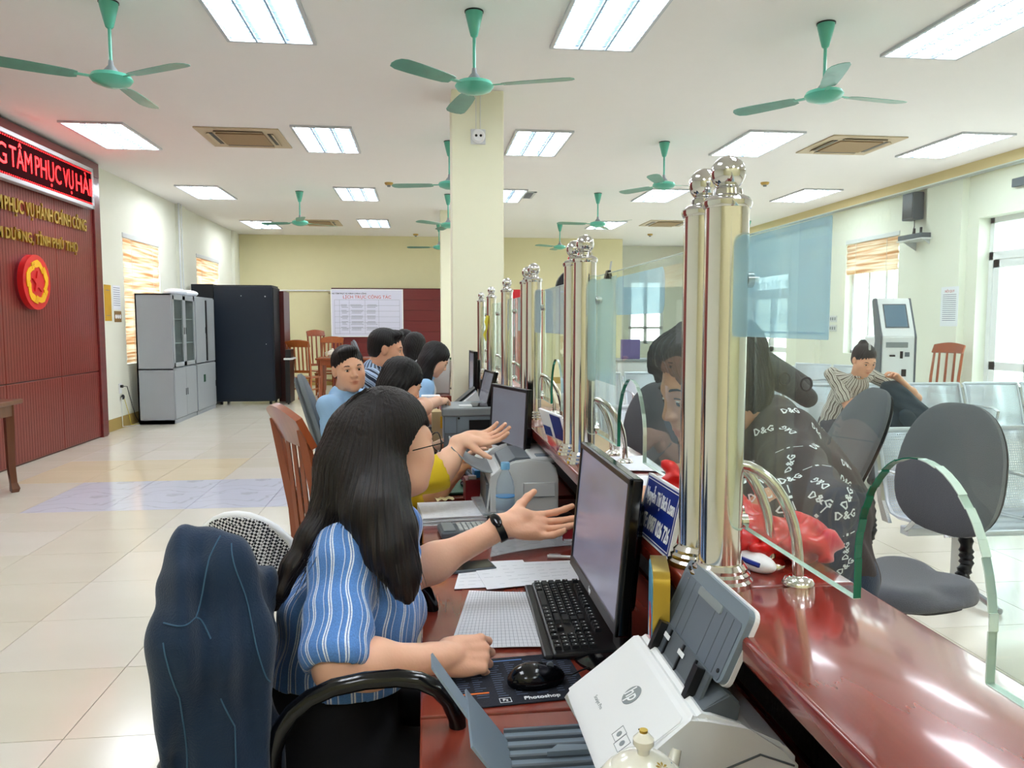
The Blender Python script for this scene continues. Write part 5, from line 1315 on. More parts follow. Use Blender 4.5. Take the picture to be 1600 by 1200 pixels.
for k, (a, z, rr) in enumerate(((-1.9, .060, .052), (-1.3, .066, .048), (-.7, .058, .053), (-2.6, .062, .050), (-1.6, .088, .026), (-.9, .087, .026), (-2.3, .087, .026))):
    nrm = Vector((cos(a), sin(a), .9 if z < .08 else 2.2)).normalized(); c0 = Vector((rr*cos(a), rr*sin(a), z)) + nrm*.0015
    if z < .08: c0 += nrm * .001
    F5 = frame(nrm.cross(Vector((0, 0, 1))), nrm.cross(nrm.cross(Vector((0, 0, 1)))) * -1, o=c0)
    mb = MB()
    for q in range(8): mb.prism([(.001, 0), (.006, -.0016), (.0085, 0), (.006, .0016)], .0004, F5 @ Matrix.Rotation(q*pi/4, 4, 'Z'))
    mb.build('flower_motif', 'inkblue' if k % 2 else 'inkgold', tp)
dp = thing('green_notepad', 'dark green pad lying under the counter behind the scanner', 'pad', (.52, .95, .7505)); dp.location = (.54, .86, .7505)
MB().bb(-.05, .05, -.12, .10, 0, .01).build('pad', 'dgreen', dp)
# ================================================================ office chairs
def egg(w, h, n=40, p=.12):
    o = []
    for k in range(n):
        a = 2*pi*k/n
        x = w/2*cos(a); z = h/2*sin(a); x *= 1 - p*sin(a)
        sq = abs(cos(a))**.75 * (1 if cos(a) > 0 else -1); o.append((w/2*sq*(1 - p*sin(a)), h/2*(abs(sin(a))**.85)*(1 if sin(a) > 0 else -1)))
    return o
def office_chair(label, loc, face, fabric='fabric', arms=False, zs=0, mesh_back='black', back_h=.46, back_w=.44, tall=.0, tilt=.16):
    """chair faces +X locally, turned by face (radians)"""
    t = thing('office_chair', label, 'chair', loc, face)
    s = SDF(); s.ell((0, 0, .47+zs), (.235, .235, .045), k=.01); s.cap((-.10, -.10, .475+zs), (.10, .10, .475+zs), .10, k=.05); s.cap((-.10, .10, .475+zs), (.10, -.10, .475+zs), .10, k=.05)
    s.ell((0, 0, .47+zs-.12), (.5, .5, .11), k=.01, neg=True); s.ell((0, 0, .47+zs+.175), (.5, .5, .13), k=.02, neg=True)
    V, F = s.mesh(.011); link('seat', np_mesh('seat', smooth_v(V, F, 3), F), fabric, t)
    MB().prism([(x*.9, y*.9) for x, y in egg(.44, .44, p=0)], .022, Matrix.Translation((0, 0, .437+zs)), bev=.006).build('seat_pan', 'black', t)
    zc = .88 + zs + tall; R = Matrix.Translation((-.235, 0, zc)) @ Matrix.Rotation(-tilt, 4, 'Y')
    FYZ = Matrix(((0, 0, 1, 0), (1, 0, 0, 0), (0, 1, 0, 0), (0, 0, 0, 1)))
    def bend(mb):
        for v in mb.bm.verts: v.co.x += .35 * v.co.y**2
        bmesh.ops.transform(mb.bm, matrix=R, verts=mb.bm.verts[:]); return mb
    def shell(w, h, th, x0, m, name):
        n = 24; rings = 7; mb = MB()
        prof = egg(w, h, 40)
        def layer(x, scl): return [mb.bm.verts.new((x, a*scl, b*scl)) for a, b in prof]
        L = [layer(x0, .0001), layer(x0, .5), layer(x0, .94), layer(x0+.008, 1.0), layer(x0+th-.01, 1.0), layer(x0+th, .94), layer(x0+th+.006, .5), layer(x0+th+.008, .0001)]
        for A, B in zip(L, L[1:]):
            for i in range(40): mb.bm.faces.new((A[i], A[(i+1) % 40], B[(i+1) % 40], B[i]))
        bmesh.ops.remove_doubles(mb.bm, verts=mb.bm.verts[:], dist=.0008)
        bend(mb); return mb.build(name, m, t, True)
    shell(back_w, back_h, .035, 0, fabric, 'backrest'); shell(back_w*.97, back_h*.97, .018, -.018, mesh_back, 'back_shell')
    # ribbed bellows between seat and back
    pts = [(-.15, 0, .43+zs), (-.22, 0, .42+zs), (-.285, 0, .45+zs), (-.315, 0, .52+zs), (-.31, 0, .60+zs), (-.292, 0, .70+zs+tall)]
    P = []; rr = []
    for i in range(len(pts)-1):
        for q in range(7):
            a, b = Vector(pts[i]), Vector(pts[i+1]); P.append(a.lerp(b, q/7)); rr.append(.030 if q % 2 else .023)
    MB().tube(P, rr, n=14, flat=.8).build('bellows', 'black', t, True)
    MB().cyl((0, 0, .30+zs/2), .022, .27+zs).cyl((0, 0, .16), .03, .14).build('gas_lift', 'black', t, True)
    bs = MB()
    for k in range(5):
        a = 2*pi*k/5; bs.tube([(0, 0, .10), (.15*cos(a), .15*sin(a), .085), (.28*cos(a), .28*sin(a), .065)], [.026, .02, .014], n=8)
    bs.build('star_base', 'black', t, True)
    for k in range(5):
        a = 2*pi*k/5; MB().cyl((.28*cos(a), .28*sin(a), .027), .027, .03, rot=(pi/2, 0, a), n=14).build('caster', 'black', t, True)
    if arms:
        for sgn in (-1, 1):
            pts = []
            for k in range(24):
                a = 2*pi*k/24; c, s_ = cos(a), sin(a)
                pts.append((.075 + .160*(abs(c)**.8)*(1 if c > 0 else -1), sgn*(.265 + .012*c), .690 + .150*(abs(s_)**.75)*(1 if s_ > 0 else -1) + (.02*c)))
            MB().tube(pts, .0155, n=12, closed=True).build('ring_armrest', 'blackgloss', t, True)
            MB().box((.0, sgn*.235, .475+zs), (.12, .09, .02), bev=.004).build('arm_bracket', 'black', t)
    return t
office_chair('grey fabric office chair at the right edge behind the near arched glass', (1.76, 2.62, 0), radians(192), zs=.0, back_h=.50, back_w=.46, tall=.02)
office_chair('grey fabric office chair turned side on, between customer and steel benches', (1.66, 3.20, 0), radians(174), back_h=.54, tall=.03, zs=.0, tilt=.42)
office_chair('grey fabric chair seen through the arched opening of the second glass', (.98, 3.55, 0), radians(215), zs=.05, tall=.0)
office_chair('grey office chair behind the man who looks back', (-.36, 4.18, 0), radians(6), fabric='fabricl', mesh_back='fabricl', back_h=.62, back_w=.46, tall=.0, tilt=.28)
office_chair('empty grey office chair standing before the maroon screen', (-.55, 9.1, 0), radians(10), fabric='fabricl', mesh_back='fabricl', back_h=.6, tall=.08, tilt=.2)
office_chair('black office chair with ring armrests holding the denim jacket', (-.20, 1.55, 0), radians(4), fabric='blackcloth', arms=True, back_w=.40, back_h=.40, tall=-.11, tilt=.10)
for k, (x, y) in enumerate(((-.12, 4.05), (-.18, 5.75), (-.22, 7.5))):
    office_chair(('black office chair under the man in the striped shirt', 'black office chair under the woman in light blue', 'black office chair of the farther colleagues')[k], (x, (4.95, 5.85, 7.3)[k], 0), 0, fabric='blackcloth', back_h=.3, tall=-.12)

# ================================================================ wooden slat chairs
def slat_chair(label, loc, face, m='redwood', nsl=4, h=1.05, w=.44, group=None):
    """faces +X"""
    t = thing('wooden_chair', label, 'chair', loc, face)
    MB().box((.0, 0, .44), (.44, w, .03), bev=.008).build('seat', m, t)
    for a in (-1, 1):
        MB().tube([(.19, a*(w/2-.025), .43), (.19, a*(w/2-.025), .0)], [.022, .017], n=4).build('leg', m, t)
        MB().tube([(-.24, a*(w/2-.02), 0), (-.20, a*(w/2-.02), .44), (-.225, a*(w/2-.02), .75), (-.29, a*(w/2-.02), h-.04)], [.019, .024, .022, .019], n=4).build('back_post', m, t)
        MB().box((0, a*(w/2-.025), .22), (.40, .02, .03)).build('stretcher', m, t)
    mb = MB(); mb.grid(lambda u, v: (-.295 - .02*sin(pi*u) + .05*(1-v), -w/2 + w*u, h-.10 + .10*v + .03*sin(pi*u)*v), 10, 3, .024); mb.build('top_rail', m, t, True)
    MB().box((-.215, 0, .56), (.022, w-.06, .05), rot=(0, -.1, 0), bev=.004).build('lower_rail', m, t)
    for k in range(nsl):
        y = -w/2 + w*(k+1)/(nsl+1)
        MB().tube([(-.218, y, .58), (-.235, y, .76), (-.262, y, h-.09)], [.016, .019, .016], n=4, flat=.5).build('slat', m, t)
    return t
slat_chair('near wooden chair with slatted back right beside the dark haired woman', (-.22, 2.88, 0), radians(24), h=1.14, w=.42)
slat_chair('orange brown slatted chair by the far meeting table, nearest the partition', (-2.25, 14.7, 0), radians(75), 'chairwood', 5, 1.12, .46)
slat_chair('second orange brown chair at the far meeting table, partly hidden', (-1.95, 15.9, 0), radians(-100), 'chairwood', 5, 1.15, .46)
slat_chair('brown chair edge beside the maroon screen at the far table', (-2.2, 16.7, 0), radians(-60), 'redwood', 3, 1.28, .4)
slat_chair('reddish wooden chair against the right wall beside the door', (6.50, 9.2, 0), radians(200), 'redwood', 3, 1.17, .42)
def table(label, loc, L, W_, Hh, m):
    t = thing('wooden_table', label, 'table', loc)
    MB().bb(0, L, 0, W_, Hh-.04, Hh, bev=.010, seg=2).build('tabletop', m, t)
    MB().bb(.06, L-.06, .05, .075, Hh-.14, Hh-.04).bb(.06, L-.06, W_-.075, W_-.05, Hh-.14, Hh-.04).bb(.05, .075, .06, W_-.06, Hh-.14, Hh-.04).bb(L-.075, L-.05, .06, W_-.06, Hh-.14, Hh-.04).build('apron', m, t)
    for x in (.085, L-.085):
        for y in (.085, W_-.085):
            MB().tube([(x, y, Hh-.04), (x, y, Hh-.16), (x, y, .22), (x+(.012 if x > L/2 else -.012), y, .08), (x+(.022 if x > L/2 else -.022), y, .03), (x+(.015 if x > L/2 else -.015), y, 0)], [.045, .045, .038, .034, .045, .038], n=4).build('leg', m, t)
    return t
table('brown wooden table cut by the left edge before the red wall', (-5.02+.0, 6.15, 0), 1.47, .90, .80, 'brownwood').location = (-4.04, 6.30, 0)
tb = [o for o in COL.objects if o.name.startswith('wooden_table')][-1]
tb.location = (-3.95, 5.6, 0); tb.scale = (.38, 1.5, 1.0)
tb.scale = (1, 1, 1); bpy.data.objects.remove(tb.children[0]) if False else None
tb.location = (-4.98, 6.07, 0); tb.location.x = -4.98
# keep the table in front of the panelling: narrow bench-like table
for o in list(tb.children): bpy.data.objects.remove(o)
bpy.data.objects.remove(tb)
tb = table('brown wooden table cut by the left edge before the red wall', (-4.06, 6.12, 0), .60, .93, .80, 'brownwood')
table('far wooden meeting table with a teapot on it', (-2.10, 15.05, 0), 1.3, .7, .78, 'redwood')
t = thing('teapot', 'small white teapot on the far meeting table', 'teapot', (-1.80, 15.3, .781)); MB().lathe([(0, 0), (.06, 0), (.10, .06), (.08, .13), (.03, .15), (.02, .18), (0, .185)]).build('pot_body', 'porcelain', t, True); MB().tube([(.08, 0, .05), (.14, 0, .09), (.16, 0, .14)], [.02, .014, .010], n=8).build('spout', 'porcelain', t, True); MB().tube([(-.09, 0, .11), (-.14, 0, .10), (-.14, 0, .04), (-.09, 0, .04)], .009, n=8).build('handle', 'porcelain', t, True)
sd = thing('side_desk', 'small dark desk with pale top beside the wooden partition', 'desk', (-2.50, 14.0, 0)); MB().bb(0, .14, 0, .5, .80, .83).build('desktop', 'offwhite', sd); MB().bb(.02, .10, .02, .48, 0.03, .80).build('cabinet_body', 'black', sd); MB().bb(.01, .11, .1, .4, .83, .98, bev=.01).build('dark_case', 'black', sd)
MB().cyl((.06, .06, .015), .015, .03, rot=(pi/2, 0, 0)).build('caster', 'black', sd)

# folding chair with houndstooth back
def hound_mat():
    m = mat('houndstooth_fabric', '#E8E8EC', .9); nt = m.node_tree; b = nt.nodes['Principled BSDF']
    t = nd(nt, 'ShaderNodeTexCoord'); mp = nd(nt, 'ShaderNodeMapping'); mp.inputs['Rotation'].default_value = (0, .45, 0)
    ck = nd(nt, 'ShaderNodeTexChecker'); ck.inputs['Scale'].default_value = 150; ck.inputs[1].default_value = lin('#EDEDF0'); ck.inputs[2].default_value = lin('#23252E')
    wv = nd(nt, 'ShaderNodeTexWave'); wv.inputs['Scale'].default_value = 60; wv.bands_direction = 'DIAGONAL'
    nt.links.new(t.outputs['Object'], mp.inputs[0]); nt.links.new(mp.outputs[0], ck.inputs[0]); nt.links.new(ck.outputs[0], b.inputs['Base Color']); return m
hc = thing('folding_chair', 'white framed folding chair with black and white checked back', 'chair', (-.475, 2.20, .02), radians(-10))
MB().grid(lambda u, v: (-.135 + .27*u, -.10 - .05*sin(pi*u) + .03*(1-v), .72 + .20*v + .0 - .08*(abs(u-.5)*2)**2.6*v), 16, 6, .02).build('backrest', hound_mat(), hc, True)
pts = [(-.17, .17, 0), (-.155, -.06, .60), (-.150, -.075, .78)] + [(-.15 + .30*u, -.085 - .05*sin(pi*u), .78 + .145*sin(pi*u)**.55) for u in np.linspace(.08, .92, 9)] + [(.150, -.075, .78), (.155, -.06, .60), (.17, .17, 0)]
MB().tube(pts, .011, n=10).build('frame_tube', 'white', hc, True)
MB().box((0, .12, .44), (.34, .34, .035), bev=.012).build('seat', 'blackcloth', hc)
for a in (-1, 1): MB().tube([(a*.165, .28, .43), (a*.17, -.10, 0)], .010, n=8).build('rear_leg', 'white', hc, True)

# ================================================================ steel benches
def perf_mat():
    m = mat('perforated_steel', '#CFD8E2', .32, metal=.35, var=.02); nt = m.node_tree; b = nt.nodes['Principled BSDF']; L = nt.links
    t = nd(nt, 'ShaderNodeTexCoord'); mp = nd(nt, 'ShaderNodeMapping'); mp.inputs['Scale'].default_value = (75, 75, 75); mp.inputs['Rotation'].default_value = (0, 0, 0)
    vm = nd(nt, 'ShaderNodeVectorMath', operation='FRACTION'); L.new(t.outputs['Object'], mp.inputs[0]); L.new(mp.outputs[0], vm.inputs[0])
    sb = nd(nt, 'ShaderNodeVectorMath', operation='SUBTRACT'); sb.inputs[1].default_value = (.5, .5, .5); L.new(vm.outputs[0], sb.inputs[0])
    sx = nd(nt, 'ShaderNodeSeparateXYZ'); L.new(sb.outputs[0], sx.inputs[0])
    cb = nd(nt, 'ShaderNodeCombineXYZ'); L.new(sx.outputs['X'], cb.inputs['X']); L.new(sx.outputs['Z'], cb.inputs['Y'])
    ln = nd(nt, 'ShaderNodeVectorMath', operation='LENGTH'); L.new(cb.outputs[0], ln.inputs[0])
    gt = nd(nt, 'ShaderNodeMath', operation='GREATER_THAN'); gt.inputs[1].default_value = .26; L.new(ln.outputs['Value'], gt.inputs[0]); L.new(gt.outputs[0], b.inputs['Alpha'])
    return m
PERF = perf_mat()
def bench(label, x, y, n, face=0, group='perforated steel waiting benches'):
    """n seats along local +X, sitters face local -Y"""
    t = thing('waiting_bench', label, 'bench', (x, y, 0), face, group=group); p = .63
    prof = [(-.50, .395), (-.49, .42), (-.40, .425), (-.12, .40), (-.05, .41), (-.01, .46), (.06, .70), (.10, .82), (.115, .845), (.13, .84)]
    for k in range(n):
        x0 = k*p + .025; w = p - .05
        mb = MB()
        def fn(u, v):
            i = min(int(u*(len(prof)-1)), len(prof)-2); f = u*(len(prof)-1) - i
            return (x0 + w*v, prof[i][0]*(1-f) + prof[i+1][0]*f, prof[i][1]*(1-f) + prof[i+1][1]*f)
        mb.grid(fn, 27, 1)
        s = mb.build('seat_panel', PERF, t, True); md = s.modifiers.new('thick', 'SOLIDIFY'); md.thickness = .003
        rim = MB()
        for xx in (x0, x0+w): rim.tube([(xx, a, b) for a, b in prof], .011, n=6)
        rim.tube([(x0, .115, .845), (x0+w, .115, .845)], .016, n=8).tube([(x0, -.495, .41), (x0+w, -.495, .41)], .014, n=8)
        rim.build('rim', 'benchsteel', s, True)
    MB().box((n*p/2, -.20, .35), (n*p, .07, .045), bev=.006).build('beam', 'benchsteel', t)
    for k in range(n+1):
        xx = k*p
        MB().prism([(-.08, .36), (-.02, .36), (.03, .46), (.11, .80), (.085, .81), (-.01, .47)], .02, Matrix(((0, 0, 1, xx-.01), (1, 0, 0, 0), (0, 1, 0, 0), (0, 0, 0, 1)))).build('back_bracket', 'tube', t)
        if k in (0, n) or True:
            MB().tube([(xx, .03, .62), (xx, -.06, .645), (xx, -.34, .645), (xx, -.41, .62), (xx, -.40, .56), (xx, -.28, .42), (xx, -.22, .36)], .014, n=8, flat=.8).build('armrest', 'tube', t, True)
    for xx in (p*.5, p*(n-.5)):
        MB().box((xx, -.20, .19), (.04, .06, .30), bev=.006).build('upright', 'tube', t)
        MB().tube([(xx, -.52, .015), (xx, -.40, .04), (xx, -.2, .06), (xx, .05, .04), (xx, .16, .015)], .018, n=8).build('foot', 'tube', t, True)
    return t
bench('long bench on which the woman with the backpack sits', 2.20, 7.03, 7)
bench('near steel bench behind the grey chair at the right edge', 2.52, 3.95, 3)
bench('steel bench standing apart near the far right wall', 5.45, 11.0, 2, radians(-62))
bench('steel bench seen through the second glass left of the customer', 1.22, 5.3, 2)
bench('far steel bench beyond the second glass', 1.75, 9.0, 3)
# ================================================================ kiosk
ki = thing('touch_kiosk', 'white and dark self service touch kiosk before the barred window', 'kiosk', (5.24, 8.1, 0), radians(-14))
prof = [(-.26, 0), (.14, 0), (.14, 1.0), (.06, 1.25), (.20, 1.70), (.17, 1.73), (.10, 1.73), (-.09, 1.36), (-.12, 1.30), (-.12, .12), (-.26, .10)]
MY = Matrix(((0, 0, 1, 0), (1, 0, 0, 0), (0, 1, 0, 0), (0, 0, 0, 1)))
MB().prism(prof, .34, Matrix.Translation((-.17, 0, 0)) @ MY, bev=.008).build('body', 'white', ki)
for a in (-.19, .17): MB().prism([(p_[0]*1.04, p_[1]*1.0) for p_ in prof], .02, Matrix.Translation((a, .003, 0)) @ MY).build('side_panel', 'dgrey', ki)
Fk = frame((1, 0, 0), (0, .19, .37), o=(0, -.085, 1.37))
MB().prism([(-.125, .03), (.125, .03), (.125, .33), (-.125, .33)], .004, Fk).build('screen_frame', 'dgrey', ki)
MB().prism([(-.112, .045), (.112, .045), (.112, .315), (-.112, .315)], .005, Fk).build('screen', 'screen3', ki)
for (a, b, c, d, m_) in ((-.13, .10, 1.18, 1.24, 'grey'), (-.09, -.03, 1.08, 1.10, 'black'), (.02, .05, 1.06, 1.14, 'black'), (.07, .12, 1.08, 1.13, 'dgrey'), (.04, .09, .86, .94, 'black'), (-.12, .0, .80, .825, 'black')):
    MB().bb(a, b, -.128, -.119, c, d, bev=.002, seg=1).build('slot_panel', m_, ki)
tag(MB().bb(5.35, 5.75, 8.6, 8.9, 0, 1.30, bev=.03).build('white_cabinet', 'white'), 'low white cabinet standing right behind the kiosk', 'cabinet')
# wall things on the right
sp_ = thing('wall_speaker', 'dark grey loudspeaker box fixed high on the right wall', 'speaker', (XR-.02, 10.36, 3.10)); MB().bb(-.16, 0, -.13, .13, -.19, .19, bev=.01).build('box', 'dgrey', sp_); MB().bb(-.165, -.158, -.11, .11, -.17, .17).build('grille', 'black', sp_); MB().tube([(-.05, .0, -.19), (-.08, -.05, -.28), (-.06, .02, -.40)], .006, n=6).build('cable', 'cable', sp_, True)
wsh = thing('wall_shelf', 'small pale wall shelf below the loudspeaker', 'shelf', (XR-.002, 9.75+.42, 2.60)); MB().bb(-.26, 0, -.26, .30, 0, .02).build('board', 'offwhite', wsh)
for y in (-.2, .24): MB().prism([(0, 0), (-.2, 0), (0, -.12)], .012, Matrix.Translation((0, y, 0)) @ FXZ).build('bracket', 'metal', wsh)
rec = thing('dark_recorder', 'dark recorder box with aerials on the wall shelf', 'recorder', (XR-.13, 10.20, 2.621)); MB().bb(-.12, .11, -.26, .26, 0, .07, bev=.01).build('box', 'dgrey', rec)
for y in (-.1, .05): MB().bb(-.02, .0, y-.015, y+.015, .07, .16).build('aerial', 'black', rec)
t, F_ = notice('wall_notice', 'white printed regulation notice on the right wall by the door', 'notice', (XR-.101, 9.50, 1.67), .34, .52, 'x-', 'paper', [(-.38, .38, .30 - k*.05) for k in range(14)])
ftext('notice_title', 'NỘI QUY', .045, (-.005, 0, .20), 'inkred', t, F=frame((0, -1, 0), (0, 0, 1)))
so = thing('switch_panel', 'two rows of wall switches right of the blue glass sheet', 'switch', (XR-.001, 12.58, 1.45))
for z in (-.09, .07):
    MB().bb(-.012, 0, -.12, .12, z-.05, z+.06, bev=.003).build('plate', 'offwhite', so)
    for k in range(3): MB().bb(-.018, -.011, -.085 + k*.07, -.055 + k*.07, z-.02, z+.03).build('switch_rocker', 'grey', so)
eb = thing('exit_box', 'small dark box high on the wall at the right edge', 'box', (XR-.002, 8.45, 3.11)); MB().bb(-.05, 0, -.12, .12, -.05, .05, bev=.005).build('box', 'dgrey', eb)
# standing red banner and black round backed fan beyond the counter
bf = thing('standing_fan', 'black round fan head showing over the third glass', 'fan', (1.10, 5.6, 0))
MB().lathe([(0, 0), (.17, 0), (.165, .02), (.02, .05), (0, .05)], n=28).build('floor_base', 'black', bf, True); MB().cyl((0, 0, .78), .014, 1.5).build('pole', 'black', bf, True)
MB().lathe([(0, -.05), (.09, -.05), (.145, -.02), (.15, 0), (.145, .02), (.09, .05), (0, .05)], c=(0, 0, 1.70), rot=(pi/2, 0, 0), n=32).build('fan_cage', 'black', bf, True)
rb_ = thing('red_banner', 'red banner board standing behind the third and fourth posts', 'banner', (1.16, 9.4, 0)); MB().bb(-.28, .28, -.02, .02, .05, 1.86).build('board', mat('red_banner_cloth', '#C8202A', .6), rb_); MB().bb(-.3, .3, -.12, .12, 0, .05).build('foot', 'black', rb_)
pb = thing('purple_box', 'purple box standing on a ledge near the recess window', 'box', (3.15, 11.6, .9)); MB().bb(-.14, .14, -.06, .06, 0, .30, bev=.005).build('box', mat('purple_card', '#6A5A9C', .6), pb)
lt = thing('display_counter', 'low pale display counter behind the far benches', 'counter', (2.9, 11.4, 0)); MB().bb(0, 2.0, 0, .5, 0, .87, bev=.01).build('body', 'offwhite', lt); MB().bb(-.03, 2.03, -.03, .53, .87, .90, bev=.005).build('top', 'grey', lt)
# red bag, shoe and plants on the counter
s = SDF(); r4 = np.random.default_rng(4)
s.ell((.53, 1.30, 1.085), (.055, .12, .035), k=.03); s.ell((.62, 1.215, 1.085), (.065, .07, .034), k=.03); s.ell((.57, 1.37, 1.09), (.05, .07, .035), k=.03); s.ell((.475, 1.34, 1.095), (.035, .05, .045), k=.02); s.cap((.465, 1.36, 1.12), (.460, 1.375, 1.175), .028, .016, k=.02); s.ell((.58, 1.27, .99), (.4, .4, .0605), k=.004, neg=True)
def crumple(P): return .006*np.sin(P[:, 0]*90 + 4*np.sin(P[:, 1]*40)) + .005*np.sin(P[:, 1]*110 + 3*np.sin(P[:, 2]*70)) + .003*np.sin(P[:, 2]*160 + P[:, 0]*120)
V, F = s.mesh(.0045, crumple); tag(link('plastic_bag', np_mesh('plastic_bag', V, F), 'redbag'), 'crumpled red plastic bag lying on the counter under the customer', 'bag')
sh = thing('white_case', 'small white and navy tipped object on the counter beside the posts', 'item', (.530, 1.175, 1.0505), .35)
s = SDF(); s.ell((0, 0, .012), (.022, .045, .016), k=.005); s.ell((0, 0, -.05), (.2, .2, .05), k=.002, neg=True); V, F = s.mesh(.0025); link('white_body', np_mesh('white_body', smooth_v(V, F, 2), F), 'white', sh)
MB().tube([(-.018, -.03, .016), (-.022, 0, .018), (-.018, .03, .016)], .004, n=6).build('navy_stripe', 'navy', sh, True)
cb2 = thing('carton', 'brown cardboard carton on the floor under the desk front', 'box', (.12, 2.1, 0)); MB().bb(-.14, .14, -.2, .2, 0, .35).build('box', mat('brown_carton', '#B99872', .8, var=.08), cb2); MB().bb(-.141, .141, -.02, .02, .34, .352).build('tape', 'offwhite', cb2)
pcs = thing('computer_case', 'black computer case under the desk', 'computer', (.33, 1.75, 0)); MB().bb(-.09, .09, -.2, .2, 0.01, .40, bev=.008).build('case', 'black', pcs); MB().bb(-.095, -.089, -.02, .02, .3, .34).build('power_button', 'grey', pcs)
# ================================================================ people
_Fv = Vector((sin(YAW)*cos(PITCH), cos(YAW)*cos(PITCH), -sin(PITCH))); _Rv = Vector((cos(YAW), -sin(YAW), 0)); _Uv = _Rv.cross(_Fv)
def at(px, py, Y):
    """point of the room at depth Y that lies on the given sight line of the survey photograph"""
    d = _Fv + _Rv*((px-800)/1200) - _Uv*((py-600)/1200)
    return Vector((0, 0, 1.45)) + d*(Y/d.y)
def stripe_mat(name, stops, period, rough=.85, bump=.15):
    """stops: (position, colour) constant ramp over one stripe period read from the cloth's own 'st' coordinate"""
    m = mat(name, '#808080', rough, bump=bump, bscale=220, sheen=.2); nt = m.node_tree; b = nt.nodes['Principled BSDF']; L = nt.links
    a = nd(nt, 'ShaderNodeAttribute', attribute_name='st'); d = nd(nt, 'ShaderNodeMath', operation='DIVIDE'); d.inputs[1].default_value = period
    f = nd(nt, 'ShaderNodeMath', operation='FRACT'); L.new(a.outputs['Fac'], d.inputs[0]); L.new(d.outputs[0], f.inputs[0])
    cr = nd(nt, 'ShaderNodeValToRGB'); cr.color_ramp.interpolation = 'CONSTANT'
    while len(cr.color_ramp.elements) < len(stops): cr.color_ramp.elements.new(.5)
    for e, (p, c) in zip(cr.color_ramp.elements, stops): e.position = p; e.color = lin(c)
    L.new(f.outputs[0], cr.inputs[0])
    nz = nd(nt, 'ShaderNodeTexNoise'); nz.inputs['Scale'].default_value = 160; nz.inputs['Detail'].default_value = 2
    mx = nd(nt, 'ShaderNodeMix', data_type='RGBA', blend_type='MULTIPLY'); mx.inputs[0].default_value = .35
    L.new(cr.outputs[0], mx.inputs[6]); L.new(nz.outputs['Fac'], mx.inputs[7]); 
    mr = nd(nt, 'ShaderNodeMapRange'); mr.inputs[1].default_value = .3; mr.inputs[2].default_value = .7; mr.inputs[3].default_value = .75; mr.inputs[4].default_value = 1.25
    L.new(nz.outputs['Fac'], mr.inputs[0]); L.new(mr.outputs[0], mx.inputs[7]); mx.inputs[0].default_value = .6
    L.new(mx.outputs[2], b.inputs['Base Color']); return m
M['shirt_hero'] = stripe_mat('blue_striped_linen', [(0, '#5585C8'), (.28, '#D6E2F2'), (.36, '#3F68AC'), (.41, '#E0E8F4'), (.49, '#5585C8'), (.70, '#3C5FA0'), (.73, '#BCCDE8'), (.79, '#5585C8')], .036)
M['shirt_navy'] = stripe_mat('navy_white_striped_cotton', [(0, '#1E2B44'), (.38, '#B8CBE4'), (.5, '#9FB6D6'), (.80, '#1E2B44'), (.9, '#B8CBE4')], .050)
M['shirt_brown'] = stripe_mat('brown_cream_striped_cotton', [(0, '#6B6158'), (.35, '#CFC9BC'), (.62, '#8C8276'), (.75, '#D8D2C6')], .038)
M['shirt_blue'] = mat('light_blue_cotton', '#9CC2E8', .85, bump=.15, bscale=60)
M['shirt_white'] = mat('white_cotton', '#E6E6EA', .85, bump=.1, bscale=60)
M['shirt_yellow'] = mat('yellow_cotton', '#D8B81E', .85, bump=.2, bscale=40)
M['shirt_dark'] = mat('dark_brown_printed_shirt', '#2B2630', .75, col2='#3A302E', nscale=5, bump=.15, bscale=60)
M['lips'] = mat('lips', '#B5635A', .4)
M['trousers'] = mat('dark_trousers', '#15161C', .85, bump=.1)
M['jeans_grey'] = mat('grey_trousers', '#4A4C54', .85, bump=.1)

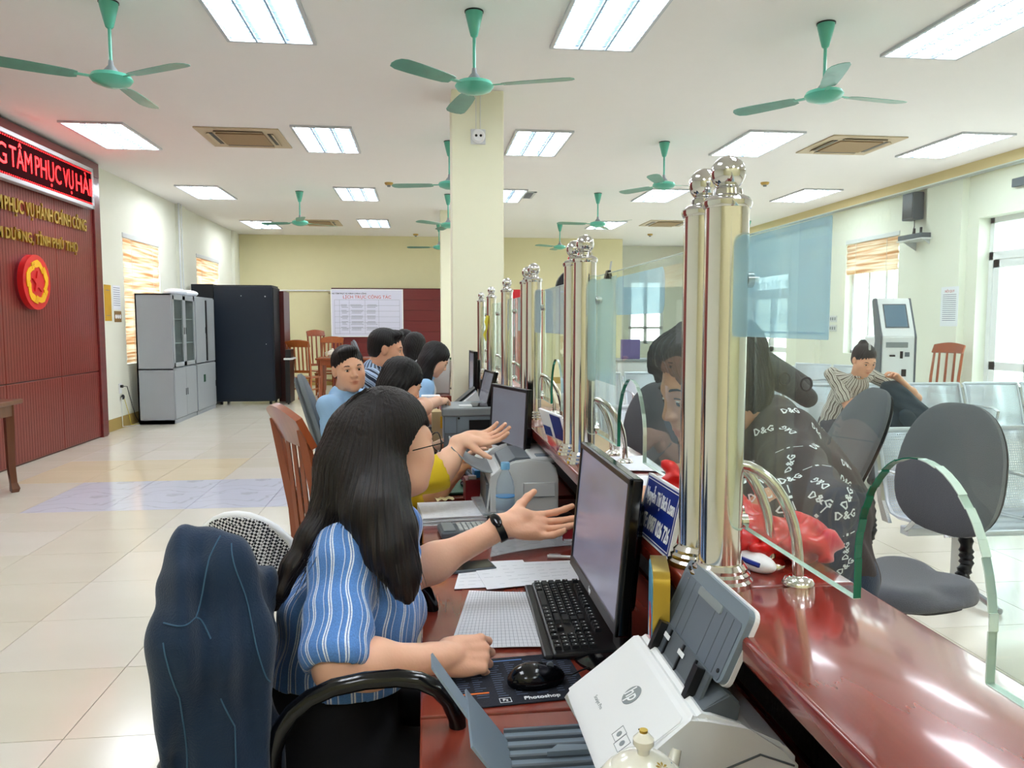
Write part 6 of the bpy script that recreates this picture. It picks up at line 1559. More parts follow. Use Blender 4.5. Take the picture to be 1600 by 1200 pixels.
def head_frame(c, yaw, pitch=0, roll=0, sc=1.0):
    """head at c looking along yaw (0 = +X), pitch up positive"""
    R = Matrix.Rotation(yaw - pi/2, 4, 'Z') @ Matrix.Rotation(pitch, 4, 'X') @ Matrix.Rotation(roll, 4, 'Y')
    return Matrix.Translation(c) @ R @ Matrix.Scale(sc, 4)
def head_prims(s, Mh, sc, nb, neck_r=.052, eyes_open=True, ears=True):
    s.M = Mh; s.sc = sc
    s.ell((0, -.012, .035), (.075, .093, .079), k=.01, t=1)
    s.ell((0, .020, -.018), (.063, .070, .085), k=.03, t=1)
    s.ell((0, .030, -.070), (.049, .050, .036), k=.03, t=1)
    s.ell((0, .066, -.097), (.020, .018, .016), k=.03, t=1)
    for a in (-1, 1):
        s.ell((a*.043, .050, -.026), (.022, .024, .026), k=.03, t=1)
        s.cap((a*.012, .082, .021), (a*.044, .069, .021), .008, .006, k=.018, t=1)
        s.ell((a*.050, .020, -.072), (.014, .030, .028), k=.03, t=1)
    for a in (-1, 1): s.ell((a*.031, .096, .002), (.015, .014, .010), k=.012, neg=True)
    for a in (-1, 1):
        s.ell((a*.031, .0735, .005 if eyes_open else .001), (.0165, .0125, .0085 if eyes_open else .0115), rot=(0, 0, 0), k=.004, t=2)
    s.cap((0, .082, .012), (0, .101, -.026), .0065, .0095, k=.012, t=1)
    for a in (-1, 1): s.ell((a*.0115, .092, -.031), (.0085, .0095, .0075), k=.007, t=1)
    s.ell((0, .087, -.048), (.010, .008, .012), k=.01, t=1)
    s.ell((0, .0845, -.0575), (.0235, .0095, .0055), k=.005, t=3)
    s.ell((0, .0825, -.0675), (.0195, .0095, .0065), k=.005, t=3)
    s.cap((-.021, .093, -.0625), (.021, .093, -.0625), .0018, k=.003, neg=True)
    for a in ((-1, 1) if ears else ()):
        s.ell((a*.0775, -.006, -.004), (.0085, .019, .031), rot=(.12, 0, a*.35), k=.006, t=4)
        s.ell((a*.0855, .002, -.0), (.0045, .010, .019), rot=(.12, 0, a*.35), k=.004, neg=True)
    nbl = Mh.inverted() @ nb
    s.cap((0, -.022, -.055), tuple(nbl), neck_r, neck_r*1.12, k=.03, t=5)
    s.M = Matrix.Identity(4); s.sc = 1.0
def skin_cols(V, Mh, tone=(1, 1, 1), lipc=(.78, .42, .42), blush=.12):
    Mi = np.array(Mh.inverted()); L = V @ Mi[:3, :3].T + Mi[:3, 3]
    C = np.ones((len(V), 3)) * np.array(tone)
    x, y, z = L.T
    def g(cx, cy, cz, rx, ry, rz): return np.exp(-(((np.abs(x)-cx)/rx)**2 + ((y-cy)/ry)**2 + ((z-cz)/rz)**2))
    w = np.clip(1.4*(g(0, .092, -.058, .017, .02, .0042) + g(0, .09, -.067, .015, .02, .0045)), 0, 1)[:, None]
    C = C*(1-w) + np.array(lipc)*w
    w = blush*g(.045, .06, -.03, .02, .03, .018)[:, None]; C = C*(1-w) + np.array((1, .55, .5))*w
    return C
def finger(s, M0, base, yaw, curls, lens, rads, k=.004, t=6):
    p = Vector(base); pitch = 0
    for c, L, r0, r1 in zip(curls, lens, rads[:-1], rads[1:]):
        pitch += c; d = Vector((cos(pitch)*cos(yaw), cos(pitch)*sin(yaw), -sin(pitch)))
        q = p + d*L; s.M = M0; s.cap(tuple(p), tuple(q), r0, r1, k=k, t=t); p = q
    return p
def hand(s, Mw, sy=1, curl=.5, curls=None, splay=.10, thumb=(.5, .5, .2, .3), sc=1.0):
    """Mw: wrist frame, x to the fingers, z = back of hand, thumb on y*sy"""
    M0 = Mw @ Matrix.Diagonal((sc, sc*sy, sc, 1)); s.sc = sc
    s.M = Mw @ Matrix.Scale(sc, 4)
    s.cap((-.02, 0, 0), (.02, 0, 0), .027, .027, k=.012, t=6)
    s.ell((.052, 0, -.001), (.050, .040, .0145), k=.012, t=6)
    s.ell((.034, .023*sy, -.010), (.032, .018, .015), k=.014, t=6)
    s.ell((.036, -.024*sy, -.008), (.034, .014, .014), k=.014, t=6)
    by = (.030, .0105, -.010, -.0295); bx = (.090, .094, .089, .081)
    for j in range(4): s.cap((.03, by[j]*.7*sy, .001), (bx[j], by[j]*sy, .001), .012, .0105, k=.008, t=6)
    ls = ((.040, .025, .019), (.044, .028, .020), (.041, .026, .020), (.032, .019, .017))
    tips = []
    for j in range(4):
        cu = curls[j] if curls else (curl, curl*1.1, curl*.7)
        tips.append(finger(s, M0, (bx[j], by[j], .001), splay*(1.5-j)*.8, cu, ls[j], (.0095, .0088, .0080, .0070), k=.0035))
    a, b, c1, c2 = thumb
    p = Vector((.018, .024, -.008)); 
    for L, r0, r1, yaw, pit in ((.040, .0155, .0125, a, b), (.032, .0118, .0100, a-c1, b+.1), (.026, .0098, .0078, a-c1-c2, b+.15)):
        d = Vector((cos(yaw)*cos(pit), sin(yaw)*cos(pit), -sin(pit))); q = p + d*L
        s.M = M0; s.cap(tuple(p), tuple(q), r0, r1, k=.006, t=6); p = q
    s.M = Matrix.Identity(4); s.sc = 1.0
    return tips
def elbow_of(sh, wr, down=(0, 0, -1), L1=.275, L2=.245):
    d = wr - sh; D = min(d.length, L1+L2-.004); x = (L1*L1 - L2*L2 + D*D)/(2*D); h = sqrt(max(L1*L1 - x*x, 0))
    u = d.normalized(); dn = Vector(down); dn = (dn - u*dn.dot(u)).normalized()
    return sh + u*x + dn*h
def wrist_frame(el, wr, palm):
    """x from elbow to wrist, z opposite to palm direction"""
    x = (wr - el).normalized(); z = -Vector(palm); z = (z - x*z.dot(x)).normalized(); y = z.cross(x)
    return Matrix(((x.x, y.x, z.x, wr.x), (x.y, y.y, z.y, wr.y), (x.z, y.z, z.z, wr.z), (0, 0, 0, 1)))
def st_attr(s, V, axes):
    tg = s.tags(V); st = np.zeros(len(V))
    for i, p in enumerate(s.p):
        m = tg == i
        if not m.any() or p[7]: continue
        if p[0] == 'c':
            a, b = p[1], p[2]
        else: a, b = p[1], p[1] + np.array((0, 0, 1.0))
        key = axes.get(p[6])
        if key is not None: a, b = key
        ax = b - a; ax = ax/np.linalg.norm(ax); ref = np.array((1.0, .2, .1)); ref = ref - ax*(ref@ax)
        if np.linalg.norm(ref) < .3: ref = np.array((0, 1.0, .3)); ref = ref - ax*(ref@ax)
        ref /= np.linalg.norm(ref); c = np.cross(ax, ref); q = V[m] - a
        ang = np.arctan2(q@c, q@ref); rad = .15 if p[6] in (10,) else .065
        st[m] = ang*rad + .003*np.sin((q@ax)*60)
    return st
def folds(amp=.004, f=38, seed=0):
    def fn(P):
        x, y, z = P.T
        return amp*(np.sin(f*(z + .35*x) + 3*np.sin(9*y + seed) + seed) * np.sin(f*.43*(x - y) + seed*2) + .5*np.sin(f*1.9*(y + .5*z) + 2*np.sin(14*x + seed)))
    return fn
def hair_mesh(name, s, res, Mh, m, parent, amp=.0022, seed=0, fz=1.0, sm=1, streak=34):
    Mi = np.array(Mh.inverted())
    def disp(P):
        L = P @ Mi[:3, :3].T + Mi[:3, 3]; th = np.arctan2(L[:, 0], L[:, 1] + .02)
        return amp*(np.sin(th*streak + 3*np.sin(L[:, 2]*16 + seed) + 2*np.sin(th*5)) + .7*np.sin(th*streak*2.3 + L[:, 2]*22 + seed))
    V, F = s.mesh(res, disp)
    if sm: V = smooth_v(V, F, sm, .4)
    me = np_mesh(name, V, F); L = V @ Mi[:3, :3].T + Mi[:3, 3]
    th = np.arctan2(L[:, 0], L[:, 1] + .02)
    set_vec(me, np.stack([th*52 + 1.2*np.sin(L[:, 2]*12), L[:, 2]*2.2*fz, np.hypot(L[:, 0], L[:, 1])*14], 1), 'strand')
    return link(name, me, m, parent)
def hair_short(s, Mh, sc, vol=0):
    s.M = Mh; s.sc = sc
    s.ell((0, -.020, .043), (.080+vol, .099+vol, .085+vol), k=.01)
    s.ell((0, -.058, -.005), (.070, .055, .070), k=.02)
    s.ell((.01, .046, .098), (.055, .045, .026), rot=(.25, .12, 0), k=.02)
    s.ell((0, .128, -.022), (.088, .086, .112), k=.006, neg=True)
    for a in (-1, 1): s.ell((a*.095, .012, -.055), (.045, .042, .055), k=.006, neg=True)
    s.ell((0, -.06, -.115), (.12, .09, .065), k=.008, neg=True)
    s.M = Matrix.Identity(4); s.sc = 1
def hair_long(s, Mh, sc, pts_sets, top=.0):
    s.M = Mh; s.sc = sc
    s.ell((0, -.018, .042), (.088, .106, .092+top), k=.01)
    s.ell((0, -.050, -.02), (.082, .062, .095), k=.03)
    for a in (-1, 1): s.ell((a*.066, -.006, -.03), (.024, .042, .075), k=.02)
    s.ell((0, .122, -.035), (.072, .088, .108), k=.008, neg=True)
    for a in (-1, 1): s.ell((a*.085, .075, -.055), (.05, .068, .085), k=.010, neg=True)
    s.M = Matrix.Identity(4); s.sc = 1
    for pts in pts_sets:
        for (p, r0), (q, r1) in zip(pts, pts[1:]): s.cap(tuple(p), tuple(q), r0, r1, k=.035)
def face_bits(t, Mh, sc, eyes=True, brows=True, gaze=(0, 0)):
    def tr(mb): bmesh.ops.transform(mb.bm, matrix=Mh, verts=mb.bm.verts[:]); return mb
    if eyes:
        for a in (-1, 1):
            e = tr(MB().sph((a*.031, .0755, .002), .0112, sc=(1.22, 1, .46), n=16)).build('eye', 'eyewhite', t, True)
            tr(MB().sph((a*.031 + gaze[0], .0815, .002 + gaze[1]), .0068, sc=(1, .9, .95), n=14)).build('iris', 'iris', e, True)
            tr(MB().tube([(a*.0465, .0765, .0045), (a*.038, .0845, .0085), (a*.031, .0868, .0092), (a*.023, .0855, .0080), (a*.0165, .081, .0035)], .0012, n=6)).build('lash_line', 'brow', e, True)
    if brows:
        for a in (-1, 1):
            tr(MB().tube([(a*.0155, .0885, .0225), (a*.027, .0885, .0265), (a*.039, .0825, .0265), (a*.047, .0755, .0225)], [.0028, .0034, .0028, .0014], n=6, flat=.8)).build('eyebrow', 'brow', t, True)
def merge_np(parts):
    Vs, Fs, n = [], [], 0
    for V, F in parts: Vs.append(V); Fs.append(F + n); n += len(V)
    return np.concatenate(Vs), np.concatenate(Fs)

def person(label, head, yaw, pitch=0, roll=0, sc=1.0, shirt='shirt_white', hairf=None, pelvis=None, wrists=(None, None), palms=((0, 0, -1), (0, 0, -1)),
           curl=.45, res=.0035, cres=.011, trousers='trousers', tone=(1, 1, 1), sleeve=1.0, body_yaw=None, elb=(None, None), eyes=True, eyes_open=True,
           shoulders=None, neckb=None, knees=None, feet=None, fold=.004, chest_r=.0, hairm='hair2', amp=.002, gaze=(0, 0), curls=(None, None), thumbs=None, cuff=.008, hdirs=(None, None), hem=None, bulk=None, ears=True, blush=.12, yellow=None,
           hres=None, sleeve_r=.058, hand_sc=1.0, waist=None, lipc=(.80, .50, .48), streak=34):
    head = Vector(head); body_yaw = yaw if body_yaw is None else body_yaw
    Mh = head_frame(head, yaw, pitch, roll, sc)
    f = Vector((cos(body_yaw), sin(body_yaw), 0)); side = Vector((-f.y, f.x, 0))      # side = person's left
    nb = Vector(neckb) if neckb else head + Vector((0, 0, -.140)) - f*.035
    pel = Vector(pelvis) if pelvis else Vector((nb.x - .06*f.x, nb.y - .06*f.y, .53))
    shR, shL = shoulders if shoulders else (nb - side*.165 + Vector((0, 0, -.045)), nb + side*.165 + Vector((0, 0, -.045)))
    t = thing('person', label, 'person', (pel.x, pel.y, 0))
    inv = Matrix.Translation((-pel.x, -pel.y, 0))
    def fin(o): o.data.transform(inv); return o
    chest = (nb*.62 + pel*.38); up = (nb - pel).normalized()
    Rb = Matrix.Identity(4)
    # skin
    s = SDF(); head_prims(s, Mh, sc, nb, eyes_open=eyes_open, ears=ears)
    ns = s.mesh(res); parts = [(smooth_v(ns[0], ns[1], 1, .5), ns[1])]; ncols = [skin_cols(parts[0][0], Mh, tone, lipc, blush)]
    core = SDF(); core.cap(tuple(nb), tuple(chest), .05, .10, k=.03).cap(tuple(chest), tuple(pel), .10, .11, k=.03)
    arm_list = []
    for i, (sh_, wr) in enumerate(((shR, wrists[0]), (shL, wrists[1]))):
        sgn = -1 if i == 0 else 1
        if wr is None:
            wr = pel + f*.28 + side*sgn*.10 + Vector((0, 0, .12))
        wr = Vector(wr); el = Vector(elb[i]) if elb[i] else elbow_of(sh_, wr, Vector((0, 0, -1)) + side*sgn*.35 - f*.2)
        arm_list.append((sh_, el, wr)); core.cap(tuple(sh_), tuple(el), .038, .038, k=.02).cap(tuple(nb + Vector((0, 0, -.05))), tuple(sh_ + Vector((0, 0, -.01))), .026, .034, k=.01)
    if knees is None:
        knees = [pel + f*.42 + side*a*.11 + Vector((0, 0, -.03)) for a in (-1, 1)]
    if feet is None:
        feet = [Vector((k_.x + f.x*.02, k_.y + f.y*.02, .07)) for k_ in knees]
    for a, k_, ft in zip((-1, 1), knees, feet):
        hp = pel + side*a*.09; core.cap(tuple(hp), tuple(k_), .065, .048, k=.03).cap(tuple(k_), tuple(ft), .045, .03, k=.02)
    cv = core.mesh(.016); parts.append((smooth_v(cv[0], cv[1], 2), cv[1])); ncols.append(np.ones((len(cv[0]), 3))*np.array(tone))
    for i, (sh_, el, wr) in enumerate(arm_list):
        a = SDF(); a.cap(tuple(el), tuple(wr), .043, .0265, k=.02, t=6); mid = el.lerp(wr, .3); a.ell(tuple(mid), (.046, .046, .046), k=.03)
        a.cap(tuple(sh_.lerp(el, .5)), tuple(el), .044, .042, k=.02)
        Mw = wrist_frame(el if hdirs[i] is None else wr - Vector(hdirs[i]), wr, palms[i])
        tips = hand(a, Mw, 1 if i == 0 else -1, curl, curls[i], thumb=(thumbs[i] if thumbs and thumbs[i] else (.55, .35, .2, .25)), sc=hand_sc)
        av = a.mesh(hres or res*.8); parts.append((smooth_v(av[0], av[1], 1, .4), av[1])); C = np.ones((len(av[0]), 3))*np.array(tone)
        # slightly redder palm and finger ends
        Li = np.array(Mw.inverted()); Lc = parts[-1][0] @ Li[:3, :3].T + Li[:3, 3]
        w = (np.clip((Lc[:, 0]-.0)/.10, 0, 1)*.16)[:, None]; C = C*(1-w) + C*np.array((1.0, .72, .68))*w*1.0
        ncols.append(C)
    V, F = merge_np(parts); me = np_mesh('body', V, F); set_col(me, np.concatenate(ncols)); fin(link('body', me, 'skin', t))
    n0 = len(t.children)
    face_bits(t, Mh, sc, eyes=eyes, gaze=gaze)
    for o in t.children:
        if o.name.split('.')[0] in ('eye', 'eyebrow'):
            fin(o)
            for c in o.children: fin(c)
    # shirt
    c = SDF(); w_ = .165 + chest_r
    c.cap(tuple(nb + Vector((0, 0, -.03))), tuple(chest), .070, .118 + chest_r, k=.03, t=10)
    for a in (-1, 1):
        c.cap(tuple(chest + side*a*.055), tuple(pel + side*a*.05 + Vector((0, 0, -.02))), .112 + chest_r, .118 + chest_r, k=.05, t=10)
        c.cap(tuple(nb + side*a*.04 + Vector((0, 0, -.035))), tuple((shR if a < 0 else shL)), .048, .058, k=.04, t=10)
    c.cap(tuple(nb + Vector((0, 0, .005))), tuple(nb + Vector((0, 0, -.06))), .067, .09, k=.03, t=10)
    for i, (sh_, el, wr) in enumerate(arm_list):
        e2 = sh_.lerp(el, min(sleeve, 1.0)); c.cap(tuple(sh_), tuple(e2), sleeve_r+.004, sleeve_r, k=.025, t=11+i)
        if sleeve > 1:
            e3 = el.lerp(wr, sleeve-1); c.cap(tuple(el), tuple(e3), sleeve_r-.002, .040, k=.02, t=13+i)
        if cuff:
            a0, a1 = (el, wr) if sleeve > 1 else (sh_, el); ee = e3 if sleeve > 1 else e2; dd = (a1 - a0).normalized(); rr = (.042 if sleeve > 1 else sleeve_r) + cuff
            c.cap(tuple(ee - dd*.03), tuple(ee - dd*.005), rr, rr, k=.006, t=11+i)
            c.cap(tuple(ee + dd*(rr+.002)), tuple(ee + dd*(rr+.05)), rr*1.02, rr*1.05, k=.004, neg=True)
    if bulk:
        for (a_, ra_, b_, rb_) in bulk: c.cap(tuple(a_), tuple(b_), ra_, rb_, k=.07, t=10)
    if hem: c.ell((pel.x, pel.y, hem-.5), (.6, .6, .5), k=.006, neg=True)
    # neckline
    c.M = Mh; c.sc = sc; c.M = Matrix.Identity(4); c.sc = 1
    nd_ = (head - nb).normalized(); c.cap(tuple(nb + nd_*.050 + f*.012), tuple(nb + nd_*.12 + f*.03), .054, .066, k=.01, neg=True)
    V, F = c.mesh(cres, folds(fold, seed=len(label))); V = smooth_v(V, F, 1, .5); me = np_mesh('shirt', V, F)
    axes = {10: (np.array(pel), np.array(nb)), 11: (np.array(arm_list[0][0]), np.array(arm_list[0][1])), 12: (np.array(arm_list[1][0]), np.array(arm_list[1][1])),
            13: (np.array(arm_list[0][1]), np.array(arm_list[0][2])), 14: (np.array(arm_list[1][1]), np.array(arm_list[1][2]))}
    set_f(me, st_attr(c, V, axes), 'st'); so_ = fin(link('shirt', me, shirt, t))
    # collar
    cu = []
    Rn = frame(side, f, o=nb + nd_*.022 + f*.006)
    for k in range(21):
        a = pi/2 + .25 + (2*pi-.5)*k/20; cu.append(Rn @ Vector((.060*cos(a), .062*sin(a), .004 + .012*(1-sin(a))*.5)))
    col = MB(); col.tube([Vector(q) for q in cu], .0075, n=8, flat=1.7); col_o = fin(col.build('collar', shirt, t, True))
    if 'stripe' in M[shirt].name or 'striped' in M[shirt].name: set_f(col_o.data, np.linspace(0, .3, len(col_o.data.vertices)), 'st')
    # trousers
    tr_ = SDF()
    for a, k_, ft in zip((-1, 1), knees, feet):
        hp = pel + side*a*.08 + Vector((0, 0, -.02)); tr_.cap(tuple(hp), tuple(k_), .095, .066, k=.04).cap(tuple(k_), tuple(ft), .062, .048, k=.02)
    tr_.cap(tuple(pel + side*.06), tuple(pel - side*.06), .115, .115, k=.03)
    if hem: tr_.cap(tuple(pel + Vector((0, 0, hem - pel.z - .08))), tuple(pel), .145, .14, k=.05); tr_.cap(tuple(pel + side*.05 + Vector((0, 0, hem - pel.z - .08))), tuple(pel + side*.05), .13, .13, k=.05); tr_.cap(tuple(pel - side*.05 + Vector((0, 0, hem - pel.z - .08))), tuple(pel - side*.05), .13, .13, k=.05)
    V, F = tr_.mesh(.014, folds(.003, seed=2)); fin(link('trousers', np_mesh('trousers', smooth_v(V, F, 1), F), trousers, t))
    for ft in feet:
        sh = SDF(); sh.ell((ft.x + f.x*.05, ft.y + f.y*.05, .045), (.05, .05, .04), k=.01).cap((ft.x - f.x*.04, ft.y - f.y*.04, .04), (ft.x + f.x*.14, ft.y + f.y*.14, .032), .038, .032, k=.02); sh.ell((ft.x, ft.y, -.2), (.5, .5, .2), k=.003, neg=True)
        V, F = sh.mesh(.010); fin(link('shoe', np_mesh('shoe', smooth_v(V, F, 1), F), 'black', t))
    if hairf:
        hs = SDF(); hairf(hs, Mh, sc, head); fin(hair_mesh('hair', hs, max(res, .003), Mh, hairm, t, amp=amp, streak=streak))
    return t, Mh, dict(f=f, side=side, nb=nb, pel=pel, arms=arm_list, inv=inv, shirt=so_)

def hs_short(vol=0): return lambda s, Mh, sc, h: hair_short(s, Mh, sc, vol)
def hs_long(yaw, drop=.30, back=.05, front=True):
    f = Vector((cos(yaw), sin(yaw), 0)); sd = Vector((-f.y, f.x, 0))
    def fn(s, Mh, sc, h):
        sets = []
        for a in (-1, 0, 1):
            b = h - f*(.045 if a else .07) + sd*a*.055
            sets.append([(b, .05), (b + Vector((0, 0, -.12)) - f*back*.4, .055), (b + Vector((0, 0, -drop)) - f*back, .030)])
        hair_long(s, Mh, sc, sets)
    return fn
# ---------------------------------------------------------------- the clerk in the foreground
hy = radians(36)
hc_ = Vector((-.076, 1.685, 1.178))
def hero_hair(s, Mh, sc, h):
    hair_long(s, Mh, sc, [
        [(h + Vector((-.06, -.060, .03)), .055), (at(560, 740, 1.60), .062), (at(580, 800, 1.53), .055), (at(604, 860, 1.49), .042), (at(632, 905, 1.475), .022), (at(640, 935, 1.475), .008)],
        [(h + Vector((-.05, -.065, .02)), .045), (at(598, 760, 1.58), .045), (at(615, 830, 1.52), .040), (at(628, 890, 1.49), .022), (at(628, 925, 1.485), .010)],
        [(h + Vector((-.07, -.03, .02)), .065), (at(545, 730, 1.63), .066), (at(525, 790, 1.60), .045), (at(487, 840, 1.55), .024), (at(455, 885, 1.52), .014), (at(438, 925, 1.50), .010), (at(430, 950, 1.50), .005)],
        [(h + Vector((-.06, .0, .02)), .07), (h + Vector((-.09, .0, -.10)), .062), (h + Vector((-.13, -.02, -.19)), .05), (h + Vector((-.16, -.04, -.28)), .025)],
        [(h + Vector((-.06, .065, .0)), .05), (h + Vector((-.07, .08, -.12)), .05), (h + Vector((-.07, .09, -.25)), .025)]], top=.004)
    s.M = Mh; s.sc = sc
    s.ell((.078, .072, -.058), (.064, .104, .116), k=.008, neg=True); s.ell((-.03, .125, -.07), (.09, .09, .12), k=.008, neg=True)
    s.M = Matrix.Identity(4); s.sc = 1
wrR = at(690, 1027, 1.455); wrL = at(792, 820, 1.84)
hero, MhH, HI = person('woman in blue striped shirt with long dark hair and glasses, gesturing with open hand', hc_, hy, pitch=.06, shirt='shirt_hero', hairf=hero_hair,
    pelvis=(-.22, 1.66, .52), neckb=(-.125, 1.665, 1.02), body_yaw=radians(0),
    shoulders=(at(535, 872, 1.52), Vector((-.085, 1.83, .965))), wrists=(wrR, wrL), elb=(at(528, 1042, 1.385), at(628, 905, 1.80)),
    palms=((.15, .75, -.65), (-.1, -.72, .70)), curls=([(.75, .85, .5), (.85, .95, .5), (.95, .9, .5), (1.0, .85, .5)], [(.20, .30, .15), (.10, .22, .12), (.22, .28, .15), (.42, .40, .2)]),
    thumbs=((.35, .55, .1, .2), (.95, -.15, .1, .12)), hdirs=(None, (1, .12, -.08)), hem=.735, res=.0028, cres=.0065, hres=.0023, fold=.0062, sleeve=.90, sleeve_r=.060, chest_r=.028, hairm='hair', amp=.0011, ears=False, cuff=.007, hand_sc=1.0,
    knees=[Vector((.20, 1.57, .52)), Vector((.20, 1.80, .52))], feet=[Vector((.22, 1.57, .07)), Vector((.22, 1.80, .07))], tone=(1.05, 1.0, .99), eyes=True, blush=.38, streak=64)
inv = HI['inv']
def fin_(o):
    o.data.transform(inv); return o
# loose strands of hair
def strands(n, seed, parent, m, starts, mids, ends, r=.0007):
    rr = random.Random(seed); mb = MB()
    for k in range(n):
        u = rr.random(); j = lambda a: Vector((rr.gauss(0, a), rr.gauss(0, a), rr.gauss(0, a*.6)))
        p0 = starts(u) + j(.006); p1 = mids(u) + j(.009); p2 = ends(u) + j(.014)
        pts = [(p0*(1-t)**2 + p1*2*t*(1-t) + p2*t*t) for t in np.linspace(0, 1, 9)]
        mb.tube(pts, [r]*8 + [r*.3], n=3, caps=False)
    return mb.build('loose_strands', m, parent, True)
lerp3 = lambda a, b: (lambda u: a.lerp(b, u))
o = strands(70, 1, hero, 'hair', lerp3(hc_ + Vector((-.12, -.07, .03)), hc_ + Vector((-.05, -.10, .02))), lerp3(at(520, 790, 1.58), at(560, 790, 1.53)), lerp3(at(430, 945, 1.49), at(500, 880, 1.47))); tag(fin_(o), kind='stuff')
o = strands(90, 2, hero, 'hair', lerp3(hc_ + Vector((-.06, -.11, .0)), hc_ + Vector((.0, -.10, .0))), lerp3(at(585, 820, 1.49), at(640, 820, 1.47)), lerp3(at(600, 925, 1.455), at(650, 915, 1.455))); tag(fin_(o), kind='stuff')
o = strands(60, 3, hero, 'hair', lerp3(hc_ + Vector((-.05, -.03, .135)), hc_ + Vector((-.02, -.08, .09))), lerp3(hc_ + Vector((-.15, -.07, .10)), hc_ + Vector((-.0, -.12, .06))), lerp3(hc_ + Vector((-.14, -.09, -.1)), hc_ + Vector((.01, -.115, -.1)))); tag(fin_(o), kind='stuff')
# glasses
def hp_(x, y, z): return MhH @ Vector((x, y, z))
gm = 'blackgloss'
for a in (-1, 1):
    ring = [hp_(a*.034 + .0245*cos(k*pi/12), .103 - .010*abs(cos(k*pi/12))*(1 if a*cos(k*pi/12) > 0 else .2), .0 + .0215*sin(k*pi/12)) for k in range(24)]
    o = fin_(MB().tube(ring, .0014, n=7, closed=True).build('glasses_rim', gm, hero, True))
    lens = MB(); vs = [lens.bm.verts.new(p) for p in ring]; lens.bm.faces.new(vs); fin_(lens.build('glasses_lens', 'glass', hero))
    fin_(MB().tube([hp_(a*.0575, .096, .006), hp_(a*.078, .085, .006), hp_(a*.080, .04, .005), hp_(a*.082, -.0, .004)], .0013, n=7).build('glasses_temple', gm, hero, True))
    fin_(MB().tube([hp_(a*.012, .103, .002), hp_(a*.009, .097, -.006)], .0012, n=6).build('nose_pad', 'gold', hero, True))
fin_(MB().tube([hp_(-.0105, .103, .004), hp_(0, .107, .008), hp_(.0105, .103, .004)], .0013, n=7).build('glasses_bridge', gm, hero, True))
# fitness band and ring on the left hand
shL, elL, wrL_ = HI['arms'][1]; d = (wrL_ - elL).normalized(); Fw = frame(d.cross(Vector((0, 0, 1))), d.cross(d.cross(Vector((0, 0, 1)))), o=wrL_ - d*.022)
band = [Fw @ Vector((.0325*cos(k*pi/12), .0325*sin(k*pi/12), 0)) for k in range(24)]
mb = MB()
for k in range(24):
    p, q = band[k], band[(k+1) % 24]; off = d*.008; n_ = (p - (wrL_ - d*.022)).normalized()
mb.lathe([(.0305, -.009), (.0335, -.009), (.0335, .009), (.0305, .009), (.0305, -.009)], n=28); bmesh.ops.transform(mb.bm, matrix=Fw, verts=mb.bm.verts[:])
fin_(mb.build('wrist_band', 'black', hero, True))
capd = MB().sph((0, 0, 0), .018, sc=(.35, .7, 1.35)); bmesh.ops.transform(capd.bm, matrix=Fw @ Matrix.Rotation(radians(-60), 4, 'Z') @ Matrix.Translation((.034, 0, .0)) @ Matrix.Rotation(pi/2, 4, 'X'), verts=capd.bm.verts[:])
fin_(capd.build('band_display', 'blackgloss', hero, True))
# shirt buttons
for z in (): fin_(MB().cyl((.005, 1.655, z), .006, .004, rot=(0, pi/2, 0), n=12).build('button', 'offwhite', hero, True))

# denim jacket over the chair back
jk = thing('denim_jacket', 'dark blue denim jacket draped over the chair of the woman', 'jacket', (-.37, 1.40, 0))
s = SDF()
tl_, tr2 = at(300, 880, 1.34), at(395, 900, 1.62)
for (a, r0, b, r1) in ((at(302, 905, 1.30), .042, at(284, 1000, 1.27), .042), (at(284, 1000, 1.27), .042, at(300, 1210, 1.27), .038), (at(300, 1210, 1.27), .038, at(308, 1420, 1.27), .034),
        (at(345, 898, 1.33), .052, at(345, 1010, 1.31), .072), (at(345, 1010, 1.31), .072, at(352, 1230, 1.29), .060), (at(352, 1230, 1.29), .06, at(360, 1400, 1.29), .05),
        (at(375, 915, 1.45), .046, at(385, 1010, 1.43), .052), (at(385, 1010, 1.43), .052, at(392, 1230, 1.40), .048), (at(392, 1230, 1.40), .048, at(400, 1400, 1.40), .04),
        (at(300, 905, 1.34), .055, at(372, 925, 1.50), .050), (at(385, 960, 1.60), .05, at(390, 1230, 1.60), .045), (at(345, 898, 1.35), .050, at(385, 930, 1.62), .045), (at(283, 868, 1.33), .026, at(276, 905, 1.31), .030), (at(283, 866, 1.33), .024, at(325, 858, 1.36), .026)):
    s.cap(tuple(a), tuple(b), r0, r1, k=.035)
def jf(P):
    x, y, z = P.T
    u = x*.6 + y
    return .010*np.sin(34*u + 3.2*np.sin(5*z)) + .006*np.sin(70*x - 11*z + 2*np.sin(20*y)) + .004*np.sin(110*(x + .3*y) + 6*z)
V, F = s.mesh(.0065, jf); V = smooth_v(V, F, 1); me = np_mesh('jacket_cloth', V - np.array((-.37, 1.40, 0)), F); jo = link('jacket_cloth', me, 'denim', jk)
bv = BVHTree.FromPolygons([tuple(v) for v in V], [tuple(f) for f in F])
def surf_line(pts, r, name, m, parent, off, bvh, n=14, dirv=Vector((0, 1, 0))):
    out = []
    for a, b in zip(pts, pts[1:]):
        for k in range(n):
            p = a.lerp(b, k/n); hit = bvh.ray_cast(p - dirv*.6, dirv)
            if hit[0] is not None: out.append(hit[0] - dirv*.0012 - off)
    if len(out) > 3: return MB().tube(out, r, n=5).build(name, m, parent, True)
sm_ = mat('denim_stitching', '#3E617C', .8)
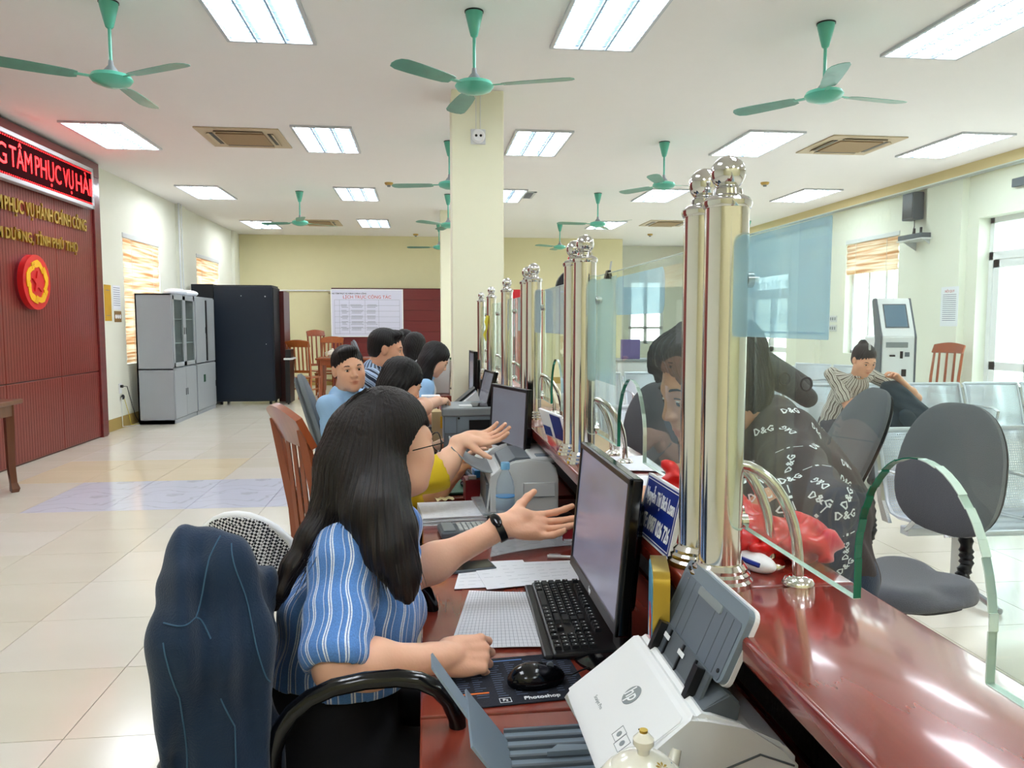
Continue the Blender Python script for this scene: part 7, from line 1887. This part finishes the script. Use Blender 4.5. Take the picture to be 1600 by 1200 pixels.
for i, pts in enumerate(([(245, 985), (290, 985), (318, 1020)], [(290, 985), (300, 900), (320, 850)], [(322, 850), (360, 960), (400, 1090), (440, 1190)], [(335, 1110), (355, 1160), (360, 1250)], [(250, 1010), (275, 1100), (280, 1240)], [(392, 905), (410, 980), (415, 1100)])):
    surf_line([at(a, b, 1.2) for a, b in pts], .0013, 'seam_stitch', sm_, jk, Vector((-.37, 1.40, 0)), bv)

# ---------------------------------------------------------------- customer leaning over the counter
ch = at(1108, 606, 1.69)
def cust_hair(s, Mh, sc, h):
    s.M = Mh; s.sc = sc
    s.ell((0, -.022, .050), (.092, .110, .096), k=.01); s.ell((0, -.062, -.01), (.078, .06, .080), k=.02); s.cap((.05, .068, .075), (.062, .075, .035), .016, .006, k=.012); s.cap((-.045, .068, .078), (-.06, .070, .035), .016, .006, k=.012); s.ell((0, .048, .096), (.060, .042, .028), rot=(.2, 0, 0), k=.02)
    s.cap((.03, .078, .088), (.046, .088, .062), .014, .006, k=.01); s.cap((-.01, .085, .090), (.0, .096, .070), .012, .005, k=.01)
    for a in (-1, 1): s.cap((a*.078, .02, .02), (a*.078, .022, -.022), .012, .008, k=.01)
    s.ell((0, .128, -.022), (.086, .082, .102), k=.008, neg=True)
    s.ell((0, -.06, -.13), (.12, .09, .065), k=.008, neg=True)
    s.M = Matrix.Identity(4); s.sc = 1
cust, MhC, CI = person('man in dark printed shirt leaning over the counter behind the glass', ch, radians(186), pitch=-.30, roll=.0, sc=1.16, shirt='shirt_dark', hairf=cust_hair, hairm='hair2', amp=.003,
    neckb=ch + Vector((.14, .0, -.10)), pelvis=(.97, 1.80, .84), body_yaw=radians(183), shoulders=(Vector((.80, 1.93, 1.20)), Vector((.78, 1.62, 1.19))),
    wrists=(Vector((.645, 1.74, 1.09)), at(1040, 778, 1.50)), elb=(Vector((.80, 1.95, 1.0)), Vector((.735, 1.335, 1.105))), palms=((0, 0, -1), (0, .2, -1)),
    knees=[Vector((.98, 1.90, .46)), Vector((1.0, 1.70, .46))], feet=[Vector((1.06, 1.90, .07)), Vector((1.08, 1.70, .07))], res=.0035, cres=.009, sleeve=1.92, sleeve_r=.058, chest_r=.0, fold=.006, bulk=[(ch + Vector((.16, .0, -.14)), .10, Vector((.95, 1.80, 1.0)), .125), (Vector((.95, 1.80, 1.0)), .125, Vector((.96, 1.80, .84)), .12)], tone=(.86, .78, .74), eyes=True, eyes_open=False, trousers='denim', gaze=(0, -.004))
# printed lettering laid on the shirt cloth
inv2 = Matrix.Translation((CI['pel'].x, CI['pel'].y, 0))
sm2 = CI['shirt'].data; Vc = np.array([v.co[:] for v in sm2.vertices]) + np.array((CI['pel'].x, CI['pel'].y, 0)); Fc = [tuple(p.vertices) for p in sm2.polygons]
bv2 = BVHTree.FromPolygons([tuple(v) for v in Vc], Fc); mes = []; rd = random.Random(11)
def decal(txt, size, px, py, ang, dirv=Vector((.28, 1, -.12)).normalized()):
    o0 = at(px, py, 1.1); hit = bv2.ray_cast(o0, (at(px, py, 2.0) - o0).normalized())
    if hit[0] is None: return
    c0, n0 = hit[0], hit[1]
    if n0.dot(Vector((0, -1, 0))) < .15: n0 = -n0 if n0.dot(Vector((0, -1, 0))) < 0 else n0
    me = text_mesh(txt, size, bold=.0006, res=1); xa = Vector((1, 0, 0)) - n0*n0.x; Fd = frame(xa, n0.cross(xa) if True else xa, o=(0, 0, 0))
    Mx = Matrix.Translation(c0) @ Fd @ Matrix.Rotation(ang, 4, 'Z'); bm = bmesh.new(); bm.from_mesh(me); ok = True
    bmesh.ops.triangulate(bm, faces=bm.faces[:])
    for v in bm.verts:
        w = Mx @ v.co; h = bv2.find_nearest(w)
        if h[0] is None or (h[0]-w).length > .03: ok = False; break
        nn = h[1]; v.co = h[0] + nn*.0016*(1 if nn.dot(n0) > 0 else -1)
    if ok: bm.to_mesh(me); mes.append(me)
    bm.free()
for gy in range(560, 930, 27):
    for gx in range(1010, 1360, 44):
        a = (.0, 1.57, -.5, .9, 0)[(gx//34 + gy//22) % 5]
        k = (gx//34 * 3 + gy//22 * 5) % 4
        decal('D&G' if k != 3 else '— ▪ —', .022 if k != 3 else .018, gx + rd.random()*8, gy + rd.random()*6, a + rd.uniform(-.15, .15))
if mes:
    o = join_meshes('shirt_lettering', mes, 'inkwhite', cust); o.data.transform(CI['inv']); o['kind'] = 'stuff'
# grey shoulder bag with rings on his back
bgm = mat('grey_green_canvas', '#3C4143', .85, bump=.4, bscale=50)
s = SDF(); s.cap(tuple(at(1185, 566, 1.86)), tuple(at(1222, 590, 1.87)), .030, .034, k=.02); s.cap(tuple(at(1222, 590, 1.87)), tuple(at(1262, 622, 1.88)), .034, .026, k=.02); s.cap(tuple(at(1190, 560, 1.95)), tuple(at(1255, 600, 1.97)), .028, .024, k=.03); V, F = s.mesh(.007)
bgc = at(1240, 600, 1.88); bg_ = thing('shoulder_bag', 'dark grey canvas bag with black rings on the leaning man back', 'bag', bgc)
link('bag_body', np_mesh('bag_body', smooth_v(V, F, 2) - np.array(bgc), F), bgm, bg_)
for px, py in ((1226, 592), (1260, 600)):
    c0 = at(px, py, 1.79) - bgc; MB().tube([c0 + Vector((.014*cos(k*pi/8), 0, .016*sin(k*pi/8))) for k in range(16)], .0028, n=6, closed=True).build('ring', 'black', bg_, True)

# ---------------------------------------------------------------- colleagues down the row
yc = at(600, 672, 2.86)
person('woman in yellow blouse hidden behind the dark hair, one arm raised to the screen', yc, radians(5), shirt='shirt_yellow', hairf=hs_long(0, .22), pelvis=(-.16, 2.86, .53),
    wrists=(at(722, 690, 2.74), at(715, 735, 3.02)), elb=(at(688, 738, 2.70), None), palms=((0, -.5, .85), (0, 0, -1)), sleeve=.98, curl=.30, hdirs=((1, .1, .12), None), res=.005, cres=.012, hres=.003, thumbs=((.9, -.3, .1, .1), None), sleeve_r=.060)
p4 = at(545, 577, 4.10)
person('man in light blue shirt turning round to look at the viewer', p4, radians(-68), pitch=-.02, roll=.10, sc=1.0, shirt='shirt_blue', hairf=hs_short(.002), pelvis=(-.46, 4.16, .53), body_yaw=radians(-20), neckb=p4 + Vector((-.03, .02, -.135)), amp=.0012,
    res=.0032, cres=.012, tone=(.98, .90, .86), gaze=(.001, 0), streak=40)
p5 = at(604, 546, 4.95)
person('man in navy and white striped shirt facing his desk', p5, radians(-2), pitch=-.15, sc=1.06, shirt='shirt_navy', hairf=hs_short(.001), amp=.0012, pelvis=(-.42, 4.95, .56), neckb=p5 + Vector((-.085, 0, -.125)), wrists=(Vector((.12, 4.85, .80)), Vector((.12, 5.1, .80))), res=.004, cres=.012, sleeve=.9, tone=(.88, .76, .70), fold=.003)
p3 = at(628, 600, 3.86)
person('woman with black hair bending forward, reaching for the red stamp', p3, radians(15), pitch=-.45, shirt='blackcloth', hairf=hs_long(radians(15), .26, .03), pelvis=(-.20, 3.92, .53), wrists=(at(683, 627, 4.10), Vector((.10, 4.15, .80))), palms=((0, 0, -1), (0, 0, -1)), elb=(at(650, 640, 3.75), None),
    res=.005, cres=.013, hres=.0035, sleeve=.75)
p6 = at(680, 562, 5.75)
person('woman in light blue blouse with long black hair writing', p6, radians(5), pitch=-.55, shirt='shirt_blue', hairf=hs_long(0, .24, .10), pelvis=(-.20, 5.8, .53), neckb=p6 + Vector((-.09, 0, -.15)), wrists=(Vector((.16, 5.55, .80)), Vector((.16, 5.9, .80))), res=.0055, cres=.014, sleeve=1.2)
p7 = at(650, 541, 7.3)
person('woman with black hair in white blouse, the farther of two by the screen', at(634, 534, 8.2), radians(-10), pitch=-.1, shirt='shirt_white', hairf=hs_long(0, .2, .0), pelvis=(-.28, 8.2, .55), res=.006, cres=.016)
person('woman with bobbed black hair in white blouse seen from behind', p7, radians(40), pitch=-.2, shirt='shirt_white', hairf=hs_long(0, .16, .0), pelvis=(-.20, 7.35, .55), res=.006, cres=.016)
# ---------------------------------------------------------------- woman with the backpack on the bench
p10 = at(1350, 563, 6.45)
def bun(s, Mh, sc, h):
    s.M = Mh; s.sc = sc
    s.ell((0, -.020, .043), (.083, .100, .087), k=.01); s.ell((0, -.05, -.01), (.072, .055, .072), k=.02); s.ell((0, -.075, .105), (.034, .034, .036), k=.012)
    s.ell((0, .125, -.036), (.074, .080, .104), k=.008, neg=True); s.ell((0, -.06, -.13), (.12, .09, .065), k=.008, neg=True)
    s.M = Matrix.Identity(4); s.sc = 1
bw, MhB, BI = person('woman in brown striped shirt with hair bun, looking into a black backpack', p10, radians(-88), pitch=-.45, sc=1.14, shirt='shirt_brown', hairf=bun, pelvis=(p10.x - .03, 6.80, .52), neckb=p10 + Vector((0, .09, -.165)), body_yaw=radians(-90),
    wrists=(Vector((p10.x + .02, 6.42, .80)), at(1405, 592, 6.38)), elb=(at(1326, 635, 6.5), at(1432, 622, 6.50)), palms=((0, 0, -1), (-.3, 0, -1)), res=.0045, cres=.011, sleeve=.80, chest_r=.012, fold=.004, eyes_open=False, trousers='jeans_grey', tone=(.98, .86, .80),
    shoulders=(Vector((p10.x - .17, 6.68, .98)), Vector((p10.x + .19, 6.68, .98))))
o = MB().box((0, 0, 0), (.016, .012, .075), bev=.004); bmesh.ops.transform(o.bm, matrix=MhB @ Matrix.Translation((.012, .035, .125)) @ Matrix.Rotation(.3, 4, 'Y'), verts=o.bm.verts[:]); o = o.build('hair_clip', 'offwhite', bw); o.data.transform(BI['inv'])
bpk = thing('backpack', 'dark slate backpack held open on the lap of the seated woman', 'bag', at(1418, 645, 6.40))
c0 = at(1418, 645, 6.40); bmat_ = mat('slate_backpack_cloth', '#243440', .8, bump=.3, bscale=40)
s = SDF()
for a, b, r0, r1 in ((at(1392, 608, 6.40), at(1425, 650, 6.36), .085, .14), (at(1425, 650, 6.36), at(1440, 668, 6.36), .14, .12), (at(1398, 660, 6.40), at(1435, 668, 6.38), .10, .10)): s.cap(tuple(a), tuple(b), r0, r1, k=.04)
def bf_(P): return .008*np.sin(P[:, 0]*36 + P[:, 2]*25) + .004*np.sin(P[:, 2]*70 + P[:, 0]*30)
V, F = s.mesh(.010, bf_); bvb = BVHTree.FromPolygons([tuple(v) for v in V], [tuple(f) for f in F]); link('bag_body', np_mesh('bag_body', smooth_v(V, F, 1) - np.array(c0), F), bmat_, bpk)
s = SDF(); s.ell(tuple(at(1420, 655, 6.24)), (.11, .035, .07), rot=(0, .7, 0), k=.01); V, F = s.mesh(.010); link('front_pocket', np_mesh('front_pocket', smooth_v(V, F, 1) - np.array(c0), F), bmat_, bpk)
for pts in ([(1400, 620), (1440, 640)], [(1405, 640), (1432, 662)], [(1395, 600), (1400, 635)]): surf_line([at(a, b, 6.0) for a, b in pts], .006, 'zip_line', 'black', bpk, c0, bvb)
for q in ((1450, 668, 1452, 690), (1442, 672, 1444, 692)): MB().tube([at(q[0], q[1], 6.36) - c0, at(q[2], q[3], 6.34) - c0], .008, n=6).build('strap', 'black', bpk, True)
# folder held by the yellow sleeved colleague's neighbour and reflection-free second customer at the next desk
p11 = at(905, 560, 3.9)
person('visitor in teal shirt waiting at the next desk beyond the glass', Vector((1.00, 3.62, 1.20)), radians(190), pitch=-.2, shirt=None or 'shirt_blue', hairf=hs_short(.0), pelvis=(1.03, 3.60, .58), wrists=(Vector((.68, 3.75, 1.09)), Vector((.68, 3.45, 1.09))), res=.006, cres=.016) if False else None
